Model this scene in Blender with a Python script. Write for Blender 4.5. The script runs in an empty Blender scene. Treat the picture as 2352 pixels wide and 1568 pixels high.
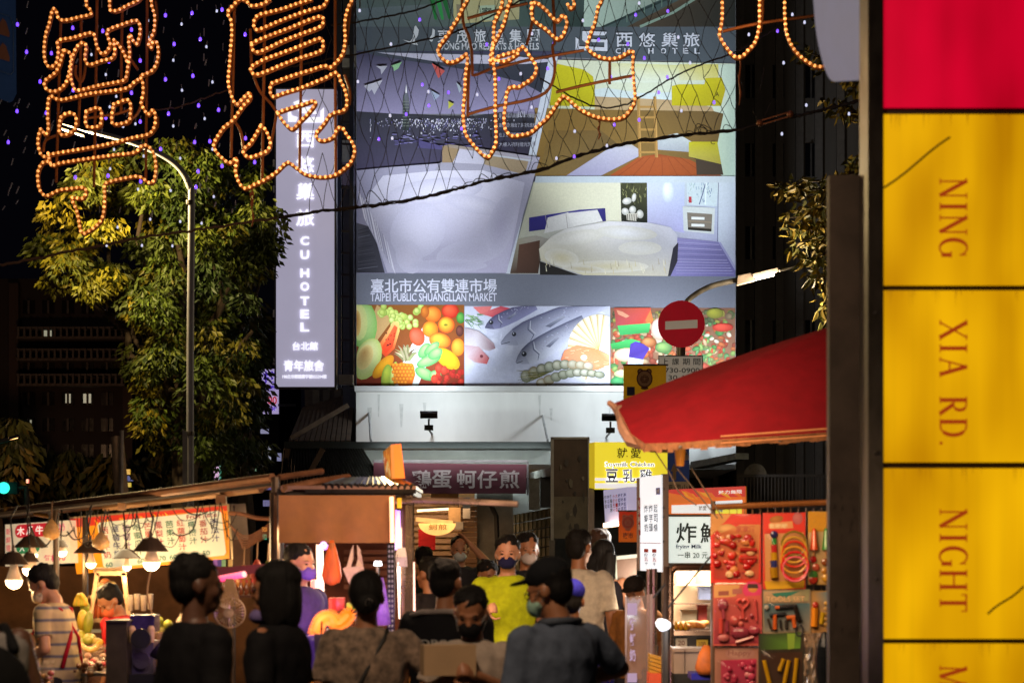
import bpy, math, random
import numpy as np
from mathutils import Vector, Matrix, noise as mnoise
C = bpy.context
SC = C.scene
COL = SC.collection
PI = math.pi
F = 85.0 / 36.0 * 2352.0      # focal length measured in reference pixels
CX, HY, CH = 1176.0, 1265.0, 1.62
rng = random.Random(7)

def P(px, py, d):
    return Vector(((px - CX) / F * d, d, CH + (HY - py) / F * d))
def U(px, d):
    return px / F * d
def PX(px, d):
    return (px - CX) / F * d
def PZ(py, d):
    return CH + (HY - py) / F * d
def lin(c):
    if isinstance(c, str):
        c = c.lstrip('#'); c = [int(c[i:i+2], 16) for i in (0, 2, 4)]
    r = []
    for x in c:
        x = x / 255.0
        r.append(x / 12.92 if x <= 0.04045 else ((x + 0.055) / 1.055) ** 2.4)
    return tuple(r)
def mixc(a, b, t):
    return tuple(a[i] * (1 - t) + b[i] * t for i in range(3))

MATS = {}
def M(name, col=(0.5, 0.5, 0.5), rough=0.6, metal=0.0, emit=0.0, var=0.25, bump=0.0, scale=6.0, vcol=False,
      ecol=None, trans=0.0, alpha=1.0, coat=0.0, stretch=None, esample='AUTO', spec=0.5, sheen=0.0, mul=1.0):
    if name in MATS:
        return MATS[name]
    if isinstance(col, str):
        col = lin(col)
    m = bpy.data.materials.new(name); m.use_nodes = True
    nt = m.node_tree; nt.nodes.clear(); N = nt.nodes; L = nt.links
    out = N.new('ShaderNodeOutputMaterial'); b = N.new('ShaderNodeBsdfPrincipled')
    L.new(b.outputs[0], out.inputs[0])
    tc = N.new('ShaderNodeTexCoord'); mp = N.new('ShaderNodeMapping')
    L.new(tc.outputs['Object'], mp.inputs[0])
    if stretch: mp.inputs['Scale'].default_value = stretch
    nz = N.new('ShaderNodeTexNoise'); nz.inputs['Scale'].default_value = scale
    nz.inputs['Detail'].default_value = 5.0; nz.inputs['Roughness'].default_value = 0.6
    L.new(mp.outputs[0], nz.inputs['Vector'])
    rmp = N.new('ShaderNodeMapRange')
    rmp.inputs['From Min'].default_value = 0.3; rmp.inputs['From Max'].default_value = 0.7
    rmp.inputs['To Min'].default_value = 1.0 - var; rmp.inputs['To Max'].default_value = 1.0 + var * 0.5
    L.new(nz.outputs['Fac'], rmp.inputs['Value'])
    mx = N.new('ShaderNodeVectorMath'); mx.operation = 'SCALE'
    if vcol:
        at = N.new('ShaderNodeAttribute'); at.attribute_name = 'Col'
        L.new(at.outputs['Color'], mx.inputs[0])
        if mul != 1.0:
            m2 = N.new('ShaderNodeMath'); m2.operation = 'MULTIPLY'; m2.inputs[1].default_value = mul
            L.new(rmp.outputs[0], m2.inputs[0]); L.new(m2.outputs[0], mx.inputs['Scale'])
        else:
            L.new(rmp.outputs[0], mx.inputs['Scale'])
    else:
        mx.inputs[0].default_value = col
        L.new(rmp.outputs[0], mx.inputs['Scale'])
    L.new(mx.outputs[0], b.inputs['Base Color'])
    rr = N.new('ShaderNodeMapRange')
    rr.inputs['To Min'].default_value = max(0.02, rough - 0.12); rr.inputs['To Max'].default_value = min(1, rough + 0.12)
    L.new(nz.outputs['Fac'], rr.inputs['Value']); L.new(rr.outputs[0], b.inputs['Roughness'])
    b.inputs['Metallic'].default_value = metal
    b.inputs['Specular IOR Level'].default_value = spec
    b.inputs['Coat Weight'].default_value = coat
    b.inputs['Transmission Weight'].default_value = trans
    b.inputs['Alpha'].default_value = alpha
    b.inputs['Sheen Weight'].default_value = sheen
    if emit > 0:
        if ecol is not None:
            b.inputs['Emission Color'].default_value = (*lin(ecol), 1) if isinstance(ecol, str) else (*ecol, 1)
        else:
            L.new(mx.outputs[0], b.inputs['Emission Color'])
        b.inputs['Emission Strength'].default_value = emit
        m.cycles.emission_sampling = esample
    if bump > 0:
        bp = N.new('ShaderNodeBump'); bp.inputs['Strength'].default_value = bump; bp.inputs['Distance'].default_value = 0.02
        L.new(nz.outputs['Fac'], bp.inputs['Height']); L.new(bp.outputs[0], b.inputs['Normal'])
    MATS[name] = m
    return m

ROOT = {}
class MB:
    def __init__(s):
        s.v = []; s.f = []; s.c = []
    def add(s, vs, fs, col=(0.5, 0.5, 0.5)):
        o = len(s.v)
        s.v.extend([tuple(v) for v in vs])
        s.f.extend([tuple(i + o for i in f) for f in fs])
        if isinstance(col, list): s.c.extend(col)
        else: s.c.extend([col] * len(vs))
        return s
    def quad(s, a, b, c, d, col=(0.5, 0.5, 0.5)):
        return s.add([a, b, c, d], [(0, 1, 2, 3)], col)
    def poly(s, pts, col=(0.5, 0.5, 0.5)):
        return s.add(pts, [tuple(range(len(pts)))], col)
    def box(s, c, size, rot=None, col=(0.5, 0.5, 0.5), taper=1.0):
        x, y, z = size[0] / 2, size[1] / 2, size[2] / 2
        vs = [Vector((i * x * (taper if k > 0 else 1), j * y * (taper if k > 0 else 1), k * z)) for k in (-1, 1) for j in (-1, 1) for i in (-1, 1)]
        if rot is not None: vs = [rot @ v for v in vs]
        c = Vector(c)
        return s.add([v + c for v in vs], [(0, 2, 3, 1), (4, 5, 7, 6), (0, 1, 5, 4), (2, 6, 7, 3), (0, 4, 6, 2), (1, 3, 7, 5)], col)
    def bar(s, a, b, w, h=None, col=(0.5, 0.5, 0.5), up=Vector((0, 0, 1))):
        a = Vector(a); b = Vector(b); h = h or w
        d = b - a; L = d.length
        if L < 1e-6: return s
        z = d.normalized()
        x = up.cross(z)
        if x.length < 1e-3: x = Vector((1, 0, 0)).cross(z)
        x.normalize(); y = z.cross(x)
        R = Matrix((x, y, z)).transposed()
        return s.box((a + b) / 2, (w, h, L), R, col)
    def tube(s, pts, r, seg=6, col=(0.5, 0.5, 0.5), closed=False, cap=True):
        pts = [Vector(p) for p in pts]; n = len(pts)
        if n < 2: return s
        rs = r if isinstance(r, (list, tuple)) else [r] * n
        vs = []; prev = None
        for i, p in enumerate(pts):
            if closed: t = pts[(i + 1) % n] - pts[i - 1]
            else: t = pts[min(i + 1, n - 1)] - pts[max(i - 1, 0)]
            if t.length < 1e-9: t = Vector((0, 0, 1))
            t.normalize()
            if prev is None:
                x = t.orthogonal().normalized()
            else:
                x = prev - t * prev.dot(t)
                if x.length < 1e-6: x = t.orthogonal()
                x.normalize()
            prev = x; y = t.cross(x)
            for k in range(seg):
                a = 2 * PI * k / seg
                vs.append(p + (x * math.cos(a) + y * math.sin(a)) * rs[i])
        fs = []
        m = n if closed else n - 1
        for i in range(m):
            j = (i + 1) % n
            for k in range(seg):
                k2 = (k + 1) % seg
                fs.append((i * seg + k, i * seg + k2, j * seg + k2, j * seg + k))
        if cap and not closed:
            fs.append(tuple(range(seg - 1, -1, -1))); fs.append(tuple((n - 1) * seg + k for k in range(seg)))
        return s.add(vs, fs, col)
    def lathe(s, c, prof, seg=20, R=None, col=(0.5, 0.5, 0.5), sx=1, sy=1):
        c = Vector(c); vs = []; cols = []
        for p in prof:
            r, z = p[0], p[1]
            for k in range(seg):
                a = 2 * PI * k / seg
                v = Vector((r * math.cos(a) * sx, r * math.sin(a) * sy, z))
                if R is not None: v = R @ v
                vs.append(v + c); cols.append(p[2] if len(p) > 2 else col)
        fs = []
        for i in range(len(prof) - 1):
            for k in range(seg):
                k2 = (k + 1) % seg
                fs.append((i * seg + k, i * seg + k2, (i + 1) * seg + k2, (i + 1) * seg + k))
        fs.append(tuple(range(seg - 1, -1, -1))); n = len(prof)
        fs.append(tuple((n - 1) * seg + k for k in range(seg)))
        return s.add(vs, fs, cols)
    def ell(s, c, r, R=None, seg=14, rings=9, col=(0.5, 0.5, 0.5)):
        if not isinstance(r, (tuple, list)): r = (r, r, r)
        prof = []
        c = Vector(c); vs = []; fs = []
        for i in range(rings + 1):
            t = PI * i / rings
            if i in (0, rings):
                v = Vector((0, 0, -r[2] * math.cos(t)))
                vs.append((R @ v if R is not None else v) + c); continue
            for k in range(seg):
                a = 2 * PI * k / seg
                v = Vector((r[0] * math.sin(t) * math.cos(a), r[1] * math.sin(t) * math.sin(a), -r[2] * math.cos(t)))
                vs.append((R @ v if R is not None else v) + c)
        for k in range(seg): fs.append((0, 1 + (k + 1) % seg, 1 + k))
        for i in range(rings - 2):
            a = 1 + i * seg; b = a + seg
            for k in range(seg):
                k2 = (k + 1) % seg
                fs.append((a + k, a + k2, b + k2, b + k))
        a = 1 + (rings - 2) * seg; e = len(vs) - 1
        for k in range(seg): fs.append((a + k, a + (k + 1) % seg, e))
        return s.add(vs, fs, col)
    def loft(s, rings, col=(0.5, 0.5, 0.5)):
        n = len(rings[0]); vs = [v for r in rings for v in r]; fs = []
        for i in range(len(rings) - 1):
            for k in range(n):
                k2 = (k + 1) % n
                fs.append((i * n + k, i * n + k2, (i + 1) * n + k2, (i + 1) * n + k))
        fs.append(tuple(range(n - 1, -1, -1))); fs.append(tuple((len(rings) - 1) * n + k for k in range(n)))
        return s.add(vs, fs, col)
    def prism(s, front, back, col=(0.5, 0.5, 0.5)):
        n = len(front)
        fs = [tuple(range(n)), tuple(range(2 * n - 1, n - 1, -1))]
        for k in range(n):
            k2 = (k + 1) % n
            fs.append((k, n + k, n + k2, k2))
        return s.add(list(front) + list(back), fs, col)
    def text(s, mp, txt, u0, v0, u1, v1, col=(1, 1, 1), bold=0.0, off=0.01, rot=0):
        """writing fitted into the box u0..u1, v0..v1 of a surface mp(u, v, off)"""
        g = glyphs(txt, bold)
        if g is None: return s
        vs, fs = g; out = []
        for (a, b) in vs:
            if rot == 90: a, b = 1 - b, a       # reads from top to bottom
            out.append(mp(u0 + a * (u1 - u0), v1 + b * (v0 - v1), off) if rot == 0 else mp(u0 + (1 - a) * (u1 - u0), v0 + b * (v1 - v0), off))
        return s.add(out, fs, col)
    def build(s, name, mat, parent=None, smooth=False, label=None):
        me = bpy.data.meshes.new(name)
        vs = s.v
        if parent is not None:
            l = ROOT[parent.name]
        else:
            a = np.array(vs); l = Vector(((a[:, 0].min() + a[:, 0].max()) / 2, (a[:, 1].min() + a[:, 1].max()) / 2, a[:, 2].min()))
        vs = [(v[0] - l[0], v[1] - l[1], v[2] - l[2]) for v in vs]
        me.from_pydata(vs, [], s.f)
        at = me.color_attributes.new('Col', 'FLOAT_COLOR', 'POINT')
        arr = np.ones((len(vs), 4), dtype=np.float32); arr[:, :3] = np.array([c[:3] for c in s.c], dtype=np.float32)
        at.data.foreach_set('color', arr.ravel())
        if smooth: me.polygons.foreach_set('use_smooth', [True] * len(me.polygons))
        me.validate()
        me.materials.append(mat)
        o = bpy.data.objects.new(name, me); COL.objects.link(o)
        ROOT[o.name] = l
        if parent is not None: o.parent = parent
        else: o.location = l
        if label: o['label'] = label
        return o

GLY = {}
def glyphs(txt, bold=0.0):
    k = (txt, round(bold, 4))
    if k in GLY: return GLY[k]
    cu = bpy.data.curves.new('glyph', 'FONT'); cu.body = txt; cu.size = 1; cu.offset = bold; cu.resolution_u = 3
    o = bpy.data.objects.new('glyph', cu); COL.objects.link(o)
    dg = C.evaluated_depsgraph_get(); dg.update()
    me = bpy.data.meshes.new_from_object(o.evaluated_get(dg))
    n = len(me.vertices)
    r = None
    if n:
        a = np.zeros(n * 3); me.vertices.foreach_get('co', a); a = a.reshape(-1, 3)[:, :2]
        mn, mx = a.min(0), a.max(0); a = (a - mn) / np.maximum(mx - mn, 1e-6)
        r = ([tuple(x) for x in a], [tuple(p.vertices) for p in me.polygons])
    bpy.data.objects.remove(o); bpy.data.curves.remove(cu); bpy.data.meshes.remove(me)
    GLY[k] = r
    return r

def tag(o, label=None, cat=None, group=None, kind=None):
    if label: o['label'] = label
    if cat: o['category'] = cat
    if group: o['group'] = group
    if kind: o['kind'] = kind
    return o
def thing(name, label, cat, loc=(0, 0, 0), group=None):
    o = bpy.data.objects.new(name, None); COL.objects.link(o)
    o.location = loc; o.empty_display_size = 0.2
    ROOT[o.name] = Vector(loc)
    return tag(o, label, cat, group)
def copy_part(src, parent, loc):
    c = src.copy(); COL.objects.link(c); c.parent = parent; c.location = loc
    return c
def copy_tree(o, loc, label=None):
    c = o.copy(); COL.objects.link(c); c.location = loc
    if label: c['label'] = label
    for ch in o.children:
        d = ch.copy(); COL.objects.link(d); d.parent = c
        for g in ch.children:
            e = g.copy(); COL.objects.link(e); e.parent = d
    return c
def lamp(name, kind, loc, energy, col, size=0.1, target=None, spread=None, spot=None, blend=0.5, sy=None):
    l = bpy.data.lights.new(name, kind); l.energy = energy; l.color = col
    if kind == 'AREA':
        l.size = size
        if sy: l.shape = 'RECTANGLE'; l.size_y = sy
        if spread: l.spread = spread
    else:
        l.shadow_soft_size = size
    if kind == 'SPOT':
        l.spot_size = spot; l.spot_blend = blend
    o = bpy.data.objects.new(name, l); COL.objects.link(o); o.location = loc
    o['kind'] = 'helper'
    if target is not None:
        d = Vector(target) - Vector(loc); o.rotation_euler = d.to_track_quat('-Z', 'Y').to_euler()
    return o

class Quad:
    """a flat panel given by its four corners (x, y, depth): top-left, top-right, bottom-right, bottom-left"""
    def __init__(s, tl, tr, br, bl):
        s.c = [P(*tl), P(*tr), P(*br), P(*bl)]
        s.n = (s.c[3] - s.c[0]).cross(s.c[1] - s.c[0]).normalized()
        if s.n.y > 0: s.n = -s.n
    def __call__(s, u, v, off=0.0):
        a = s.c[0].lerp(s.c[1], u); b = s.c[3].lerp(s.c[2], u)
        return a.lerp(b, v) + s.n * off
def rect(x0, y0, x1, y1, d):
    return Quad((x0, y0, d), (x1, y0, d), (x1, y1, d), (x0, y1, d))
def slab(mb, q, t, col=(0.5, 0.5, 0.5), u0=0, v0=0, u1=1, v1=1, off=0.0):
    f = [q(u0, v0, off), q(u0, v1, off), q(u1, v1, off), q(u1, v0, off)]
    b = [q(u0, v0, off - t), q(u0, v1, off - t), q(u1, v1, off - t), q(u1, v0, off - t)]
    return mb.prism(f, b, col)

class Print:
    """a printed picture laid on a flat panel: every patch sits a hair above the one before"""
    def __init__(s, d, off=0.004, step=0.00003, mul=1.0):
        s.m = MB(); s.d = d; s.o = off; s.st = step; s.mul = mul; s.clip = None
    def k(s, c):
        c = lin(c) if (isinstance(c, str) or max(c) > 1.0) else c
        return tuple(min(0.85, x * s.mul) for x in c)
    def w(s, p):
        if s.clip: p = (min(max(p[0], s.clip[0]), s.clip[2]), min(max(p[1], s.clip[1]), s.clip[3]))
        return P(p[0], p[1], s.d) + Vector((0, -s.o, 0))
    def poly(s, pts, col):
        s.o += s.st
        cols = [s.k(c) for c in col] if isinstance(col, list) else s.k(col)
        s.m.add([s.w(p) for p in pts], [tuple(range(len(pts)))], cols)
    def grad(s, x0, y0, x1, y1, top, bot, n=6):
        s.o += s.st; a, b = s.k(top), s.k(bot)
        for i in range(n):
            ya, yb = y0 + (y1 - y0) * i / n, y0 + (y1 - y0) * (i + 1) / n
            ca, cb = mixc(a, b, i / n), mixc(a, b, (i + 1) / n)
            s.m.add([s.w((x0, ya)), s.w((x0, yb)), s.w((x1, yb)), s.w((x1, ya))], [(0, 1, 2, 3)], [ca, cb, cb, ca])
    def ell(s, cx, cy, rx, ry, rot=0, c0='ffffff', c1='808080', hx=-0.3, hy=-0.35, seg=18):
        s.o += s.st; a, b = s.k(c0), s.k(c1)
        cr, sr = math.cos(math.radians(rot)), math.sin(math.radians(rot))
        vs = []; cols = []; fs = []
        rings = (0.0, 0.35, 0.75, 1.0)
        for q, t in enumerate(rings):
            for k in range(seg):
                an = 2 * PI * k / seg
                ex = hx * (1 - t) + math.cos(an) * t; ey = hy * (1 - t) + math.sin(an) * t
                ex *= rx; ey *= ry
                vs.append(s.w((cx + ex * cr - ey * sr, cy + ex * sr + ey * cr))); cols.append(mixc(a, b, t ** 1.3))
                if q:
                    k2 = (k + 1) % seg
                    fs.append(((q - 1) * seg + k, (q - 1) * seg + k2, q * seg + k2, q * seg + k))
        s.m.add(vs, fs, cols)
    def line(s, pts, w, col):
        s.o += s.st; col = s.k(col)
        ws = w if isinstance(w, list) else [w] * len(pts)
        L = []; R = []
        for i, p in enumerate(pts):
            a = pts[max(i - 1, 0)]; b = pts[min(i + 1, len(pts) - 1)]
            dx, dy = b[0] - a[0], b[1] - a[1]; l = math.hypot(dx, dy) or 1
            nx, ny = -dy / l * ws[i] / 2, dx / l * ws[i] / 2
            L.append(s.w((p[0] + nx, p[1] + ny))); R.append(s.w((p[0] - nx, p[1] - ny)))
        n = len(pts)
        s.m.add(L + R, [(i, i + 1, n + i + 1, n + i) for i in range(n - 1)], col)
    def text(s, t, x0, y0, x1, y1, col, bold=0.0):
        s.o += s.st
        s.m.text(lambda u, v, o: s.w((u, v)), t, x0, y0, x1, y1, s.k(col), bold)

def smooth_path(pts, n=4, closed=False):
    """Catmull-Rom through 2-D or 3-D points"""
    out = []; N_ = len(pts)
    for i in range(N_ if closed else N_ - 1):
        p0 = pts[(i - 1) % N_ if closed else max(i - 1, 0)]; p1 = pts[i]
        p2 = pts[(i + 1) % N_]; p3 = pts[(i + 2) % N_ if closed else min(i + 2, N_ - 1)]
        for k in range(n):
            t = k / n; t2 = t * t; t3 = t2 * t
            out.append(tuple(0.5 * (2 * b + (c - a) * t + (2 * a - 5 * b + 4 * c - d) * t2 + (3 * b - a - 3 * c + d) * t3)
                             for a, b, c, d in zip(p0, p1, p2, p3)))
    if not closed: out.append(tuple(pts[-1]))
    return out
def resample(pts, step):
    pts = [Vector(p) for p in pts]; out = []; s_ = 0.0; nxt = 0.0
    for a, b in zip(pts[:-1], pts[1:]):
        L = (b - a).length
        while nxt <= s_ + L and L > 0:
            out.append(a.lerp(b, (nxt - s_) / L)); nxt += step
        s_ += L
    return out

BLACKM = M('black_painted_metal', '1c1c1e', 0.5, 0.3, var=0.3)
STEEL = M('stainless_steel', '8d8782', 0.32, 0.9, var=0.25, scale=3)
DULLSTEEL = M('dull_steel_tube', '6f6a66', 0.5, 0.7, var=0.4, scale=5)
GALV = M('galvanised_pole', 'a2a2aa', 0.6, 0.1, var=0.3, scale=2)
WIREM = M('black_cable', '120f10', 0.7, 0, var=0.3)
PRINTM = M('printed_vinyl', vcol=True, rough=0.75, var=0.10, scale=30, spec=0.2)
VC = M('painted_surface', vcol=True, rough=0.6, var=0.2, scale=8)
VCGLOSS = M('glossy_surface', vcol=True, rough=0.25, var=0.15, scale=8, coat=0.4)
cam = bpy.data.cameras.new('camera'); cam.lens = 85; cam.sensor_width = 36; cam.sensor_fit = 'HORIZONTAL'
cam.shift_y = (HY - 784.0) / 2352.0
cam.clip_start = 0.1; cam.clip_end = 2000
cam.dof.use_dof = True; cam.dof.focus_distance = 44.0; cam.dof.aperture_fstop = 5.0; cam.dof.aperture_blades = 9
co = bpy.data.objects.new('camera', cam); COL.objects.link(co)
co.location = (0, 0, CH); co.rotation_euler = (PI / 2, 0, 0)
SC.camera = co
w = bpy.data.worlds.new('World'); SC.world = w; w.use_nodes = True
nt = w.node_tree; bg = nt.nodes['Background']
sky = nt.nodes.new('ShaderNodeTexSky'); sky.sky_type = 'NISHITA'; sky.sun_disc = False
sky.sun_elevation = math.radians(-9); sky.sun_rotation = math.radians(200)
add = nt.nodes.new('ShaderNodeVectorMath'); add.operation = 'ADD'; add.inputs[1].default_value = (0.012, 0.011, 0.022)
nt.links.new(sky.outputs[0], add.inputs[0]); nt.links.new(add.outputs[0], bg.inputs['Color']); bg.inputs['Strength'].default_value = 0.08
SC.view_settings.view_transform = 'Standard'; SC.view_settings.look = 'None'
SC.view_settings.exposure = 0; SC.view_settings.gamma = 1; SC.view_settings.use_curve_mapping = False
cy = SC.cycles
cy.use_denoising = True
try: cy.denoiser = 'OPENIMAGEDENOISE'
except Exception: pass
cy.max_bounces = 5; cy.diffuse_bounces = 3; cy.glossy_bounces = 3; cy.transmission_bounces = 5; cy.transparent_max_bounces = 8
cy.sample_clamp_indirect = 4.0; cy.caustics_reflective = False; cy.caustics_refractive = False
cy.use_light_tree = True
SC.render.use_persistent_data = False
SC.cycles.pixel_filter_type = 'BLACKMAN_HARRIS'

lift_sun = bpy.data.lights.new('lift_sun', 'SUN'); lift_sun.energy = .07; lift_sun.angle = math.radians(20); lift_sun.color = (1, .86, .74)  # soft warm fill sun, added to lift the darkest tones
mo_ = bpy.data.objects.new('lift_sun', lift_sun); COL.objects.link(mo_); mo_.rotation_euler = (math.radians(52), 0, math.radians(-14)); mo_['kind'] = 'helper'
g = MB(); g.quad((-300, -40, 0), (300, -40, 0), (300, 500, 0), (-300, 500, 0))
tag(g.build('ground', M('asphalt', '3a3a3c', 0.75, var=0.35, bump=0.3, scale=40)), kind='structure')
g = MB(); g.box((-9.2, 75, 0.07), (7, 90, 0.14))
tag(g.build('pavement', M('paving_concrete', '6a6762', 0.8, var=0.3, bump=0.2, scale=12)), kind='structure')
DB = 58.0
WALLM = M('white_painted_wall', 'c9cbc8', 0.8, var=0.12, bump=0.1, scale=1.2, stretch=(1, 1, 0.35))
bld = thing('market_building', 'pale market building behind the giant billboard, lit white below it', 'building', (PX(1254, DB), DB + 6, 0))
m = MB(); x0, x1 = PX(818, DB), PX(1690, DB)
zb = PZ(1078, DB); m.box(((x0 + x1) / 2, DB + 6, (18 + zb) / 2), (x1 - x0, 12, 18 - zb))
m.build('wall', WALLM, bld)
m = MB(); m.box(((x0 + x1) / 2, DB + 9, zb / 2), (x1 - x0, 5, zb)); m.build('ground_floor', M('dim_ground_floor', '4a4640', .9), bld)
m = MB(); a = PZ(888, DB); m.box(((x0 + x1) / 2, DB - 0.22, a - 0.07), (x1 - x0 + 0.02, 0.44, 0.12))
m.build('ledge', WALLM, bld)
m = MB(); rr = random.Random(3)
for i in range(9):
    px = rr.uniform(830, 1440); yy = rr.uniform(905, 940); L = rr.uniform(8, 60)
    p = P(px, yy, DB - 0.004); q = P(px + rr.uniform(-1, 1), yy + L, DB - 0.004); wd = rr.uniform(0.02, 0.06)
    m.add([p + Vector((-wd, 0, 0)), p + Vector((wd, 0, 0)), q + Vector((wd * .4, 0, 0)), q + Vector((-wd * .4, 0, 0))], [(0, 1, 2, 3)], lin('b4b7b4'))
o = m.build('stain', VC, bld); o['kind'] = 'stuff'
m = MB()
for y0, y1, c in ((104, 155, 'b7c0bd'), (160, 318, '47443f'), (322, 372, 'bac2bd'), (372, 425, '8a85a0')):
    q = rect(786, y0, 817, y1, DB + 0.3); slab(m, q, 0.2, lin(c))
m.build('side_window', VC, bld)
m = MB(); m.box((PX(802, DB + 1), DB + 7, 9), (PX(818, DB) - PX(786, DB) - .03, 12, 18)); m.build('return_wall', M('grey_render', '4c4d54', 0.8), bld)

bb = thing('billboard', 'huge printed billboard of a hotel and a market with room, fruit and fish photos', 'billboard', (PX(1254, DB), DB, PZ(888, DB)))
DP = DB - 0.24
m = MB(); slab(m, rect(818, -90, 1690, 886, DP), 0.2, lin('6a6c72')); m.build('panel', VC, bb)
p = Print(DP)
p.poly([(819, 60), (1689, 60), (1689, 146), (819, 116)], '454d54')
p.m.build('title_band', PRINTM, bb)
p = Print(DP)
p.poly([(819, 625), (1689, 634), (1689, 711), (819, 699)], '636672')
p.m.build('title_band', PRINTM, bb)
p = Print(DP, 0.010)
WT = 'c9cbdc'
for ch, x in zip('東茂旅館集團', (1019, 1061, 1102, 1143, 1184, 1225)):
    p.text(ch, x - 14, 68, x + 14, 99, 'b7bcc4', 0.012)
p.text('DONG MAO RESORTS & HOTELS', 1008, 99, 1238, 115, 'aeb3bb', 0.02)
for ch, x in zip('西悠巢旅', (1434, 1486, 1538, 1588)): p.text(ch, x - 19, 76, x + 19, 108, 'b7bcc8', 0.01)
for ch, x in zip('CUHOTEL', (1420, 1440, 1495, 1524, 1550, 1575, 1601)): p.text(ch, x - 6, 111, x + 6, 124, 'b7bcc8', 0.02)
p.poly([(1338, 72), (1394, 74), (1390, 82), (1352, 82), (1350, 90), (1390, 92), (1392, 98), (1342, 97), (1337, 92)], 'b7bcc8')
p.poly([(1322, 86), (1330, 92), (1330, 107), (1388, 109), (1388, 95), (1395, 88), (1395, 118), (1322, 116)], 'b7bcc8')
p.poly([(925, 92), (942, 96), (948, 88), (952, 62), (955, 59), (962, 70), (960, 82), (953, 93), (958, 100), (960, 105), (950, 103)], 'b2b8be')
p.poly([(984, 92), (992, 80), (994, 66), (999, 70), (998, 86), (992, 97)], 'b2b8be')
p.m.build('lettering', PRINTM, bb)
p = Print(DP, 0.010)
p.text('臺北市公有雙連市場', 852, 640, 1141, 673, WT, 0.012)
p.text('TAIPEI PUBLIC SHUANGLLAN MARKET', 851, 673, 1141, 692, 'bfc0d2', 0.012)
p.m.build('lettering', PRINTM, bb)

p = Print(DP, 0.005)
DV = lambda y: 1272 - (y - 128) * 0.224          # slanted divider
p.grad(819, 118, 1290, 262, '34344a', '8d87a8', 10)
p.poly([(819, 116), (1285, 128), (1262, 225), (1200, 190), (1100, 165), (860, 128)], ['3d4450', '33363f', '2b2f3b', '2b2f3b', '31333f', '3d4450'])
p.poly([(866, 121), (1160, 128), (1290, 140), (1200, 148), (1030, 146)], 'a9a8bb')
p.poly([(819, 256), (900, 261), (1010, 267), (1090, 268), (1150, 258), (1200, 262), (1262, 285), (1262, 420), (819, 420)], ['33343c'] * 6 + ['26252f'] + ['3a3648', '4a4560'])
rr = random.Random(11)
for i in range(420):
    x = min(max(rr.gauss(1000, 75), 850), 1225); y = 272 + abs(rr.gauss(0, 16)); y = min(y, 325)
    c = rr.choice(['c8c8d8', '9c98b8', 'e6e4ee', '77758c', '6a66a0', 'b5b5c8']); h = rr.uniform(1.0, 5)
    p.poly([(x, y), (x + rr.uniform(.8, 2.6), y), (x + 1.5, y + h), (x, y + h)], c)
for i in range(60):
    x = rr.uniform(900, 1100); y = rr.uniform(306, 336)
    p.poly([(x, y), (x + rr.uniform(3, 14), y + .5), (x + rr.uniform(3, 12), y + 2.5), (x, y + 2)], rr.choice(['5a5488', '6f6a9c', '4a4670', '8a86b0']))
p.poly([(960, 322), (1015, 336), (1112, 345), (1112, 352), (960, 340)], '49446e')
p.poly([(924, 300), (926, 226), (930, 216), (933, 194), (936, 216), (939, 226), (940, 300)], ['2c3436', '4b5450', '6a6e78', 'd8d8e8', '6a6e78', '4b5450', '2c3436'])
for i in range(9): p.line([(925, 234 + i * 7), (940, 234 + i * 7)], 1.2, '788078')
p.poly([(931, 214), (933, 194), (935, 214)], 'e8e8f4')
for pts, c in (([(864, 153), (890, 152), (876, 172), (874, 160)], 'a9aab8'), ([(898, 152), (923, 143), (915, 158), (905, 164), (904, 156)], '86b488'),
               ([(992, 146), (1022, 164), (1007, 181)], 'b85450'), ([(836, 198), (879, 184), (860, 218), (854, 206), (848, 212)], 'b4b4c2'),
               ([(988, 207), (1010, 220), (998, 232)], '98a4bc'), ([(1048, 190), (1062, 203), (1058, 210), (1055, 214)], '9eaab4'), ([(1030, 233), (1043, 240), (1037, 245), (1030, 251)], 'b4b448')):
    p.poly(pts, c)
for i, t in enumerate(('臺北市區最高臺北101大樓台北館', '建築設計融合了多項先進科技', '在上層可眺望整個大臺北', '大樓入夜時燈光閃爍', )):
    y = 258 + i * 22
    p.text(t, 1146, y + 3, 1240 - i * 3, y + 13, '9a9aa8')
p.text('101', 1190, 256, 1205, 270, 'b4b4c4')
p.poly([(819, 392), (900, 384), (1008, 376), (1016, 372), (1016, 336), (1032, 332), (1240, 362), (1162, 628), (819, 628)],
       ['8b89a0', '9997ac', '9c9ab0', '8f8d9c', '8a7a66', '857a6c', 'a3a1b4', '9290a8', '83829a'])
p.poly([(1016, 336), (1060, 344), (1040, 374), (1016, 374)], '8c775a')
p.poly([(1056, 342), (1118, 352), (1112, 378), (1040, 374)], 'b3b1c2')
p.poly([(1112, 352), (1215, 366), (1206, 402), (1112, 378)], '98866c')
p.poly([(1110, 352), (1225, 368), (1222, 372), (1110, 356)], 'b4b8c2')
p.poly([(830, 470), (880, 404), (1008, 392), (1110, 392), (1205, 420), (1164, 626), (890, 626), (852, 520)],
       ['b2b0c4', 'c0bed0', 'c6c4d4', 'c4c2d2', 'b4b2c6', 'a9a5be', 'a9a7bc', 'a7a5ba'])
for cx, cy, rx, ry, ro, c in ((1000, 440, 110, 30, -6, 'c6c4d4'), (1090, 470, 70, 20, 12, 'c0becf'), (960, 530, 60, 70, 40, 'bab8cb'), (1080, 580, 80, 30, -10, 'aaa7bd'), (940, 590, 30, 40, -20, 'b9b6ca'), (1150, 520, 30, 70, 14, 'a5a2ba'), (1030, 610, 90, 14, 0, 'a3a1b8')): p.ell(cx, cy, rx, ry, ro, c, 'b2b0c5', 0, 0)
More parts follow.
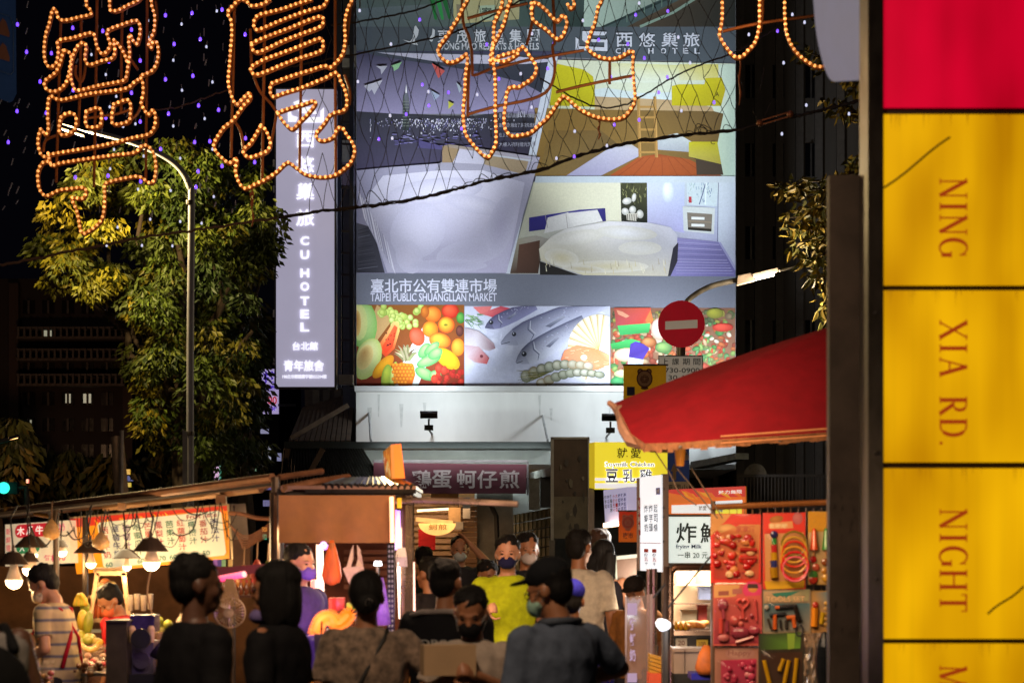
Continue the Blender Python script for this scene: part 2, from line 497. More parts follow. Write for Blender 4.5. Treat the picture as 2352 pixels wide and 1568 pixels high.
for i in range(26):
    x = 838 + i * 2.6; y = 500 + i * 4.6
    p.line([(x - 14, y - 60), (x, y), (x + 5, y + 14)], [1, 3.2, .6], rr.choice(['8f8da2', 'aaa8bc', 'd0cfdc', '75748a']))
p.poly([(819, 512), (846, 520), (866, 560), (884, 627), (819, 627)], ['4e4e58', '3e3e48', '34343e', '3a3a44', '26262e'])
for i in range(12): p.line([(822, 530 + i * 8), (846 + i * 2, 524 + i * 8)], 1.6, rr.choice(['5c5c68', '44444e', '2c2c34']))
p.m.build('city_print', PRINTM, bb)

p = Print(DP, 0.006)
p.poly([(1280, 138), (1689, 147), (1689, 405), (1228, 405)], ['c3c9b0', 'b9c4b4', 'a9b8ac', '8b8c6e'])
p.poly([(1400, 145), (1560, 150), (1560, 190), (1400, 190)], ['c2c49a', 'b9bc84', 'bfc8b8', 'c2ccc0'])
p.poly([(1560, 148), (1650, 148), (1650, 185), (1560, 185)], ['b5b27a', 'b8b25c', 'c0bc74', 'bdc0a2'])
p.poly([(1276, 146), (1340, 160), (1362, 176), (1366, 200), (1366, 246), (1262, 243)], ['b4ae1c', 'b8b21e', 'aaa41a', 'b0aa1c', 'a29a18', 'a09816'])
p.poly([(1366, 206), (1390, 202), (1470, 214), (1545, 212), (1545, 240), (1366, 232)], 'b4c2c4')
p.poly([(1366, 222), (1545, 230), (1635, 246), (1640, 256), (1366, 252)], 'a08a68')
p.poly([(1543, 198), (1560, 194), (1618, 194), (1620, 180), (1672, 178), (1668, 200), (1656, 244), (1543, 243)], ['aea61a', 'b2aa1c', 'b0a81c', 'aca41c', 'b4ac24', 'a8a01c', '9c941a', 'a29a18'])
p.poly([(1228, 248), (1366, 252), (1640, 256), (1664, 262), (1650, 330), (1640, 405), (1228, 405)], ['7d6230', '735a2c', '5e4c2c', '5c4a2c', '64502c', '5a4424', '7a6030'])
p.poly([(1260, 300), (1380, 300), (1430, 340), (1300, 400), (1240, 402)], ['6e562c', '64502c', '544428', '6e5a36', '7a6438'])
p.poly([(1300, 404), (1400, 340), (1440, 325), (1470, 345), (1466, 360), (1380, 404)], ['8d8ba6', 'a6a6b8', '9a9a90', 'a0a0ac', '9896ac', '8e8ca8'])
p.poly([(1508, 318), (1555, 306), (1595, 330), (1590, 350), (1508, 344)], ['9aa2a8', 'a9b1b2', 'a4acb0', '8a9098', '8e949c'])
p.poly([(1398, 405), (1470, 360), (1512, 354), (1582, 366), (1660, 405)], ['8c4420', '8e4824', '7a3c1e', '8a4622', '84421e'])
for i in range(7): p.line([(1420 + i * 34, 404), (1478 + i * 14, 362)], 1.0, '6e3418')
p.poly([(1582, 326), (1648, 326), (1654, 350), (1680, 378), (1676, 382), (1582, 360)], ['a49e1e', 'a09a1c', '9c9634', '90863a', '8a7e36', '9a9240'])
p.poly([(1582, 360), (1676, 382), (1672, 402), (1600, 402), (1598, 366)], '3c3228')
p.poly([(1650, 150), (1689, 147), (1689, 405), (1662, 405), (1648, 330), (1670, 220)], ['b4c6b8', 'a9bdb0', '9aafa4', '9aac9c', 'a4b6a4', 'b0c2b4'])
for x in (1466, 1504):
    p.line([(x, 222), (x + 4, 362)], 7, '8d6c3a'); p.line([(x + 1.5, 222), (x + 5.5, 362)], 2, 'a8854c')
for y in (246, 270, 298, 326, 350): p.line([(1468, y), (1506, y)], 5, '97753f')
p.text('A', 1643, 212, 1652, 222, '4e4018', .02); p.text('C', 1632, 322, 1642, 332, '4e4018', .02)
p.m.build('bunk_room_print', PRINTM, bb)

p = Print(DP, 0.006)
p.poly([(1226, 418), (1689, 418), (1689, 635), (1168, 629)], ['b2b49c', 'a0aec0', '8e8cb4', '9a9a92'])
p.poly([(1228, 420), (1426, 420), (1428, 512), (1208, 512)], ['bfbea6', 'c6c5b0', 'c2c1ac', 'a9a898'])
p.poly([(1486, 420), (1572, 420), (1572, 535), (1486, 520)], ['b0b8cc', 'a4b0c8', '9c9cc6', 'a8a8c8'])
p.ell(1534, 440, 14, 26, 0, 'd4dce8', 'aab4ca')
p.poly([(1215, 500), (1330, 482), (1390, 478), (1392, 508), (1215, 532)], ['2e2a70', '37337c', '2c2868', '26225e', '2a2664'])
p.poly([(1258, 500), (1305, 488), (1322, 520), (1250, 536)], 'bebdbc'); p.poly([(1302, 490), (1372, 482), (1384, 508), (1318, 520)], 'c3c2c0')
p.poly([(1425, 419), (1486, 419), (1487, 512), (1427, 508)], ['3a3c26', '44442c', '20221c', '1c1e18'])
for i in range(60):
    x = rr.uniform(1427, 1484); y = rr.uniform(421, 470)
    p.line([(x, y), (x + rr.uniform(-4, 4), y - rr.uniform(4, 12))], [2, .5], rr.choice(['5c5e3c', '2a2c1e', '77784c', '8a8a5e', '3e4028']))
for cx, cy, rx, ry, ro in ((1440, 462, 11, 8, -12), (1456, 454, 5, 10, 10), (1436, 486, 9, 8, 30), (1453, 482, 8, 9, 0), (1470, 492, 8, 10, -10)): p.ell(cx, cy, rx, ry, ro, 'd8d8d4', '9a9a94')
p.poly([(1438, 490), (1466, 490), (1462, 508), (1440, 506)], 'b8b4a8')
for i in range(5): p.line([(1441 + i * 5, 492), (1442 + i * 5, 507)], 1.5, '2a2824')
p.poly([(1578, 419), (1650, 419), (1646, 474), (1578, 470)], 'aebcc2')
for i in range(34):
    x = rr.uniform(1582, 1644); y = rr.uniform(424, 466)
    p.line([(x, y), (x + rr.uniform(-3, 3), y - rr.uniform(3, 10))], 1.5, rr.choice(['7e90a4', '95a6b0', '5e6c8c', '8fa4a0']))
p.line([(1606, 470), (1614, 445), (1620, 422)], 2.2, '4c5478'); p.line([(1622, 419), (1620, 470)], 3, 'c6d2d4')
p.poly([(1582, 452), (1588, 452), (1589, 466), (1582, 466)], 'a03038')
p.poly([(1568, 474), (1642, 478), (1640, 538), (1570, 530)], 'b2b8b8'); p.poly([(1578, 488), (1636, 492), (1634, 532), (1580, 528)], '6d665c')
for y in (498, 514): p.poly([(1588, y), (1618, y + 1), (1618, y + 7), (1588, y + 6)], 'c8cccc')
p.line([(1580, 508), (1634, 511)], 1.5, '8a7a68'); p.poly([(1580, 522), (1634, 526), (1634, 532), (1580, 528)], '25221e')
p.poly([(1650, 419), (1689, 419), (1689, 628), (1650, 552)], ['b2bcc6', 'a6b0bc', '9b9fb6', 'a6aebc']); p.line([(1650, 419), (1648, 555)], 1.5, '4a4e66')
p.poly([(1556, 546), (1650, 556), (1689, 622), (1689, 635), (1540, 634)], ['7f7ba8', '6c6896', '5c588a', '5a5688', '716d9c'])
for i in range(12): p.line([(1552, 556 + i * 6.5), (1652 + i * 3, 562 + i * 6)], 1.2, rr.choice(['8a86b2', '5e5a8c', '9996bc']))
p.poly([(1650, 556), (1655, 556), (1689, 612), (1689, 622)], '8a8ab0')
p.poly([(1176, 552), (1232, 542), (1262, 550), (1240, 602), (1236, 628), (1172, 628)], ['8d8a78', '98948a', '8a8680', '3c2c24', '2e221c', '4a3a30'])
p.poly([(1192, 562), (1240, 552), (1236, 626), (1186, 627)], ['5a4034', '4a342a', '3c2a22', '46322a'])
p.poly([(1240, 600), (1330, 632), (1240, 631)], '22201f')
p.poly([(1238, 572), (1268, 542), (1300, 526), (1400, 508), (1490, 512), (1540, 522), (1556, 540), (1555, 562), (1546, 600), (1536, 634), (1340, 632), (1242, 598)],
       ['bebaaa', 'c2c0ba', 'bfbebe', 'c4c3c6', 'c2c2c8', 'b9b9c4', 'a9a9b8', 'acacb6', 'a8a8ae', 'a9a59a', 'b7b196', 'b2ad98'])
for cx, cy, rx, ry, ro, c in ((1330, 545, 60, 16, -8, 'c9c7c2'), (1440, 535, 70, 16, 4, 'c8c8cc'), (1290, 592, 40, 20, 10, 'b4ac90'), (1400, 612, 90, 14, 0, 'b6af94'), (1470, 570, 50, 16, 0, 'c2c1bf'), (1340, 618, 50, 8, 4, 'a89f84')): p.ell(cx, cy, rx, ry, ro, c, 'bcbab2', 0, 0)
for x0, x1 in ((1300, 1304), (1252, 1258)): p.line([(x0, 492), (x1, 524)], 1.4, '8c8a88')
for i in range(30):
    x = rr.uniform(1250, 1530); y = rr.uniform(606, 630)
    p.line([(x, y - 14), (x + 2, y)], [.6, 2.4], rr.choice(['a8a088', 'cac6ae', '989080', 'b6ac8c']))
p.poly([(1546, 570), (1558, 556), (1556, 600), (1540, 634), (1534, 634)], '2c2a34')
p.m.build('bedroom_print', PRINTM, bb)
p = Print(DP, 0.012)
p.poly([(1262, 128), (1283, 129), (1171, 629), (1157, 628)], 'b9c0cc'); p.poly([(1231, 405), (1689, 405), (1689, 420), (1228, 420)], 'aab4bc')
p.m.build('white_divider', PRINTM, bb)

p = Print(DP, 0.006)
p.poly([(819, -85), (1300, -85), (1300, 62), (819, 62)], ['4a5a55', '4f5f56', '46544e', '515f60'])
p.poly([(819, 20), (1000, 10), (1000, 62), (819, 62)], ['56636a', '5a6668', '4d5a58', '525e62'])
p.poly([(1040, -40), (1196, -40), (1192, 45), (1042, 56)], ['9c9a70', 'a09e78', '8e8a66', '9c9870'])
for x0, y0, x1, y1, c in ((985, -10, 1002, 46, '1f6a34'), (998, -10, 1018, 46, '2c8444'), (1012, -10, 1034, 44, '1c5c2e')): p.poly([(x0, y0), (x0 + 12, y0), (x1 + 2, y1), (x1 - 4, y1)], c)
p.poly([(1048, 10), (1062, 12), (1060, 48), (1050, 48)], '77705c'); p.poly([(1100, 14), (1138, 12), (1136, 46), (1102, 48)], '8fa088')
p.text('家', 1106, 18, 1130, 34, '26302c', .02)
p.poly([(1196, -85), (1345, -85), (1340, 62), (1192, 62)], ['3c4c48', '445652', '22302e', '3a4a46'])
p.poly([(1345, -85), (1689, -85), (1689, 62), (1340, 62)], ['a2b6aa', '8a9c92', '2c3230', '93a89c'])
p.poly([(1380, 62), (1560, -20), (1600, -20), (1440, 62)], '3a4a4a'); p.poly([(1440, 62), (1600, -20), (1689, -20), (1689, 62)], ['40362a', '4c4032', '242622', '1c201e'])
p.line([(1385, 62), (1580, -22)], 5, '22302f'); p.line([(1470, 62), (1545, 30), (1625, -20)], 6, '6f8478')
for i in range(7): p.line([(1440 + i * 20, 52 - i * 9), (1440 + i * 20, 22 - i * 9)], 1.6, '5e7468')
p.poly([(819, -85), (1689, -85), (1689, -84), (819, -84)], '4a5a55')
p.m.build('lobby_print', PRINTM, bb)

p = Print(DP, 0.006)
p.clip = (819, 700, 1066, 886)
p.grad(819, 700, 1066, 886, '7a4a1c', '6a2414', 4)
p.poly([(940, 800), (975, 745), (1000, 790), (960, 886), (900, 886)], 'b6bcbc'); p.poly([(866, 700), (905, 730), (860, 790), (850, 740)], 'a88858')
p.ell(830, 742, 36, 58, -6, 'a8b87c', '6a9a4c', .1); p.ell(822, 738, 22, 44, -4, 'c8b880', 'a8b470'); p.ell(819.5, 742, 10, 30, 0, '8a5c28', 'b89a5a')
for i in range(34):
    x = rr.uniform(872, 968); y = 704 + rr.uniform(0, 22) + max(0, 20 - abs(x - 925) * .5)
    p.ell(x, y, 7, 7.6, 0, rr.choice(['c6cc78', 'b6c468', 'cdd48c']), rr.choice(['7c9438', '6e8a34', '8aa044']))
for i in range(12): p.ell(rr.uniform(900, 955), rr.uniform(735, 752), 7, 7.5, 0, 'ccd488', '7c9438')
p.poly([(873, 806), (866, 798), (904, 738), (916, 740), (918, 760), (906, 800), (886, 820)], ['c03c18', 'c4501c', 'd0a468', 'c8b068', 'c8a858', 'c04820', 'b83418'])
p.poly([(876, 800), (906, 746), (913, 752), (902, 796), (886, 812)], ['d8401c', 'dc5a34', 'd84a24', 'cc3416', 'c83014'])
for i in range(12): p.ell(rr.uniform(886, 906), rr.uniform(764, 802), 1.2, 2, 20, '3a1410', '3a1410')
for cx, cy, rx, ry, ro, a, b in ((994, 722, 19, 18, 0, 'e89038', 'c04c10'), (1034, 714, 20, 17, 0, 'e05838', '9c1c10'), (976, 716, 10, 14, 0, 'c07028', '8a4414'), (988, 756, 18, 19, 0, 'dca02c', 'c05818'), (1025, 746, 19, 19, 0, 'dcb838', 'b43c14'),
        (958, 773, 17, 22, -25, 'd86048', '9c3c18'), (1010, 782, 25, 18, 12, 'e0a838', 'c04c14'), (1058, 730, 10, 13, 0, '5c9c44', '2c6428'), (1056, 760, 9, 13, 0, '6a3c34', '3c1c18'), (1052, 797, 15, 20, 0, 'e49c38', 'c86414'),
        (1028, 824, 33, 19, 38, 'd8ac1c', 'a07c10'), (844, 824, 30, 50, 22, 'd0cc98', '98a85c'), (838, 820, 18, 30, 20, 'a8844c', 'c8b878'), (880, 842, 34, 14, -48, 'd49c1c', 'b06c10'), (888, 866, 12, 30, 8, 'a8b440', '6a842c'), (905, 860, 9, 30, 8, 'c8c878', '7a9434')):
    p.ell(cx, cy, rx, ry, ro, a, b)
p.ell(1024, 746, 5, 3, 0, '5c6c1c', '90802a', 0, 0)
for cx, cy, rx, ry, ro in ((975, 805, 12, 20, 35), (992, 800, 10, 22, 50), (985, 828, 30, 12, -22), (975, 858, 24, 13, 28), (1000, 862, 14, 12, 0), (1000, 812, 12, 18, 60)): p.ell(cx, cy, rx, ry, ro, '8cb870', '3c7c48')
p.poly([(916, 886), (900, 842), (922, 832), (950, 836), (954, 860), (946, 886)], ['c46414', 'b45410', 'cc7418', 'd07c1c', 'c06814', 'a85410'])
for i in range(34): p.ell(904 + (i % 6) * 8 + (i // 6 % 2) * 4, 838 + (i // 6) * 8, 4.5, 4.5, 0, 'd88c28', '9c4c10')
for i in range(30):
    a = rr.uniform(-2.6, -.5); L = rr.uniform(20, 44); x, y = 934 + rr.uniform(-6, 6), 828
    p.line([(x, y), (x + math.cos(a) * L * .6, y + math.sin(a) * L * .7), (x + math.cos(a) * L, y + math.sin(a) * L * .9)], [6, 4, .6], rr.choice(['8a8468', '6a6a48', 'a89c80', '5c4c38', '7c8458']))
for i in range(26): p.ell(rr.uniform(1000, 1062), rr.uniform(848, 884), rr.uniform(4, 8), rr.uniform(4, 8), 0, rr.choice(['d84830', 'c03828', 'a02820']), rr.choice(['8c1c14', '701810']))
for x, y in ((1008, 846), (1020, 850), (998, 870)): p.ell(x, y, 8, 10, 0, 'd8442c', '9c2014')
p.m.build('fruit_print', PRINTM, bb)

p = Print(DP, 0.006)
p.clip = (1067, 703, 1401, 888)
p.grad(1067, 702, 1401, 888, 'a9adc0', 'b0b4c8', 4)
for i in range(120): p.ell(rr.uniform(1070, 1398), rr.uniform(706, 884), rr.uniform(4, 20), rr.uniform(3, 12), rr.uniform(0, 180), rr.choice(['b6bace', 'a8acc2', 'bec2d2']), 'acb0c4')
for pts in ([(1086, 705), (1130, 702), (1120, 725), (1104, 722)], [(1104, 720), (1150, 700), (1172, 708), (1135, 730)]): p.poly(pts, [rr.choice(['b44848', 'c06868', 'a83c4c']) for _ in pts])
for i in range(40):
    a = rr.uniform(-.2, 1.2); x, y = rr.uniform(1068, 1100), rr.uniform(722, 745); p.line([(x, y), (x + 14 * math.cos(a), y + 12 * math.sin(a))], [2.4, .6], rr.choice(['5c7c58', '486848', '7c9870']))
def fish(nose, tail, w, back, belly, head, eye, gape=True):
    nx, ny = nose; tx, ty = tail; dx, dy = tx - nx, ty - ny; L = math.hypot(dx, dy); ux, uy = dx / L, dy / L; vx, vy = -uy, ux
    T = (0, .06, .14, .25, .4, .6, .8, 1.0); Wd = (.05, .42, .74, .95, 1, .96, .85, .7)
    at = lambda t, s: (nx + dx * t + vx * s, ny + dy * t + vy * s)
    for i in range(7):
        n = 7
        for j in range(n):
            s0, s1 = -1 + 2 * j / n, -1 + 2 * (j + 1) / n
            c0 = mixc(lin(back), lin(belly), max(0, min(1, (s0 + 1) / 2)) ** .8); c1 = mixc(lin(back), lin(belly), max(0, min(1, (s1 + 1) / 2)) ** .8)
            if i < 2: c0 = mixc(c0, lin(head), .5); c1 = mixc(c1, lin(head), .5)
            p.o += .00002
            q = [at(T[i], s0 * w * Wd[i]), at(T[i], s1 * w * Wd[i]), at(T[i + 1], s1 * w * Wd[i + 1]), at(T[i + 1], s0 * w * Wd[i + 1])]
            p.m.add([p.w(z) for z in q], [(0, 1, 2, 3)], [c0, c1, c1, c0])
    p.line([at(.3, -w * .85), at(.27, -w * .2), at(.3, w * .4), at(.25, w * .8)], [1, 2.5, 2.5, 1], '4c5064')
    p.line([at(.32, -w * .8), at(.29, -w * .2), at(.32, w * .4)], [1, 2, 1], 'b4b8c4')
    p.line([at(0.0, w * .1), at(.08, w * .2)], 1.6, '3c4050')
    for i in range(40):
        t = rr.uniform(.34, .95); s = rr.uniform(-.75, .1) * w
        a, b = at(t, s), at(t + .012, s + 2); p.line([a, b], 1.1, rr.choice(['8488a0', '6a6e88', '9a9eb4']))
    ex, ey = at(.14, -w * .28); p.ell(ex, ey, eye, eye, 0, '16161c', '30343c', 0, 0); p.ell(ex - eye * .25, ey - eye * .3, eye * .3, eye * .3, 0, 'd8dce4', '8c90a0')
    f = [at(.42, w * .1), at(.6, -w * .15), at(.62, w * .05), at(.46, w * .35)]; p.poly(f, ['5a5e70', '8a8e9c', '7a7e90', '4c5062'])
fish((1114, 752), (1230, 700), 17, '45435e', '77789a', '3c3c50', 5)
fish((1150, 788), (1390, 690), 27, '4c4e68', 'a4a8bc', '8a8ea0', 5)
fish((1185, 832), (1345, 740), 26, '42445c', 'b0b4c4', '7c8094', 6)
p.poly([(1068, 752), (1100, 760), (1134, 788), (1138, 800), (1124, 806), (1092, 800), (1068, 790)], ['8c8088', 'a49ca4', 'a49098', '7c5c64', '9c949c', 'b4b0b8', 'aca8b4'])
p.poly([(1068, 792), (1100, 796), (1124, 822), (1118, 836), (1090, 832), (1068, 818)], ['9c8890', 'a88c94', '984c50', 'a84848', 'a49098', 'aca4ac']); p.ell(1106, 818, 4, 4, 0, '54202c', '7a4048', 0, 0)
N_ = 13
for i in range(N_):
    a0 = math.radians(118 + i * 13.4); a1 = math.radians(118 + (i + 1) * 13.4); ox, oy = 1376, 802
    f = lambda a: (ox + math.cos(a) * 76 * (.95 if 150 < math.degrees(a) < 260 else .86), oy + math.sin(a) * 84 * .96 if False else oy + math.sin(a) * 80)
    am = (a0 + a1) / 2
    p.poly([(ox, oy), f(a0), f(am), f(a1)], ['c8b888', 'b8a070', 'd4d0bc', 'c8c4b0'])
    p.line([(ox, oy), f(a0)], [1, 1.8], 'a08c58')
p.poly([(1288, 826), (1296, 805), (1325, 792), (1368, 800), (1400, 815), (1400, 838), (1372, 850), (1325, 845), (1298, 838)], ['c8785c', 'd08460', 'd4805c', 'cc7850', 'd49878', 'c87854', 'c07048', 'cc7c5c', 'c47048'])
for i in range(22):
    x = rr.uniform(1296, 1390); y = rr.uniform(802, 842); p.line([(x, y), (x + rr.uniform(5, 14), y + rr.uniform(-4, 4))], 1.2, rr.choice(['e0a080', 'd89070', 'e8b498']))
p.ell(1341, 821, 8, 7, 0, 'dcd0cc', 'd8a890', 0, 0)
for (ax, ay, bx, by, w_) in ((1200, 868, 1360, 842, 14), (1236, 884, 1385, 862, 12)):
    n = 9
    for i in range(n):
        t = (i + .5) / n; x = ax + (bx - ax) * t; y = ay + (by - ay) * t - 16 * math.sin(t * PI)
        p.ell(x, y, 13, w_ * (1.05 - .35 * t), -8 + 16 * t, rr.choice(['a8a898', '989c8c', 'b4b4a8']), rr.choice(['5c6050', '4c503c', '78684c']))
for i in range(16): p.line([(1236 + i * 2, 868 - i), (1190 + rr.uniform(-5, 20), 850 + rr.uniform(0, 34))], [1.8, .6], rr.choice(['5c5c34', '3c4028', '7a7444']))
p.m.build('seafood_print', PRINTM, bb)

p = Print(DP, 0.006)
p.clip = (1402, 707, 1689, 889)
p.grad(1402, 706, 1689, 890, '6c4c3c', '7c5c48', 4)
for i in range(520):
    x, y = rr.uniform(1404, 1687), rr.uniform(716, 886)
    k = (x - 1404) / 285
    pal = ['9c4434', '7c9858', '4c7c48', 'b49c7c', 'a8603c', 'c4bca8', '8c4838', '5c8458', 'b0543c', '6c7c4c'] if y > 740 else ['5c6444', '7a6a54', '8c8444', '4c543c']
    c = rr.choice(pal); p.ell(x, y, rr.uniform(3, 10), rr.uniform(3, 8), rr.uniform(0, 180), c, tuple(z * 255 ** 0 * .45 for z in lin(c)))
p.poly([(1410, 706), (1495, 706), (1492, 740), (1470, 748), (1415, 748)], ['8c4434', 'a84438', 'b45838', '9c3830', '8c3c44']); p.poly([(1416, 712), (1430, 716), (1446, 726), (1438, 730), (1420, 722)], 'b07c64')
p.poly([(1494, 712), (1500, 736), (1490, 750), (1482, 736)], 'c86438')
p.poly([(1418, 748), (1494, 742), (1490, 764), (1424, 770)], ['3c9c54', '44a45c', '2c7840', '30844a']); p.poly([(1402, 790), (1450, 778), (1472, 784), (1450, 800), (1406, 802)], ['308c48', '3c9c54', '40a058', '2c7c40', '287038'])
p.ell(1514, 756, 19, 26, 0, 'cdc4bc', '9c7c6c'); p.ell(1516, 740, 5, 10, 0, 'd0d0dc', '9a9ab0')
for cx, cy, rx, ry, a, b in ((1490, 786, 18, 12, 'b47c50', '6c3c20'), (1440, 815, 30, 16, 'd4c4b4', 'a48068'), (1524, 798, 20, 13, '7c9c5c', '3c5c38'), (1660, 752, 24, 10, 'c44c3c', '8c2c24'), (1642, 720, 20, 12, '8c8c34', '5c5c28'), (1646, 870, 40, 26, 'b4c8c8', '7c9494'), (1666, 846, 16, 10, 'b8c4a4', '6c7c54'), (1540, 832, 26, 10, 'a45c48', '6c3428'), (1600, 842, 30, 10, 'a85444', '7c3428'), (1422, 876, 20, 12, '4c9c64', '2c6c40'), (1436, 858, 26, 10, 'c8c8a4', '8c9468')):
    p.ell(cx, cy, rx, ry, 0, a, b)
p.poly([(1448, 790), (1460, 784), (1478, 790), (1492, 800), (1476, 826), (1444, 820)], ['3c2c7c', '44348c', '34246c', '3c2c80', '483890', '3a2a78']); p.poly([(1444, 820), (1478, 826), (1470, 880), (1436, 876)], ['b4b4d4', 'a4b4b4', '94b494', 'aca4d0']); p.ell(1456, 850, 9, 12, 0, '6c5cb4', '7c70b8', 0, 0)
p.m.build('vegetable_print', PRINTM, bb)

FLOODM = M('flood_lens', 'ffffff', 0.4, emit=14, ecol=(0.85, 0.95, 1.0), var=0)
def floodlight(px, py, label, dd, tilt):
    loc = P(px, py, DB - dd)
    t = thing('floodlight', label, 'floodlight', loc, 'floodlights below the billboard')
    m = MB(); R = Matrix.Rotation(math.radians(tilt), 3, 'X')
    m.box(loc, (0.40, 0.10, 0.14), R); m.build('housing', BLACKM, t)
    m = MB(); m.box(loc + R @ Vector((0, 0.056, 0)), (0.36, 0.008, 0.12), R); m.build('lens', FLOODM, t)
    m = MB(); m.tube([loc + Vector((0, -.05, -.1)), loc + Vector((0, 0.0, -.34)), loc + Vector((0, dd, -.34))], 0.025, 6); m.build('arm', DULLSTEEL, t)
    m = MB(); m.box(loc + Vector((0, 0, -.30)), (0.20, 0.16, 0.12)); m.build('ballast_box', BLACKM, t)
    return loc
f1 = floodlight(985, 952, 'black floodlight on the white wall beneath the seafood print', 2.3, 36)
f2 = floodlight(1402, 958, 'floodlight on the white wall by the tip of the red umbrella', 2.3, 36)
f3 = floodlight(1630, 960, 'floodlight on the white wall hidden by the red umbrella', 2.3, 36)
COOL = (0.86, 0.93, 1.0)
for i, f in enumerate((f1, f2, f3)):
    e = (1.0, .9, 0.9)[i]
    lamp('floodlight_beam', 'SPOT', f + Vector((0, -.1, .10)), 11800 * e, COOL, 0.15, f + Vector((0, .0, 10)), spot=math.radians(60), blend=1.0)
    lamp('floodlight_beam', 'SPOT', f + Vector((0, -.1, .10)), 1650 * e, COOL, 0.15, f + Vector((0, 2.3, 3.2)), spot=math.radians(84), blend=1.0)
    lamp('floodlight_wash', 'SPOT', f + Vector((0, .12, .05)), 230 * e, COOL, 0.15, f + Vector((0, 2.3, .35)), spot=math.radians(160), blend=1.0)
m = MB()
for a, b in (((848, 950), (852, 1012)), ((1246, 955), (1258, 1012))): m.tube([P(*a, DB - .03), P(*b, DB - 1.3)], 0.03, 6)
m.build('stay_rod', M('white_rod', 'b9bcbc', .5), bld)

DV_ = 55.0
SIGNL = M('hotel_sign_face', 'a8a4bc', 0.5, emit=0.80, var=0.04, scale=1)
vs = thing('hotel_sign', 'tall lavender lightbox reading CU HOTEL down the edge of the billboard', 'sign', (PX(701, DV_), DV_, PZ(890, DV_)))
m = MB(); q = rect(634, 205, 768, 888, DV_); slab(m, q, .42); m.build('face', SIGNL, vs)
m = MB()
for r in ((630, 202, 634, 891), (768, 202, 772, 891), (634, 202, 768, 205), (634, 888, 768, 891)): slab(m, rect(*r, DV_ - .03), .48)
m.build('frame', M('grey_frame', '4a4a55', .5, .4), vs)
LET = M('lit_letter', 'ffffff', .4, emit=1.05, ecol=(.92, .92, 1.0), var=0)
def vtext(t, x0, y0, x1, y1, b=0.012):
    m = MB(); m.text(lambda u, v, o: P(u, v, DV_) + Vector((0, -.04, 0)), t, x0, y0, x1, y1, (1, 1, 1), b)
    g = m.f[:]; n = len(m.v)
    m.v += [(a, b2 + .034, c) for a, b2, c in m.v]; m.c += m.c
    m.f += [tuple(i + n for i in f) for f in g]
    m.build('lettering', LET, vs)
for ch, y in zip('西悠巢旅', (320, 378, 440, 500)): vtext(ch, 680, y - 19, 722, y + 19)
for ch, y in zip('CUHOTEL', (553, 585, 627, 658, 691, 721, 751)): vtext(ch, 690, y - 10, 710, y + 10, .03)
vtext('台北館', 672, 785, 730, 804); vtext('青年旅舍', 652, 827, 744, 852); vtext('198北市都建廣字號055294號', 649, 860, 750, 869, 0)
m = MB()
for pts in ([(674, 236), (690, 230), (716, 232), (720, 238), (700, 240), (696, 246), (722, 248), (728, 262), (690, 260), (682, 250)], [(661, 252), (668, 256), (670, 266), (684, 270), (680, 280), (662, 280)], [(696, 270), (736, 270), (736, 256), (744, 248), (744, 282), (690, 282)]):
    m.prism([P(*a, DV_) + Vector((0, -.04, 0)) for a in pts], [P(*a, DV_) + Vector((0, -.006, 0)) for a in pts])
m.build('logo', LET, vs)
m = MB()
for y in (375, 435, 520, 610, 720, 830): m.box(P(629, y, DV_), (.035, .1, .16))
m.build('clamp', M('white_clamp', 'c8c8d8', .4), vs)
lt = thing('sign_lattice', 'dark blue steel lattice carrying the tall hotel sign', 'steel frame', (PX(793, DV_), DV_, PZ(890, DV_)))
NAVY = M('navy_paint', '1f2942', .5, .2, var=.3)
m = MB()
for px in (779, 808):
    m.bar(P(px, -60, DV_ + .6), P(px, 890, DV_ + .6), U(9, DV_), .1); 
m.build('post', NAVY, lt)
for i in range(19):
    m = MB(); y = -20 + i * 50; m.bar(P(772, y, DV_ + .62), P(814, y + 2, DV_ + .62), .05)
    m.build('rung', M('rust_blue', '3a3640', .6, .3), lt)
m = MB(); m.box(P(795, 872, DV_ + .3), (.32, .3, .22)); m.build('junction_box', M('box_grey', '77737c', .5), lt)
DS = 56.0
CONC = M('grimy_concrete', '77736a', .85, var=.35, bump=.2, scale=3)
ca = thing('canopy', 'long dark canopy beam projecting under the floodlit white wall', 'canopy', (PX(960, DS), DS, PZ(1026, DS)))
m = MB(); q = rect(652, 1014, 1266, 1029, DS); slab(m, q, 1.6); m.build('beam', M('dark_green_metal', '23282a', .5, .3), ca)
m = MB()
for i in range(30):
    px = 655 + i * 6
    m.tube([P(px, 1029, DS + .1), P(px + (i - 4) * 2.2, 1118, DS - 2.2 + 1.8)], .035, 5)
q = Quad((652, 1028, DS + .3), (830, 1028, DS + .3), (790, 1120, DS + 1.5), (640, 1120, DS + 1.5)); slab(m, q, .03)
m.build('corrugated_sheet', M('dark_corrugated', '24221f', .5, .4, var=.4), ca)
m = MB(); m.bar(P(662, 1030, DS), P(650, 1100, DS), .12); m.build('brace', M('wood_brown', '6b5140', .7), ca)
m = MB(); m.bar(P(742, 1030, DS - .2), P(712, 1085, DS - .2), .12); m.build('brace', MATS['wood_brown'], ca)
ro = thing('lean_to_roof', 'dim sloping lean-to roof beside the white wall under the tall hotel sign', 'roof', P(740, 1010, 59))
m = MB()
for i in range(12): m.bar(P(700 + i * 10, 935 - i * 3, 60), P(668 + i * 12, 1012, 57), .1, .03)
m.build('slat', M('weathered_timber', '5a4a3c', .8, var=.4), ro)
m = MB(); m.bar(P(668, 1006, 56.6), P(800, 930, 56.6), .1); m.build('rafter', M('pale_timber', '8a7762', .8), ro)
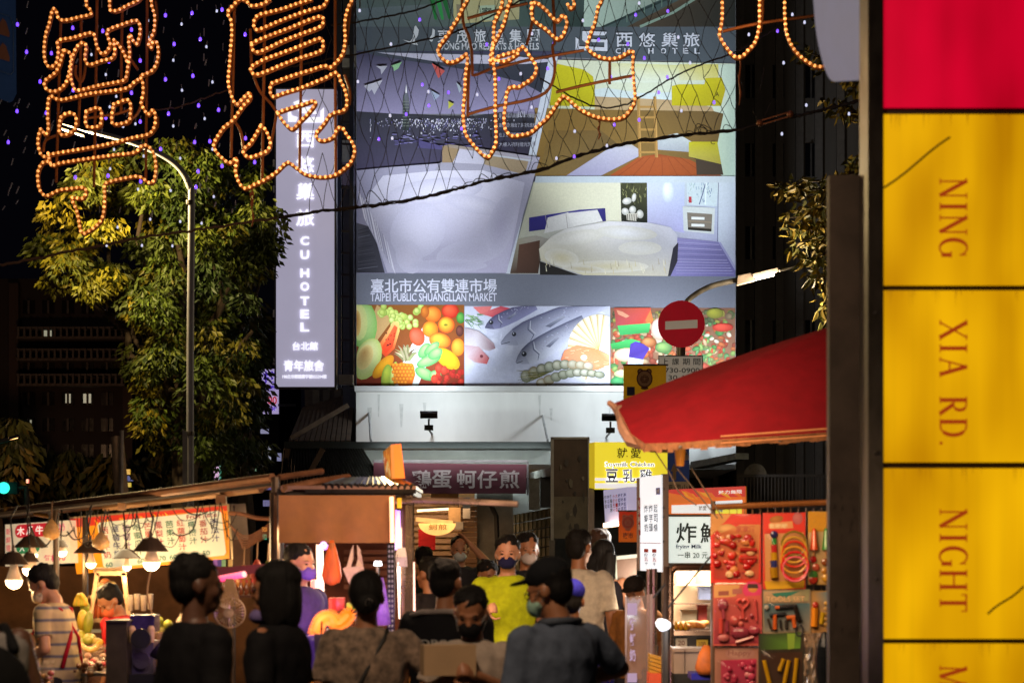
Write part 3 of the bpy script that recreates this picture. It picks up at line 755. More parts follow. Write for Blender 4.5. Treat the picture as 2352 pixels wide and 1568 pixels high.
m = MB(); slab(m, rect(700, 890, 820, 1010, 60.5), .2); m.build('back_wall', M('brown_render', '4a4038', .9), ro)
m = MB()
for x in (718, 742, 768): slab(m, rect(x, 895, x + 16, 960, 60.3), .1)
m.build('shutter', M('old_shutter', '5e5648', .7), ro)
fa = thing('shopfront', 'grey shopfront wall under the canopy behind the maroon banner', 'shop', (PX(1100, DS + 1), DS + 1.5, 0))
m = MB(); slab(m, rect(820, 1029, 1690, 1066, DS + 1.2), .2); slab(m, rect(1090, 1124, 1225, 1240, DS + 1.25), .2); slab(m, rect(1225, 1100, 1268, 1200, DS + 1.3), .2)
m.build('fascia', M('fascia_grey', 'a3a6a4', .8, var=.2, scale=2), fa)
m = MB(); slab(m, rect(1095, 1128, 1178, 1500, DS + .6), .5); m.build('pillar', CONC, fa)
m = MB(); m.tube([P(1128, 1160, DS), P(1140, 1185, DS), P(1142, 1240, DS), P(1143, 1330, DS)], .06, 6); m.build('drain_pipe', WIREM, fa)
m = MB()
for i in range(16): slab(m, rect(1060, 1150 + i * 12, 1096, 1160 + i * 12, DS + .4), .05)
m.build('roller_shutter', M('brown_shutter', '6e5138', .5, .3), fa)
m = MB(); slab(m, rect(945, 1128, 1100, 1560, DS + 3.2), .1); m.build('inner_wall', M('warm_wall', 'a98658', .8), fa)
m = MB()
for i in range(22): slab(m, rect(950, 1140 + i * 14, 1092, 1149 + i * 14, DS + 3.05), .06)
m.build('shutter_slat', M('lit_shutter', '8c6a48', .5, .3), fa)
al = thing('alley_light', 'lit fluorescent fitting over the passage beneath the maroon banner', 'lamp', P(1000, 1170, DS - 1))
m = MB(); m.bar(P(958, 1172, DS - .6), P(1030, 1168, DS - .6), .06); m.build('tube', M('warm_tube', 'fff0d0', .4, emit=2.5, ecol=(1, .72, .38), var=0), al)
m = MB(); m.bar(P(958, 1167, DS - .6), P(1030, 1163, DS - .6), .2, .05); m.build('reflector', M('cream_metal', 'b8a888', .5), al)
lamp('alley_glow', 'AREA', P(1000, 1178, DS - .8), 50, (1, .56, .26), 1.6, P(1000, 1500, DS))
lamp('alley_glow', 'POINT', P(985, 1195, DS + 1.2), 70, (1, .58, .28), .3)
du = thing('ventilation_duct', 'cream ventilation ducts hanging above the passage beneath the banner', 'duct', P(1010, 1150, DS))
m = MB(); slab(m, rect(990, 1132, 1052, 1170, DS + .2), .7); slab(m, rect(1030, 1165, 1058, 1198, DS), .5); m.build('duct', M('cream_duct', '8c7450', .5, .2), du)
m = MB(); m.bar(P(955, 1192, DS - .8), P(1040, 1200, DS - .8), .1); m.bar(P(955, 1150, DS - .5), P(1100, 1150, DS - .5), .06); m.build('pipe', M('pale_pipe', 'b09a74', .5), du)
m = MB(); slab(m, rect(1063, 1142, 1080, 1190, DS - .3), .3); slab(m, rect(1046, 1198, 1064, 1215, DS), .3); m.build('grey_box', M('box_grey2', '6c6a66', .6), du)
ms = thing('menu_sign', 'half-round cream sign hanging over a red cloth in the alley', 'sign', P(1004, 1224, DS - .9))
m = MB(); pts = [(961 + 43 - 43 * math.cos(a), 1201 + 28 * math.sin(a)) for a in [PI * i / 20 for i in range(21)]]
m.prism([P(*p_, DS - .9) for p_ in pts], [P(*p_, DS - .8) for p_ in pts]); m.build('panel', M('cream_sign', 'd8c084', .5, emit=.25, ecol=(.95, .62, .24)), ms)
m = MB(); m.text(lambda u, v, o: P(u, v, DS - .92), '蚵煎', 985, 1203, 1026, 1216, lin('8a6a30'), .01); m.build('lettering', VC, ms)
rc = MB(); slab(rc, rect(961, 1215, 1000, 1262, DS - .5), .03); tag(rc.build('red_cloth', M('red_cloth', 'b41220', .8, var=.15)), 'bright red cloth panel hanging under the half-round cream sign', 'cloth')
bn = thing('maroon_banner', 'maroon banner with faded pale brush lettering for egg and oyster omelette', 'sign', P(1030, 1132, DS - .3))
q = Quad((858, 1062, DS - .3), (1210, 1066, DS - .3), (1208, 1133, DS - .3), (858, 1133, DS - .3))
m = MB(); slab(m, q, .06); m.build('cloth', M('maroon_cloth', '4b1626', .85, var=.2, scale=3), bn)
m = MB()
for ch, x in zip('鷄蛋蚵仔煎', (968, 1015, 1071, 1119, 1170)): m.text(lambda u, v, o: P(u, v, DS - .34), ch, x - 23, 1079, x + 23, 1121, lin('9a8c90'), .018)
m.build('lettering', VC, bn)
m = MB(); slab(m, rect(1210, 1060, 1214, 1136, DS - .3), .1); slab(m, rect(856, 1056, 1213, 1062, DS - .3), .08); m.build('frame', M('dull_frame', '5c5458', .6), bn)
hd = thing('metal_hood', 'weathered white metal hood beside the maroon banner', 'hood', P(1240, 1170, DS - 1))
m = MB(); q = Quad((1216, 1085, DS), (1266, 1072, DS - 1.2), (1266, 1092, DS - 1.2), (1216, 1100, DS)); slab(m, q, .2); m.build('top', M('weathered_white', 'a8aaa6', .7, var=.4), hd)
m = MB(); slab(m, rect(1215, 1098, 1240, 1170, DS - .8), .5); m.build('side', M('pale_board', '9b988e', .8, var=.35), hd)
m = MB(); slab(m, rect(1241, 1094, 1266, 1165, DS - .7), .4); m.build('inner', M('hood_grey', '4a4a4c', .7), hd)
cp = thing('corrugated_fence', 'sagging grey-brown corrugated panel between pillar and banner', 'fence', P(1220, 1330, DS - 1.5))
for k in range(7):
    m = MB(); y0, y1 = 1182 + k * 22, 1166 + k * 22
    q = Quad((1180, y0, DS - .5), (1268, y1, DS - 2), (1268, y1 + 19, DS - 2), (1180, y0 + 19, DS - .5))
    slab(m, q, .04)
    for i in range(9): slab(m, q, .02, u0=i / 9 + .02, u1=i / 9 + .06, off=.025)
    m.build('panel', M('corrugated_ochre', '6a6144', .6, .2, var=.45, scale=4), cp)
DK = 44.0
pn = thing('notice_panel', 'tall stained brown notice panel with steel frame standing before the shops', 'panel', (PX(1310, DK), DK, 0))
m = MB(); slab(m, rect(1272, 1008, 1350, 1225, DK), .2); m.build('board', M('stained_board', '4a3c34', .8, var=.55, bump=.2, scale=1.6), pn)
m = MB(); slab(m, rect(1272, 1140, 1350, 1236, DK - .01), .05); m.build('lower_board', M('stained_board_pale', '5c5448', .8, var=.5, scale=2), pn)
m = MB(); rr = random.Random(5)
for i in range(16):
    x, y = rr.uniform(1285, 1342), rr.uniform(1050, 1215); n = 9
    r1, r2 = rr.uniform(2, 6), rr.uniform(4, 16)
    m.poly([P(x + r1 * math.cos(2 * PI * k / n) * rr.uniform(.7, 1.2), y + r2 * math.sin(2 * PI * k / n) * rr.uniform(.7, 1.2), DK - .015 - i * .0002) for k in range(n)], lin(rr.choice(['2e2826', '3a3430', '5c5448', '6a6256'])))
o = m.build('stain', VC, pn); o['kind'] = 'stuff'
for a in ((1265, 1005, 1272, 1400), (1350, 1005, 1354, 1400), (1265, 1003, 1354, 1008)):
    m = MB(); slab(m, rect(*a, DK - .02), .22); m.build('frame', M('panel_frame', '8e8c8a', .5, .4), pn)
for x in (1268, 1352):
    m = MB(); m.bar(P(x, 1240, DK), Vector((PX(x, DK), DK, 0)), .1); m.build('leg', DULLSTEEL, pn)

DR = 64.0
rb = thing('dark_building', 'unlit dark tower with vertical ribs behind the red umbrella', 'building', (PX(1900, DR), DR + 6, 0))
m = MB(); xa, xb = PX(1692, DR), PX(2500, DR); m.box(((xa + xb) / 2, DR + 6, 11), (xb - xa, 12, 22)); m.build('wall', M('dark_cladding', '4e4740', .7, var=.3, scale=.8, stretch=(3, 1, .2)), rb)
m = MB()
for x in (1700, 1742, 1790, 1836, 1880, 1930, 1980): m.bar(P(x, -200, DR - .1), P(x, 1200, DR - .1), .18, .2)
m.build('rib', M('dark_rib', '57504a', .6), rb)
for y in (-100, 150, 330, 520, 735):
    for x in (1712, 1775, 1850):
        m = MB(); slab(m, rect(x, y, x + 26, y + 75, DR - .04), .06); w_ = m.build('window', M('dark_pane', '0c0d10', .15, spec=.6), rb)
        m = MB(); m.bar(P(x + 13, y, DR - .12), P(x + 13, y + 75, DR - .12), .05); m.build('frame', M('window_alu', '5a5654', .4, .6), w_)
gw = thing('gateway', 'dim gateway with arched panel and pickets at the foot of the dark tower', 'gate', (PX(1800, 60), 60, 0))
m = MB()
for i in range(26): m.bar(P(1700 + i * 8, 1095, 60), P(1700 + i * 8, 1180, 60), .03)
m.build('picket', M('gate_metal', '4a423c', .5, .5), gw)
m = MB(); m.bar(P(1692, 1092, 60), P(1910, 1092, 60), .07); m.bar(P(1692, 1165, 60), P(1910, 1165, 60), .07); m.build('rail', MATS['gate_metal'], gw)
m = MB(); pts = [(1735 + 26 * math.cos(PI + PI * i / 14), 1090 + 26 * math.sin(PI + PI * i / 14)) for i in range(15)]
m.prism([P(*p_, 60.2) for p_ in pts], [P(*p_, 60.3) for p_ in pts]); m.build('arch_panel', M('arch_glass', '6a5c48', .3), gw)
ld = MB(); q = Quad((1586, 1060, 52), (1690, 1040, 50), (1690, 1054, 50), (1586, 1076, 52)); slab(ld, q, .3)
tag(ld.build('lean_to_sheet', M('pale_sheet', '8f9490', .6, var=.4)), 'pale crumpled roofing sheet beside the blue direction sign', 'roofing')

DA = 95.0
ap = thing('apartment_building', 'dark brick apartment block with balconies and a few lit windows', 'building', (PX(150, DA), DA + 8, 0))
m = MB(); xa, xb = PX(-30, DA), PX(312, DA); m.box(((xa + xb) / 2, DA + 8, PZ(640, DA) / 2), (xb - xa, 16, PZ(640, DA))); m.build('wall', M('dark_brick', '2a1c18', .85, var=.3, scale=4), ap)
m = MB()
for x in (20, 282): slab(m, rect(x, 650, x + 22, 1200, DA - .4), .5)
m.build('pilaster', M('brown_pilaster', '3a2820', .8), ap)
LITW = M('lit_window', 'ffffff', .4, emit=.5, ecol=lin('c8c4a8'), var=.5, scale=3)
WARMW = M('warm_window', 'ffffff', .4, emit=.6, ecol=lin('c08a48'), var=.5, scale=3)
DIMW = M('dim_window', '1a1614', .2)
rr = random.Random(21)
for j, y in enumerate((690, 752, 830, 900, 960, 1020)):
    for i in range(5):
        x = 52 + i * 45
        lit = (j, i) in ((1, 1), (3, 2), (3, 3), (4, 0))
        m = MB(); slab(m, rect(x, y, x + 28, y + 30, DA - .05), .1)
        w_ = m.build('window', DIMW, ap)
        if lit:
            m = MB(); slab(m, rect(x + rr.uniform(2, 12), y + 4, x + 17 + rr.uniform(0, 6), y + 25, DA - .14), .04); m.build('pane', LITW, w_)
        m = MB(); m.bar(P(x + 14, y, DA - .2), P(x + 14, y + 30, DA - .2), .08); m.build('frame', M('pale_window_frame', '463c38', .6), w_)
for y in (750, 800, 858):
    m = MB(); slab(m, rect(38, y, 286, y + 4, DA - 1.0), 1.2)
    for i in range(18): m.bar(P(42 + i * 14, y, DA - 1.1), P(42 + i * 14, y + 22, DA - 1.1), .08)
    slab(m, rect(38, y + 22, 286, y + 28, DA - 1.0), 1.2); m.build('balcony', M('balcony_grey', '554a44', .8), ap)
DB2 = 150.0
ob = thing('office_block', 'far unlit office block with scattered warm windows behind the street tree', 'building', (PX(440, DB2), DB2 + 8, 0))
m = MB(); xa, xb = PX(316, DB2), PX(640, DB2); m.box(((xa + xb) / 2, DB2 + 8, PZ(720, DB2) / 2), (xb - xa, 16, PZ(720, DB2))); m.build('wall', M('far_wall', '151312', .9), ob)
for x, y, w_, h, k in ((336, 858, 23, 13, 1), (325, 861, 10, 10, 1), (345, 887, 12, 8, 1), (336, 915, 14, 8, 0), (325, 916, 6, 7, 1), (390, 860, 14, 9, 0), (410, 862, 6, 10, 0), (426, 866, 6, 8, 0), (440, 897, 6, 10, 0),
        (408, 918, 6, 10, 0), (426, 922, 12, 12, 1), (448, 926, 6, 8, 0), (330, 945, 24, 9, 1), (388, 948, 14, 10, 0), (408, 952, 6, 8, 1), (460, 1000, 8, 14, 1), (352, 980, 16, 8, 0)):
    m = MB(); slab(m, rect(x, y, x + w_, y + h, DB2 - .1), .1); m.build('window', WARMW if k else M('grey_window', 'ffffff', .4, emit=.16, ecol=lin('a8a49c'), var=.5), ob)
def glow(name, label, cat, px, py, w_, h, d, col, e):
    t = MB(); slab(t, rect(px, py, px + w_, py + h, d), .2)
    return tag(t.build(name, M('sign_%s_%s' % (col, e), 'ffffff', .4, emit=e, ecol=lin(col), var=.5, scale=9)), label, cat)
ts = thing('traffic_light', 'green traffic light shining beyond the dark trees of the stall', 'traffic light', P(8, 1135, 58))
m = MB(); m.lathe(P(9, 1120, 58), [(0, 0), (.14, 0), (.14, .03), (0, .03)], 16, Matrix.Rotation(PI / 2, 3, 'X')); m.build('green_lens', M('green_signal', 'ffffff', .3, emit=2, ecol=(.02, .75, .5), var=0), ts)
m = MB(); slab(m, rect(-4, 1106, 40, 1134, 58.3), .25); m.build('housing', BLACKM, ts)
m = MB(); m.tube([P(36, 1120, 58.4), P(60, 1118, 58.4), P(62, 1150, 58.4), Vector((PX(62, 58.4), 58.4, 0))], .07, 6); m.build('pole', DULLSTEEL, ts)
s1 = thing('far_shop_sign', 'small pink and violet shop sign glowing beside the rolled canvas', 'sign', P(497, 1103, 90))
m = MB(); slab(m, rect(491, 1071, 505, 1103, 90), .3); m.build('face', M('pink_sign', 'ffffff', .4, emit=.7, ecol=lin('d8a8d8'), var=.6, scale=5), s1)
m = MB(); slab(m, rect(503, 1069, 506, 1102, 89.9), .3); m.build('edge', M('teal_edge', 'ffffff', .4, emit=.6, ecol=lin('28a488'), var=.2), s1)
glow('far_sign', 'tiny yellow sign low among the dark trees by the signal', 'sign', 288, 1077, 10, 12, 88, 'd0a020', .7)
glow('far_sign', 'tiny yellow square sign beneath the blue glints near the trees', 'sign', 291, 1108, 9, 10, 88, 'c8b020', .7)
glow('far_sign', 'small pale blue sign glinting under yellow leaves', 'sign', 282, 1092, 22, 12, 90, '8c94d8', .35)
glow('far_sign', 'tiny orange and violet sign past the rolled canvas', 'sign', 545, 1106, 9, 16, 88, 'c87878', .6)
glow('far_sign', 'teal shop light glimmering behind the lamp post', 'sign', 582, 1098, 18, 14, 90, '0c7a60', .6)
glow('far_sign', 'red glint of a tail sign low beside the traffic light', 'sign', 60, 1100, 5, 9, 85, 'c02040', .8)
glow('far_sign', 'pink vertical sliver sign above the canopy end', 'sign', 61, 1137, 4, 14, 85, 'd04070', .8)
glow('far_sign', 'white-green sign high in the dark trees', 'sign', 577, 1072, 12, 9, 90, '4c9878', .5)
glow('far_sign', 'small blue and red neon sign behind stall wires', 'sign', 553, 1210, 23, 14, 70, '8a7ad8', 1.0)
glow('far_sign', 'amber and green signal glint behind stall wires', 'sign', 602, 1210, 10, 10, 70, 'e08a20', 1.2)
glow('far_sign', 'teal drop light under the amber glint', 'sign', 603, 1226, 8, 12, 70, '10b080', 1.2)
glow('far_sign', 'orange lantern light at the post of the snack cart', 'sign', 622, 1213, 9, 20, 68, 'e08020', 1.2)
mg = thing('massage_sign', 'violet and white massage parlour lightbox beside the tall hotel sign', 'sign', P(620, 948, 66))
m = MB(); slab(m, rect(601, 847, 638, 949, 66), .3); m.build('face', M('violet_sign', 'ffffff', .4, emit=.62, ecol=lin('b9aadd'), var=.15), mg)
m = MB()
for t, y0, y1, c in (('按', 852, 880, '4a2ab0'), ('摩', 884, 905, '4a2ab0'), ('200', 910, 928, 'b83030'), ('小時', 932, 945, '6a50b8')): m.text(lambda u, v, o: P(u, v, 65.97), t, 604, y0, 636, y1, lin(c), .02)
m.build('lettering', M('violet_lettering', vcol=True, emit=.7, var=.1), mg)
m = MB(); m.bar(P(638, 860, 66.1), P(680, 860, 66.1), .06); m.bar(P(638, 930, 66.1), P(680, 930, 66.1), .06); m.build('bracket', BLACKM, mg)
for (x, y, w_, h, c, l) in ((598, 985, 18, 10, 'b0b0d8', 'pale horizontal sign glinting beneath the massage lightbox'), (615, 1025, 6, 34, 'b8bcd0', 'thin white vertical sign in the dark lane'), (636, 1040, 9, 18, '9a9cc8', 'small lilac sign in the dark lane by the canopy brace'), (612, 1112, 10, 12, '7a70c8', 'violet sign just over the stall roof pipe'), (604, 1148, 16, 14, '8884b8', 'lilac signboard behind the stall post')):
    glow('far_sign', l, 'sign', x, y, w_, h, 75, c, .45)
ctl = thing('canopy_light', 'fluorescent batten tucked beneath the long dark canopy beam', 'lamp', P(1080, 1034, DS + .3))
m = MB(); m.bar(P(860, 1022, DS + .9), P(1255, 1022, DS + .9), .05); m.build('tube', M('cool_tube', 'ffffff', .4, emit=3, ecol=(.9, 1, .95), var=0), ctl)
lamp('canopy_tube_light', 'AREA', P(1060, 1033, DS - .5), 48, (.88, 1, .95), 4, P(1060, 1200, DS + 1.4), sy=.1)
lamp('far_sodium_light', 'POINT', P(60, 1010, 83), 450, (1, .55, .28), .3)
cs2 = thing('route_sign', 'dark blue road sign with orange arrows high in the corner by the light curtain', 'road sign', P(0, 235, 19))
m = MB(); pts = [(-70, -40), (28, -40), (36, -30), (38, 215), (30, 232), (22, 236), (-70, 200)]; m.prism([P(*p_, 19) for p_ in pts], [P(*p_, 19.03) for p_ in pts]); m.build('panel', M('dim_blue', '1c3a64', .5, var=.15, emit=.10), cs2)
m = MB(); c_ = lin('8a5c48')
for y in (62, 118): m.poly([P(*p_, 18.985) for p_ in ((-6, y), (6, y - 20), (14, y - 12), (22, y + 14), (22, y + 24), (-6, y + 16))], c_)
for a, b in (((-10, 28), (22, 38)), ((24, 40), (30, 60)), ((30, 60), (31, 165)), ((31, 165), (24, 172)), ((24, 172), (-10, 160))): m.bar(P(*a, 18.985), P(*b, 18.985), .008, .004, lin('4c6684'))
m.build('arrow', VC, cs2)
m = MB(); m.tube([P(-40, -60, 19.1), Vector((PX(-40, 19.1), 19.1, 0))], .05, 8); m.build('pole', DULLSTEEL, cs2)
DL = 35.0
lp = thing('street_lamp', 'tall pale lamp post with a long curved arm passing before the leafy tree', 'street lamp', (PX(437, DL), DL, 0))
arm = smooth_path([(437, 1265), (437, 800), (440, 470), (436, 430), (415, 390), (375, 358), (300, 326), (205, 300)], 5)
m = MB(); pts = [P(x, y, DL) for x, y in arm]; pts[0].z = 0
rad = [max(.038, .056 - .020 * i / len(pts)) for i in range(len(pts))]; rad[0] = .07
m.tube(pts, rad, 12); m.build('pole', GALV, lp, smooth=True)
m = MB()
for y in (1000, 470): m.lathe(P(437, y, DL), [(.06, 0), (.062, .01), (.062, .05), (.06, .06)], 14)
m.build('collar', DULLSTEEL, lp)
m = MB(); R = Matrix.Rotation(math.radians(18), 3, 'Y')
m.box(P(172, 290, DL), (.46, .20, .05), R); m.build('lamp_head', M('lamp_grey', '2c2c2e', .6, .1), lp)
LAMPW = M('warm_led', 'ffffff', .3, emit=3, ecol=(1, .62, .26), var=0)
for x in (148, 183):
    m = MB(); m.box(P(x, 292 + (x - 148) * .32, DL) + Vector((0, -.05, -.045)), (.13, .10, .02), R); m.build('led_panel', LAMPW, lp)
lamp('street_lamp_light', 'POINT', P(165, 305, DL) + Vector((0, .2, -.35)), 1250, (1, .74, .34), .15)
m = MB(); slab(m, Quad((419, 985, DL - .1), (430, 992, DL - .1), (430, 1160, DL - .1), (419, 1160, DL - .1)), .03); m.build('plate', M('pole_plate', '8c8a88', .6, .3, var=.3), lp)

DL2 = 40.0
l2 = thing('street_lamp', 'small LED street lamp glowing at the end of a curved grey arm', 'street lamp', (PX(1560, DL2), DL2, 0))
arm = smooth_path([(1560, 1265), (1560, 760), (1574, 700), (1600, 674), (1640, 655), (1695, 643)], 5)
m = MB(); pts = [P(x, y, DL2) for x, y in arm]; pts[0].z = 0; m.tube(pts, .045, 10); m.build('arm', DULLSTEEL, l2, smooth=True)
m = MB(); R = Matrix.Rotation(math.radians(-14), 3, 'Y')
m.box(P(1710, 641, DL2), (.30, .24, .14), R, taper=.7); m.box(P(1756, 632, DL2) + Vector((0, 0, .03)), (.42, .28, .05), R); m.build('lamp_head', M('lamp_pinkish', '8a7c74', .5, .2), l2)
for i in range(9):
    m = MB(); m.box(P(1736 + i * 5, 638 - i * 1.25, DL2) + Vector((0, -.06, -.02)), (.015, .12, .05), R @ Matrix.Rotation(.35, 3, 'Y')); m.build('led', M('white_led', 'ffffff', .3, emit=9, ecol=(1, .86, .66), var=0), l2)
lamp('street_lamp_light', 'POINT', P(1757, 645, DL2) + Vector((0, -.1, -.1)), 520, (1, .80, .50), .4)
m = MB(); m.tube([P(1790, 622, DL2), P(1905, 590, DL2 + 1)], .02, 5); m.build('stay', DULLSTEEL, l2)
l3 = thing('street_lamp', 'distant sodium street lamp glowing small and orange low on the dark brick block', 'street lamp', (PX(30, 57), 57, 0))
m = MB(); m.box(P(31, 1006, 57), (.22, .1, .05), Matrix.Rotation(-.2, 3, 'Y')); m.build('lamp', M('sodium_led', 'ffffff', .3, emit=8, ecol=(1, .45, .14), var=0), l3)
m = MB(); m.tube([Vector((PX(-15, 57), 57, 0)), P(-15, 1030, 57), P(0, 1014, 57), P(45, 1002, 57)], .06, 6); m.build('pole', DULLSTEEL, l3)

DN = 31.0
ne = thing('no_entry_sign', 'round red no-entry sign on a pole above a school-hours plate', 'road sign', (PX(1566, DN), DN, 0))
RX = Matrix.Rotation(PI / 2, 3, 'X')
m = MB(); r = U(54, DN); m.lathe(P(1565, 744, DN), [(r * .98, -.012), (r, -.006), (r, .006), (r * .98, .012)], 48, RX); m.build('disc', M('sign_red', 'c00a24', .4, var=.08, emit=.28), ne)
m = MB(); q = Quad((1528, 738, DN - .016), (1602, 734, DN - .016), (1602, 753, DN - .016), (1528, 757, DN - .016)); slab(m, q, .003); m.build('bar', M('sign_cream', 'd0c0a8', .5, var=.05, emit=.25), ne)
m = MB(); m.tube([Vector((PX(1568, DN + .06), DN + .06, 0)), P(1567, 700, DN + .06)], .04, 10); m.build('pole', DULLSTEEL, ne)
tp = MB(); slab(tp, rect(1513, 818, 1614, 912, DN), .01)
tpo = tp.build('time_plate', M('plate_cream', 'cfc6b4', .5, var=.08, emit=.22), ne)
m = MB(); f = lambda u, v, o: P(u, v, DN) + Vector((0, -.014, 0))
ink = lin('1c1814')
for ch, x in zip('上課期間', (1531, 1549, 1569, 1594)): pass
for i, ch in enumerate('上課期間'): m.text(f, ch, 1519 + i * 24.5, 823, 1535 + i * 24.5, 838, ink, .006)
for i, t in enumerate(('0730-0900', '1130-1300', '1530-1630')): m.text(f, t, 1516, 845 + i * 16.5, 1607, 856 + i * 16.5, ink, .004)
m.build('lettering', VC, tpo)
m = MB()
for r_ in ((1512, 816, 1615, 818), (1512, 912, 1615, 914), (1512, 818, 1514, 912), (1613, 818, 1615, 912)): slab(m, rect(*r_, DN - .013), .004, ink)
m.build('border', VC, tpo)

def tiger(mp, m, dark, lightc, o=.004):
    el = lambda cx, cy, rx, ry, c, off, n=22: m.poly([mp(cx + rx * math.cos(2 * PI * k / n), cy + ry * math.sin(2 * PI * k / n), off) for k in range(n)], c)
    el(.28, .2, .16, .13, dark, o); el(.72, .2, .16, .13, dark, o); el(.28, .2, .09, .07, lightc, o * 1.3); el(.72, .2, .09, .07, lightc, o * 1.3)
    el(.5, .5, .42, .38, dark, o * 1.6); el(.5, .5, .36, .32, lightc, o * 1.9); el(.5, .52, .22, .19, dark, o * 2.2)
    for k in range(5):
        y = .36 + k * .08; m.add([mp(.3, y, o * 2.6), mp(.7, y, o * 2.6), mp(.66, y + .03, o * 2.6), mp(.34, y + .03, o * 2.6)], [(0, 1, 2, 3)], lightc)
    el(.5, .52, .05, .05, lightc, o * 3); el(.5, .9, .2, .06, dark, o * 2)
fl = thing('yellow_flag', 'yellow street flag with a round maroon crest hanging behind the red umbrella tip', 'flag', (PX(1480, 30), 30, PZ(980, 30)))
m = MB(); q = rect(1432, 840, 1530, 990, 30); n = 8
for i in range(n):
    u0, u1 = i / n, (i + 1) / n; f_ = lambda u: .03 * math.sin(u * 9)
    m.add([q(u0, 0, f_(u0)), q(u0, 1, f_(u0)), q(u1, 1, f_(u1)), q(u1, 0, f_(u1))], [(0, 1, 2, 3)])
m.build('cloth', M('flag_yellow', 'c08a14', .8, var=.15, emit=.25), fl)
m = MB(); mp = lambda u, v, o: P(1458 + u * 44, 843 + v * 54, 30) + Vector((0, -.04 - o, 0)); tiger(mp, m, lin('5a1f14'), lin('b08a60')); m.build('crest', VC, fl)
m = MB(); slab(m, rect(1440, 888, 1458, 908, 29.94), .002, lin('1f2c5c')); m.build('blue_mark', VC, fl)
m = MB(); m.tube([P(1430, 838, 30), P(1534, 838, 30)], .012, 6); m.build('rod', DULLSTEEL, fl)

bs = thing('direction_sign', 'blue direction sign with a white car, an up arrow and a school name plate', 'road sign', (PX(1560, 30), 30, 0))
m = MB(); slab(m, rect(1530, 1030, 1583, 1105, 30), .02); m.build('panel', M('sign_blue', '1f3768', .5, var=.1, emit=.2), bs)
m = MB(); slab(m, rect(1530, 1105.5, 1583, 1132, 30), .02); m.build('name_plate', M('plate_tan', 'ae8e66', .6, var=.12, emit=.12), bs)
m = MB(); f = lambda u, v, o: P(u, v, 30) + Vector((0, -.006, 0)); cr = lin('c8a878')
m.poly([f(1548, 1063, 0), f(1540, 1082, 0), f(1545, 1082, 0), f(1545, 1102, 0), f(1553, 1102, 0), f(1553, 1082, 0), f(1557, 1082, 0)], cr)
m.poly([f(*p_, 0) for p_ in ((1563, 1054), (1564, 1046), (1569, 1044), (1571, 1035), (1577, 1035), (1580, 1044), (1582, 1048), (1582, 1056), (1563, 1058))], lin('b8b0b0'))
m.poly([P(*p_, 29.985) for p_ in ((1572, 1044), (1573, 1037), (1576, 1037), (1578, 1044))], lin('1f3768'))
for i, ch in enumerate('萊國小'): m.text(f, ch, 1531 + i * 17, 1112, 1546 + i * 17, 1128, lin('2a1c12'), .004)
m.build('lettering', VC, bs)
m = MB(); m.tube([Vector((PX(1560, 30.1), 30.1, 0)), P(1560, 1028, 30.1)], .03, 8); m.build('pole', DULLSTEEL, bs)

DY = 24.0
sy = thing('soymilk_sign', 'bright yellow lightbox advertising soymilk chicken beneath the red umbrella', 'sign', (PX(1445, DY), DY, PZ(1122, DY)))
m = MB(); Y = lin('d8c428')
q = rect(1366, 1015, 1533, 1122, DY); slab(m, q, .28, Y)
m.build('body', M('yellow_lightbox', 'dccb28', .4, emit=.95, var=.06, scale=2), sy)
m = MB(); q2 = Quad((1353, 1017, DY + .12), (1365.5, 1015, DY), (1365.5, 1122, DY), (1353, 1120, DY + .12)); slab(m, q2, .02, Y); m.build('side', M('yellow_lightbox_side', 'c8ae20', .4, emit=.8, var=.1), sy)
m = MB(); f = lambda u, v, o: P(u, v, DY) + Vector((0, -.006 - o, 0)); W = lin('e4e4e6'); K = lin('1a1814')
for y0, y1 in ((1097, 1103.5), (1109, 1121)): m.add([f(1366.5, y0, 0), f(1366.5, y1, 0), f(1532.5, y1, 0), f(1532.5, y0, 0)], [(0, 1, 2, 3)], W)
m.build('white_stripe', M('lit_white', 'e8e8ea', .4, emit=.8, var=.04), sy)
m = MB()
for dx, dy in ((-.8, 0), (.8, 0), (0, .8), (0, -.8)):
    m.text(f, 'Soymilk Chicken', 1389 + dx, 1060 + dy, 1503 + dx, 1075 + dy, W, .012, 0)
    for i, ch in enumerate('豆乳雞'): m.text(f, ch, 1391 + i * 39 + dx * 1.6, 1077 + dy * 1.6, 1419 + i * 39 + dx * 1.6, 1107 + dy * 1.6, W, .012)
m.build('lettering_outline', MATS['lit_white'], sy)
m = MB(); f2 = lambda u, v, o: P(u, v, DY) + Vector((0, -.03, 0))
m.text(f2, 'Soymilk Chicken', 1390, 1061, 1502, 1074, K, .01)
for i, ch in enumerate('豆乳雞'): m.text(f2, ch, 1391 + i * 39, 1077, 1419 + i * 39, 1107, K, .012)
for i, ch in enumerate('就愛'): m.text(f2, ch, 1417 + i * 31, 1028, 1441 + i * 31, 1052, K, .012)
m.build('lettering', M('ink', vcol=True, var=.1, rough=.6), sy)
m = MB(); m.bar(P(1358, 1122, DY + .2), Vector((PX(1358, DY + .2), DY + .2, 0)), .06); m.bar(P(1525, 1122, DY + .2), Vector((PX(1525, DY + .2), DY + .2, 0)), .06); m.build('support', DULLSTEEL, sy)
lamp('soymilk_glow', 'AREA', P(1445, 1070, DY) + Vector((0, -.3, 0)), 14, (1, .9, .35), .9, P(1445, 1300, DY - 6), sy=.45)

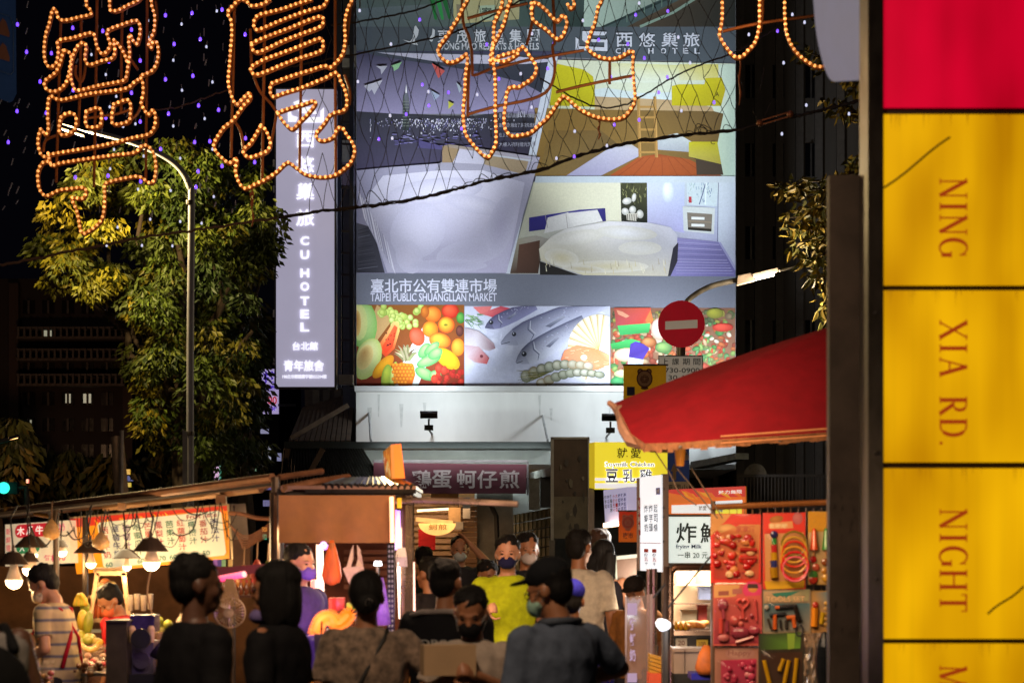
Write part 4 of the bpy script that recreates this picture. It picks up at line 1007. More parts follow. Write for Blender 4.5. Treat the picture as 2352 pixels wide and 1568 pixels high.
pb = thing('price_board', 'small lilac-white lightbox price board under the yellow lightbox', 'sign', (PX(1413, 23), 23, PZ(1205, 23)))
q = Quad((1386, 1125, 23), (1441, 1118, 22.6), (1442, 1198, 22.6), (1390, 1205, 23))
m = MB(); slab(m, q, .12); m.build('face', M('lilac_lightbox', 'b4b0d0', .4, emit=.62, var=.06), pb)
m = MB()
for i, (t, c) in enumerate((('炸芋泥', '5a5a7a'), ('地瓜球', '5c64a8'), ('雞蛋豆腐', '34343c'), ('小份五十', 'c02030'), ('大份一百', 'c02030'), ('椒鹽原味', '2a2490'), ('辣味海苔', '2a2490'), ('梅粉起司', '3a34a0'))):
    for k, ch in enumerate(t): m.text(lambda u, v, o: q(u, v, .008), ch, .05 + i * .117, .16 + k * .13, .145 + i * .117, .27 + k * .13, lin(c), .02)
m.build('lettering', MATS['ink'], pb)
m = MB(); m.bar(P(1390, 1206, 22.9), P(1442, 1199, 22.5), .04); m.build('warm_tube', M('warm_strip', 'ffffff', .4, emit=8, ecol=(1, .7, .42), var=0), pb)
tf = thing('red_flag', 'orange-red flag with a pale tiger crest hanging by the white menu post', 'flag', (PX(1441, 21.5), 21.5, PZ(1245, 21.5)))
m = MB(); q = rect(1421, 1174, 1463, 1244, 21.5); n = 6
for i in range(n):
    u0, u1 = i / n, (i + 1) / n; g_ = lambda u: .015 * math.sin(u * 8)
    m.add([q(u0, 0, g_(u0)), q(u0, 1, g_(u0)), q(u1, 1, g_(u1)), q(u1, 0, g_(u1))], [(0, 1, 2, 3)], [lin('b82a14'), lin('c86018'), lin('c86018'), lin('b82a14')])
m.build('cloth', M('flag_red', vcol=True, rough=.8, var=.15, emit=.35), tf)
m = MB(); mp = lambda u, v, o: P(1425 + u * 34, 1178 + v * 42, 21.5) + Vector((0, -.02 - o * .6, 0)); tiger(mp, m, lin('a8583c'), lin('a03418'))
m.text(lambda u, v, o: P(u, v, 21.5) + Vector((0, -.022, 0)), '夜市', 1430, 1222, 1454, 1236, lin('7c3010'), .02); m.build('crest', VC, tf)
m = MB(); m.tube([P(1419, 1173, 21.5), P(1465, 1173, 21.5)], .008, 6); m.build('rod', DULLSTEEL, tf)

DM = 20.0
mn = thing('menu_lightbox', 'tall white corrugated menu lightbox bolted to a brown steel post', 'sign', (PX(1500, DM), DM, 0))
q = Quad((1463, 1096, DM), (1519, 1090, DM - .1), (1520, 1313, DM - .1), (1466, 1309, DM))
m = MB(); slab(m, q, .1); m.build('face', M('white_lightbox', 'dfe2e6', .4, emit=1.0, var=.05, scale=3), mn)
m = MB()
for i in range(14): slab(m, q, .004, lin('c8ccd2'), u0=.06 + i * .066, u1=.075 + i * .066, v0=.33, v1=.98, off=.006)
m.build('corrugation', M('white_rib', 'cfd4da', .4, emit=.6, var=.05), mn)
m = MB(); g_ = lambda u, v, o: q(u, v, .012)
for i, t in enumerate(('炸鮮奶', '炸芋頭', '起司條')):
    for k, ch in enumerate(t): m.text(g_, ch, .30 + i * .2, .30 + k * .1, .46 + i * .2, .385 + k * .1, lin('22242a'), .012)
m.add([q(.8, .13, .012), q(.8, .2, .012), q(.97, .2, .012), q(.97, .13, .012)], [(0, 1, 2, 3)], lin('5a4ab8'))
m.text(lambda u, v, o: q(u, v, .016), '推薦', .82, .14, .95, .19, W, .01)
m.add([q(.05, .22, .012), q(.05, .62, .012), q(.15, .62, .012), q(.15, .22, .012)], [(0, 1, 2, 3)], lin('a03428'))
for k, ch in enumerate('現炸美味'): m.text(lambda u, v, o: q(u, v, .016), ch, .06, .25 + k * .085, .14, .315 + k * .085, W, .01)
m.add([q(.02, .70, .012), q(.02, .707, .012), q(.99, .707, .012), q(.99, .70, .012)], [(0, 1, 2, 3)], lin('a85a4c'))
for i in range(2):
    for k, ch in enumerate('一份五十'): m.text(g_, ch, .28 + i * .34, .765 + k * .045, .46 + i * .34, .803 + k * .045, lin('5a4a48' if k % 2 else 'b03a30'), .02)
m.build('lettering', MATS['ink'], mn)
m = MB(); m.bar(P(1527, 1088, DM - .05), Vector((PX(1527, DM), DM - .05, 0)), .055, .06); m.build('post', M('brown_steel', '6c5a50', .5, .5), mn)
for y in (1121, 1166, 1187, 1243):
    m = MB(); m.ell(P(1524, y, DM - .1), .009, seg=8, rings=5); m.build('bolt', STEEL, mn)
m = MB(); slab(m, Quad((1462, 1098, DM - .015), (1469, 1097, DM - .02), (1470, 1309, DM - .02), (1463, 1310, DM - .015)), .1); m.build('frame', M('brown_steel2', '7c6a60', .5, .4), mn)

DO = 22.5
ol = thing('orange_lightbox', 'orange and red lightbox with white panels above the fried milk board', 'sign', (PX(1625, DO), DO, PZ(1180, DO)))
q = Quad((1534, 1124, DO), (1712, 1116, DO - .1), (1713, 1180, DO - .1), (1534, 1180, DO))
m = MB(); slab(m, q, .2); m.build('body', M('orange_box', 'd86a1c', .4, emit=.62, var=.1), ol)
m = MB(); g_ = lambda u, v, o: q(u, v, .006 + o)
m.add([g_(0, 0, 0), g_(0, .12, 0), g_(.25, .3, 0), g_(.55, .36, 0), g_(1, .38, 0), g_(1, 0, 0)], [(0, 1, 2, 3, 4, 5)], lin('c83028'))
rr = random.Random(8)
for i in range(9):
    a = rr.uniform(0, .9); m.poly([g_(a, .05 + rr.uniform(0, .2), .003 + i * .0005), g_(a + .1, .2, .003 + i * .0005), g_(a + .17, .45, .003 + i * .0005), g_(a + .06, .3, .003 + i * .0005)], lin(rr.choice(['e0941c', 'd86818', 'e8a828'])))
m.build('flame_pattern', M('flame_print', vcol=True, emit=.62, rough=.4, var=.05), ol)
m = MB()
m.add([g_(.05, .64, .01), g_(.05, .97, .01), g_(.56, .97, .01), g_(.56, .62, .01)], [(0, 1, 2, 3)], lin('e6e8e6')); m.add([g_(.58, .52, .01), g_(.58, .66, .01), g_(.96, .63, .01), g_(.96, .49, .01)], [(0, 1, 2, 3)], lin('dfe4e6'))
m.add([g_(.6, .72, .01), g_(.6, .98, .01), g_(.95, .98, .01), g_(.95, .68, .01)], [(0, 1, 2, 3)], lin('e6d840'))
m.add([g_(.72, .72, .012), g_(.72, .83, .012), g_(.95, .80, .012), g_(.95, .68, .012)], [(0, 1, 2, 3)], lin('e4e6e6'))
m.build('white_panel', M('white_panel_lit', vcol=True, emit=.85, rough=.4, var=.04), ol)
m = MB(); g2 = lambda u, v, o: q(u, v, .022)
for i, ch in enumerate('魅力無限'): m.text(g2, ch, .655 + i * .078, .12, .725 + i * .078, .26, lin('e0d8d0'), .02)
m.text(g2, '就愛', .40, .68, .50, .86, lin('4a3020'), .01); m.text(g2, '雞', .66, .75, .71, .92, lin('3a6a90'), .01)
m.build('lettering', MATS['white_panel_lit'], ol)
m = MB()
for x in (1545, 1700): m.bar(P(x, 1180, DO + .1), Vector((PX(x, DO), DO + .1, 0)), .05)
m.build('support', DULLSTEEL, ol)

DF = 21.0
fm = thing('fried_milk_sign', 'white lightbox for fried fresh milk sticks, half behind the toy cards', 'sign', (PX(1590, DF), DF, PZ(1293, DF)))
q = rect(1536, 1186, 1668, 1292, DF)
m = MB(); slab(m, q, .12); m.build('face', M('mint_white_lightbox', 'd2dcd4', .4, emit=.95, var=.06, scale=2), fm)
m = MB(); f = lambda u, v, o: P(u, v, DF) + Vector((0, -.006, 0)); ink = lin('24302c')
for i, ch in enumerate('炸鮮奶'): m.text(f, ch, 1553 + i * 55, 1200, 1600 + i * 55, 1247, ink, .016)
m.text(f, 'frying Milk', 1552, 1249, 1612, 1262, lin('3c3c78'), .02); m.text(f, '一串 20 元', 1556, 1266, 1626, 1282, lin('3c443c'), .012)
m.build('lettering', MATS['ink'], fm)
m = MB()
for r_ in ((1532, 1182, 1536, 1296), (1536, 1182, 1672, 1186), (1536, 1292, 1672, 1296)): slab(m, rect(*r_, DF - .02), .15)
m.build('frame', M('sign_frame_brown', '6c5c50', .5, .4), fm)
m = MB(); m.bar(P(1540, 1296, DF + .1), Vector((PX(1540, DF), DF + .1, 0)), .05); m.bar(P(1664, 1296, DF + .1), Vector((PX(1664, DF), DF + .1, 0)), .05); m.build('support', DULLSTEEL, fm)
lamp('fried_milk_glow', 'AREA', P(1600, 1240, DF) + Vector((0, -.3, 0)), 10, (.9, 1, .95), .5, P(1600, 1300, DF - 4), sy=.4)
lamp('menu_glow', 'AREA', P(1490, 1210, DM) + Vector((-.1, -.3, 0)), 45, (1, .94, .86), .25, P(1380, 1300, DM - 3), sy=.8)
l4 = thing('street_lamp', 'added unseen street lamp arching from the kerb to light the crowd', 'street lamp', (-3.4, 5.6, 0))  # lamp added out of view to light the backs of the crowd
m = MB(); m.tube([Vector(p_) for p_ in smooth_path([(-3.4, 5.6, 0), (-3.4, 5.6, 3.5), (-3.3, 5.6, 5.2), (-2.6, 5.7, 5.9), (-1.7, 5.8, 6.1)], 5)], .05, 10); m.build('pole', GALV, l4, smooth=True)
m = MB(); m.box((-1.4, 5.8, 6.08), (.6, .24, .08)); m.build('lamp_head', MATS['lamp_grey'], l4)
m = MB(); m.box((-1.4, 5.8, 6.03), (.4, .18, .02)); m.build('led_panel', LAMPW, l4)
lamp('street_lamp_light', 'SPOT', (-1.4, 5.8, 5.95), 1000, (1, .72, .48), .2, (-.6, 11.2, 1.2), spot=math.radians(70), blend=1.0)  # light of that added lamp
def leaf_mat(name, col):
    m = M(name, vcol=True, rough=.55, var=.3, scale=3, spec=.3)
    return m
LEAF = leaf_mat('leaf', '3c4c1c')
BARK = M('bark', '4a3c30', .9, var=.4, bump=.4, scale=6)
def leaves(m, centres, rad, n, size, rr, pal, droop=.7):
    for c in centres:
        c = Vector(c); k = rr.uniform(.7, 1.25); base = lin(rr.choice(pal))
        for i in range(n):
            d = Vector((rr.gauss(0, 1), rr.gauss(0, 1), rr.gauss(0, 1))); d.normalize()
            d *= rad * k * rr.uniform(.35, 1) ** .6
            p = c + Vector((d.x, d.y, d.z * .75))
            a = Vector((d.x + rr.uniform(-.3, .3), d.y + rr.uniform(-.3, .3), -droop * rad - rr.uniform(0, .4) * rad)); a.normalize()
            s = a.cross(Vector((rr.uniform(-1, 1), rr.uniform(-1, 1), rr.uniform(-.3, .3))))
            if s.length < .05: continue
            s.normalize(); L = size * rr.uniform(.7, 1.3); wd = L * rr.uniform(.18, .26); nn = a.cross(s) * L * .08
            f = rr.uniform(.7, 1.25); col = tuple(min(1, x * f) for x in base)
            m.add([p, p + a * L * .45 + s * wd + nn, p + a * L, p + a * L * .45 - s * wd + nn], [(0, 1, 2), (0, 2, 3)], col)
def limb(m, a, b, r0, r1, rr, n=6, wob=.12):
    a = Vector(a); b = Vector(b); L = (b - a).length
    pts = [a.lerp(b, i / n) + Vector((rr.uniform(-1, 1), rr.uniform(-1, 1), rr.uniform(-.5, .5))) * L * wob * (0 < i < n) * .5 for i in range(n + 1)]
    m.tube(pts, [r0 + (r1 - r0) * i / n for i in range(n + 1)], 7)
    return pts
DT = 38.2
rr = random.Random(42)
tr = thing('street_tree', 'big leafy street tree lit yellow by the lamp beside the curved lamp arm', 'tree', (PX(430, DT + 1), DT + 1, 0))
m = MB()
top = limb(m, (PX(430, DT + 1), DT + 1, 0), P(420, 1000, DT + 1), .28, .2, rr, 8, .03)
ends = [(250, 560), (330, 470), (430, 420), (520, 480), (200, 640), (540, 640), (360, 820), (480, 840), (300, 700), (430, 620), (580, 760)]
bp = []
for e in ends:
    a = top[-1].lerp(top[-3], rr.random()); b = P(e[0], e[1], DT + 1 + rr.uniform(-1.2, 1.2)); bp += limb(m, a, b, .11, .03, rr)
m.build('trunk', BARK, tr, smooth=True)
outline = [(95, 580), (110, 490), (170, 420), (230, 380), (320, 345), (420, 330), (500, 370), (590, 400), (622, 500), (615, 600), (585, 680), (560, 800), (540, 900), (545, 1020), (500, 1080), (440, 1090), (400, 1020), (340, 1000), (310, 930), (340, 880), (300, 800), (270, 720), (230, 690), (170, 640), (120, 650)]
def inside(x, y, poly):
    c = False; j = len(poly) - 1
    for i in range(len(poly)):
        xi, yi = poly[i]; xj, yj = poly[j]
        if (yi > y) != (yj > y) and x < (xj - xi) * (y - yi) / (yj - yi) + xi: c = not c
        j = i
    return c
m = MB(); cs = []
while len(cs) < 300:
    x, y = rr.uniform(90, 625), rr.uniform(330, 1095)
    if not inside(x, y, outline): continue
    if mnoise.noise(Vector((x * .014, y * .016, 3.1))) < -.03: continue
    cs.append(P(x, y, DT + rr.uniform(-1.2, 2.6)))
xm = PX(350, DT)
leaves(m, [c for c in cs if c.x < xm], .30, 84, .125, rr, ['6e6812', '82741a', '5c5c16', '4a5016', '746a14', '3e4818'])  # yellower palette puts lamplight into the leaves on the lamp side
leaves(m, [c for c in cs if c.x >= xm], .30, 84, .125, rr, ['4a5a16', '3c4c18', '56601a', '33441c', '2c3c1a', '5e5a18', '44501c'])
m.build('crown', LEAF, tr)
t2 = thing('street_tree', 'darker tree mass standing behind, between lamp post and tall hotel sign', 'tree', (PX(560, 52), 52, 0))
m = MB(); top = limb(m, (PX(560, 52), 52, 0), P(560, 820, 52), .3, .15, rr, 8, .03)
for e in ((500, 700), (600, 640), (620, 800), (520, 900)): limb(m, top[-2], P(*e, 52), .1, .03, rr)
m.build('trunk', BARK, t2)
m = MB(); cs = []
while len(cs) < 120:
    x, y = rr.uniform(470, 585), rr.uniform(430, 1090)
    if mnoise.noise(Vector((x * .016, y * .016, 9))) < -.15 or (x - 560) ** 2 / 85 ** 2 + (y - 760) ** 2 / 330 ** 2 > 1: continue
    cs.append(P(x, y, 51 + rr.uniform(-1, 2)))
leaves(m, cs, .40, 70, .18, rr, ['2c3a18', '243216', '38401c', '403a1c'])
m.build('crown', LEAF, t2)
for i, (x0, x1, y0, y1, d, lab) in enumerate(((-40, 55, 950, 1150, 88, 'small dark tree above the green traffic light'), (60, 215, 1040, 1170, 92, 'low dark tree at the foot of the brick block'), (215, 315, 1060, 1180, 91, 'small tree with yellowish tips behind the stall roof'), (330, 470, 1040, 1150, 93, 'dim low tree behind the lamp post foot'))):
    t3 = thing('small_tree', lab, 'tree', (PX((x0 + x1) / 2, d), d, 0))
    m = MB(); tp_ = limb(m, (PX((x0 + x1) / 2, d), d, 0), P((x0 + x1) / 2, (y0 + y1) / 2 + 30, d), .16, .1, rr)
    for k in range(4): limb(m, tp_[-1], P(rr.uniform(x0, x1), rr.uniform(y0, y1), d), .06, .02, rr)
    m.build('trunk', BARK, t3)
    m = MB(); cs = []
    while len(cs) < 46:
        u, v = rr.uniform(-1, 1), rr.uniform(-1, 1)
        if u * u + v * v < 1: cs.append(P((x0 + x1) / 2 + u * (x1 - x0) / 2, (y0 + y1) / 2 + v * (y1 - y0) / 2, d + rr.uniform(-1, 1)))
    leaves(m, cs, .6, 30, .5, rr, ['3a401c', '2c341a', '4c4418']); m.build('crown', LEAF, t3)
DQ = 39.5
t4 = thing('broadleaf_tree', 'tree with long drooping leaves beside the dark post and yellow street sign', 'tree', (PX(2010, DQ + 1), DQ + 1, 0))
m = MB(); top = limb(m, (PX(2060, DQ + 1), DQ + 1, 0), P(2080, 300, DQ + 1), .3, .2, rr, 8, .03)
tips = [((2060, 480), (1880, 590)), ((2070, 420), (1820, 450)), ((2060, 380), (1790, 430)), ((2080, 500), (1830, 560)), ((2070, 560), (1900, 660)), ((2075, 300), (1910, 240)), ((2075, 260), (1930, 160)), ((2080, 330), (1960, 380)), ((2080, 200), (1850, 120)), ((2080, 640), (1905, 730)), ((2080, 200), (1890, 40)), ((2080, 520), (1850, 520)), ((2080, 540), (1880, 560)), ((2060, 470), (1815, 500)), ((2060, 500), (1850, 600)), ((2060, 400), (1840, 440)), ((2070, 560), (1870, 640)), ((2060, 450), (1860, 480)), ((2080, 600), (1895, 700)), ((2060, 520), (1830, 530))]
cs = []; 
m2 = MB()
for a, b in tips:
    pts = limb(m, P(*a, DQ + .6), P(*b, DQ + rr.uniform(-.9, 1.0)), .04, .01, rr, 8, .08)
    for p_ in pts[2:]:
        for k in range(15):
            d = Vector((rr.uniform(-1, .4), rr.uniform(-1, 1), rr.uniform(-1.2, .3))).normalized(); s = d.cross(Vector((rr.uniform(-1, 1), rr.uniform(-1, 1), rr.uniform(-1, 1)))).normalized()
            L = rr.uniform(.14, .24); wd = L * .2; st = p_ + Vector((rr.uniform(-.14, .14), rr.uniform(-.14, .14), rr.uniform(-.12, .12))); n_ = d.cross(s) * L * .12
            c = lin(rr.choice(['6a5c1c', '7a661e', '5c5a20', '84702c', '4c4c1c'])); f = rr.uniform(.8, 1.2); c = tuple(x * f for x in c)
            m2.add([st, st + d * L * .3 + s * wd + n_, st + d * L * .65 + s * wd * .8 + n_, st + d * L, st + d * L * .65 - s * wd * .8 + n_, st + d * L * .3 - s * wd + n_], [(0, 1, 2, 3), (0, 3, 4, 5)], c)
m.build('trunk', BARK, t4, smooth=True); m2.build('crown', LEAF, t4)
DC = 22.0
K = 0.26879
ZA = lambda p: (p[0] * K, p[1] * K)
ZB = lambda p: (459.4 + p[0] * K, p[1] * K)
ZC = lambda p: (803.9 + p[0] * K, p[1] * K)
ZD = lambda p: (1263.3 + p[0] * K, p[1] * K)
FRAME = M('copper_brown_frame', '8a5a38', .45, .4, var=.3, scale=10)
BULB = M('amber_bulb', 'ffffff', .3, emit=1.7, ecol=(1.0, .34, .07), var=0)
_n = BULB.node_tree; _o = _n.nodes.new('ShaderNodeObjectInfo'); _m = _n.nodes.new('ShaderNodeMapRange'); _m.inputs['To Min'].default_value = .7; _m.inputs['To Max'].default_value = 2.3
_n.links.new(_o.outputs['Random'], _m.inputs['Value']); _n.links.new(_m.outputs[0], _n.nodes['Principled BSDF'].inputs['Emission Strength'])
HALO = M('rope_light_tube', 'b06018', .3, emit=.30, ecol=(.9, .26, .03), var=.6, scale=60)
bulb_mesh = None
def character(label, Z, paths, frames, dep):
    global bulb_mesh
    allp = [Z(p) for ps in paths for p in ps]
    cx = sum(p[0] for p in allp) / len(allp); by = max(p[1] for p in allp)
    loc = P(cx, by, dep)
    t = thing('light_character', label, 'light decoration', loc, 'hanging light characters over the street')
    m = MB(); pos = []
    for ps in paths:
        q = [P(*p, dep) for p in smooth_path([Z(p) for p in ps], 4)]
        m.tube(q, .011, 5); pos += resample(q, .047)
    m.build('rope_light', HALO, t)
    m = MB()
    for ps in paths:
        q = [P(*p, dep) + Vector((.006, .035, -.012)) for p in smooth_path([Z(p) for p in ps], 3)]
        m.tube(q, .014, 5)
    m.build('outline_frame', FRAME, t)
    for fr in frames:
        m = MB(); m.tube([P(*Z(p), dep + .06) for p in smooth_path(fr, 3)], .014, 6); m.build('frame_bar', FRAME, t)
    vis = [p for p in pos if PZ(-4, dep) > p.z]; rest = [p for p in pos if not PZ(-4, dep) > p.z]
    random.Random(1).shuffle(vis)
    rest += vis[100:]; vis = vis[:100]
    if bulb_mesh is None:
        b = MB(); b.ell((0, 0, 0), (.0185, .0185, .0185), seg=8, rings=5)
        bulb_mesh = b
    for i, p in enumerate(vis):
        if i == 0:
            b = MB(); b.ell(p, .0150, seg=8, rings=5); o = b.build('bulb', BULB, t, smooth=True); first = o; fp = p
        else: copy_part(first, t, p - fp)
    b = MB()
    for p in rest: b.ell(p, .0150, seg=6, rings=4)
    if rest: o = b.build('bulb', BULB, t, smooth=True); o['kind'] = 'stuff'
    return t
c1 = [
 [(735, -420), (735, 0), (740, 50), (775, 90), (770, 125), (690, 142), (560, 172), (500, 160), (480, 95), (455, 75), (438, 115), (418, 205), (388, 300), (375, 440), (390, 540), (430, 572), (480, 535), (497, 430), (488, 365), (520, 338), (620, 322), (780, 280), (812, 330), (822, 380), (850, 440), (880, 462), (915, 432), (940, 380), (913, 290), (932, 250), (1040, 210), (1150, 175), (1187, 195), (1197, 270), (1182, 340), (1165, 376), (1130, 340), (1112, 296), (1097, 340), (1107, 460), (1088, 590), (1078, 650), (1050, 688), (840, 730), (660, 772), (622, 730), (602, 640), (612, 510), (650, 410), (700, 365), (735, 392), (724, 500), (760, 552), (870, 518), (962, 492), (980, 420), (968, 342), (1010, 380), (1055, 450), (1085, 530)],
 [(540, 432), (512, 540), (470, 620), (392, 680), (378, 735), (420, 776), (490, 772), (552, 722), (582, 650), (598, 560), (606, 475), (570, 434), (540, 432)],
 [(1285, -420), (1290, 0), (1320, 130), (1315, 260), (1282, 335), (1268, 378), (1288, 412), (1302, 365), (1338, 362), (1352, 450), (1335, 545), (1290, 610), (1200, 650), (1218, 700), (1222, 800), (1205, 880), (1240, 950), (1262, 980), (1310, 938), (1327, 1010), (1315, 1090), (1268, 1146), (1130, 1176), (900, 1235), (640, 1282), (440, 1316), (390, 1340), (342, 1308), (322, 1200), (348, 1100), (384, 1152), (410, 1100), (405, 980), (412, 852), (440, 822), (520, 852), (760, 800), (1010, 768), (1100, 744), (1160, 690), (1215, 672)],
 [(520, 1000), (560, 970), (620, 966), (650, 1010), (640, 1090), (590, 1140), (512, 1146), (505, 1060), (520, 1000)],
 [(735, 952), (780, 932), (840, 920), (866, 960), (860, 1050), (840, 1080), (745, 1082), (728, 1020), (735, 952)],
 [(970, 890), (1030, 868), (1080, 850), (1112, 880), (1110, 990), (1090, 1040), (970, 1060), (953, 1000), (970, 890)],
 [(940, -420), (935, 40), (950, 85), (1000, 90), (1090, 45), (1180, 0), (1240, -80)],
 [(410, 1310), (438, 1410), (520, 1390), (780, 1350), (1000, 1320), (1150, 1300), (1220, 1240), (1280, 1262), (1320, 1340), (1330, 1450), (1310, 1545), (1268, 1560), (1190, 1508), (1080, 1518), (912, 1558), (890, 1600), (892, 1700), (885, 1800), (870, 1865), (830, 1920), (770, 1965), (712, 1996), (685, 1965), (670, 1880), (650, 1790), (622, 1730), (615, 1690), (700, 1695), (730, 1660), (732, 1620), (700, 1600), (600, 1610), (500, 1625), (400, 1672), (360, 1652), (330, 1600), (320, 1500), (332, 1440), (360, 1392), (410, 1380), (438, 1412)]]
f1_ = [[(520, 190), (505, 700), (480, 1560)], [(695, 150), (685, 700), (670, 1080)], [(835, -420), (822, 500), (803, 1600)], [(1045, 60), (1038, 500), (1035, 960)], [(1258, -420), (1256, 400), (1245, 1540)],
       [(650, 560), (645, 640), (690, 705), (720, 640), (735, 520)], [(1330, 10), (1342, 150), (1310, 330)], [(1040, 390), (1110, 500), (1180, 600)], [(370, 1300), (390, 1200), (480, 1160)], [(750, 1010), (1000, 975), (1130, 930)], [(1100, 1040), (1170, 980), (1210, 890)], [(1345, 1000), (1345, 1090), (1290, 1150)]]
character('tall stacked amber light character hanging beside the curved lamp arm', ZA, c1, f1_, DC + .6)
c2 = [
 [(600, -10), (540, 30), (440, 50), (400, 15), (340, -12), (285, 45), (248, 80), (235, 120), (265, 180), (270, 300), (260, 420), (250, 560), (240, 700), (262, 800), (302, 890), (340, 868), (400, 805), (430, 800), (420, 850), (380, 890), (340, 942), (300, 1000), (262, 1042), (200, 1090), (140, 1180), (115, 1240), (140, 1300), (200, 1360), (250, 1392), (310, 1350), (308, 1400), (300, 1450), (315, 1520), (345, 1580), (391, 1610), (470, 1572), (560, 1530), (650, 1470), (720, 1402), (760, 1388), (830, 1440), (900, 1488), (1000, 1510), (1080, 1510), (1150, 1494), (1220, 1450), (1290, 1380), (1320, 1290), (1302, 1220), (1252, 1150), (1215, 1092), (1170, 1100), (1146, 1160), (1100, 1190), (1040, 1202), (1000, 1182), (990, 1140), (1030, 1090), (1070, 1040), (1100, 992), (1150, 962), (1220, 945), (1252, 900), (1250, 820), (1230, 750), (1200, 690), (1182, 640), (1150, 620), (1080, 660), (960, 710), (860, 750), (760, 780), (690, 802), (622, 826), (600, 790), (605, 720), (660, 692), (800, 642), (940, 600), (1060, 562), (1110, 576), (1150, 546), (1190, 500), (1225, 440), (1240, 330), (1236, 230), (1246, 130), (1272, 50), (1300, -30), (1330, -400)],
 [(1110, -80), (1060, 42), (980, 72), (860, 110), (700, 170), (600, 212), (520, 245), (470, 250), (458, 190), (490, 132), (560, 110), (700, 75), (830, 30), (960, -12)],
 [(440, 370), (500, 340), (620, 292), (760, 240), (900, 182), (1010, 142), (1050, 152), (1046, 208), (1000, 240), (860, 290), (700, 352), (560, 420), (490, 445), (448, 425), (440, 370)],
 [(450, 560), (540, 510), (700, 450), (860, 390), (1010, 330), (1046, 342), (1050, 400), (1020, 440), (860, 492), (700, 552), (560, 612), (470, 636), (430, 600), (450, 560)],
 [(660, 960), (760, 925), (880, 890), (970, 860), (982, 890), (912, 980), (850, 1040), (790, 1102), (740, 1070), (690, 1010), (660, 960)],
 [(520, 1070), (560, 1110), (590, 1180), (600, 1232), (570, 1290), (500, 1320), (420, 1342), (370, 1310), (380, 1265), (430, 1222), (480, 1140), (520, 1070)]]
f2_ = [[(300, -300), (285, 500), (265, 1350)], [(555, -300), (548, 500), (530, 1560)], [(870, -300), (865, 500), (850, 1440)], [(1155, -300), (1155, 600), (1160, 1500)], [(455, 640), (510, 780), (600, 880), (650, 950)], [(655, 960), (640, 1060), (600, 1250)], [(290, 1030), (350, 1130), (370, 1270)], [(430, 250), (435, 420), (440, 600)], [(1290, 20), (1270, 200), (1245, 420)], [(1235, 640), (1280, 780), (1275, 900)]]
character('amber light character with four slanted rungs hanging before the tall hotel sign', ZB, c2, f2_, DC)
c3 = [
 [(1040, -120), (1000, 0), (965, 60), (915, 165), (880, 215), (850, 272), (800, 340), (765, 390), (750, 442), (790, 500), (850, 532), (930, 506), (995, 462), (1000, 540), (985, 640), (980, 780), (966, 930), (970, 1060), (990, 1150), (1040, 1220), (1100, 1290), (1150, 1332), (1182, 1340), (1220, 1280), (1245, 1220), (1246, 1090), (1240, 960), (1240, 780), (1236, 640), (1226, 560), (1215, 450), (1225, 320), (1230, 200), (1260, 130), (1290, 60), (1300, 0), (1310, -120)],
 [(1390, -120), (1370, 0), (1348, 60), (1320, 180), (1272, 290), (1240, 352), (1210, 420), (1195, 550)],
 [(1240, 515), (1270, 480), (1340, 460), (1430, 430), (1480, 400), (1520, 458), (1558, 510), (1590, 570), (1580, 630), (1540, 680), (1490, 712), (1440, 742), (1370, 742), (1336, 800), (1330, 870), (1320, 940), (1315, 1040), (1330, 1110), (1380, 1160), (1460, 1152), (1540, 1132), (1610, 1070), (1680, 1010), (1740, 930), (1790, 852), (1835, 822), (1909, 888), (1979, 942), (2069, 986), (2159, 1010), (2269, 1016), (2349, 990), (2409, 912), (2434, 850), (2424, 700), (2414, 570), (2418, 440), (2369, 450), (2319, 480), (2249, 500), (2169, 495), (2089, 465), (2024, 400), (2044, 320), (2069, 250), (2094, 180), (2119, 60), (2150, 0), (2190, -150)],
 [(1550, 30), (1555, 150), (1600, 200), (1650, 232), (1700, 272), (1760, 330), (1810, 312), (1840, 250), (1852, 180), (1820, 130), (1770, 178), (1720, 140), (1680, 90), (1620, 40), (1580, 20), (1550, 70)],
 [(1860, 40), (1880, 70), (1915, 40), (1890, -60)],
 [(1270, 520), (1320, 522), (1390, 490), (1440, 450)]]
f3_ = [[(955, -200), (965, 180), (1010, 300), (1040, 450), (1045, 600), (1060, 645), (1200, 590)], [(1000, 160), (1300, 80), (1520, 30)], [(1230, 590), (1500, 520), (1720, 480), (2000, 430)], [(1000, 980), (1250, 910), (1560, 845), (1700, 760), (1750, 600), (1730, 400), (1750, 340), (1730, -100)], [(1760, 790), (2000, 730), (2350, 660), (2409, 655)], [(2220, 505), (2218, 720)], [(1560, -100), (1560, 160), (1510, 390)], [(1020, 560), (1010, 760), (1005, 1000)]]
character('broad amber light character hanging over the middle of the billboard', ZC, c3, f3_, DC - .3)
c4 = [
 [(1470, -250), (1470, 0), (1470, 140), (1460, 220), (1445, 290), (1470, 350), (1510, 410), (1560, 472), (1600, 490), (1650, 475), (1690, 432), (1740, 380), (1770, 310), (1790, 200), (1790, 100), (1790, 0), (1790, -250)],
 [(2005, -250), (2005, 0), (2005, 100), (2010, 180), (2015, 250), (2030, 310), (2060, 380), (2100, 440), (2150, 490), (2220, 540), (2280, 568), (2350, 562), (2420, 520), (2460, 440)]]
f4_ = [[(1475, 270), (1800, 200), (2280, 135)], [(1815, -250), (1815, 100), (1795, 280)]]
character('two amber light loops hanging between billboard and the white-rimmed round sign', ZD, c4, f4_, DC - .8)
for (x, y) in ((230, 150), (230, 430), (660, 150), (660, 420), (1130, 250), (1390, 180), (1720, 40)):
    lamp('bulb_spill', 'POINT', P(x, y, DC - .9), 11.0, (1, .46, .16), .4)
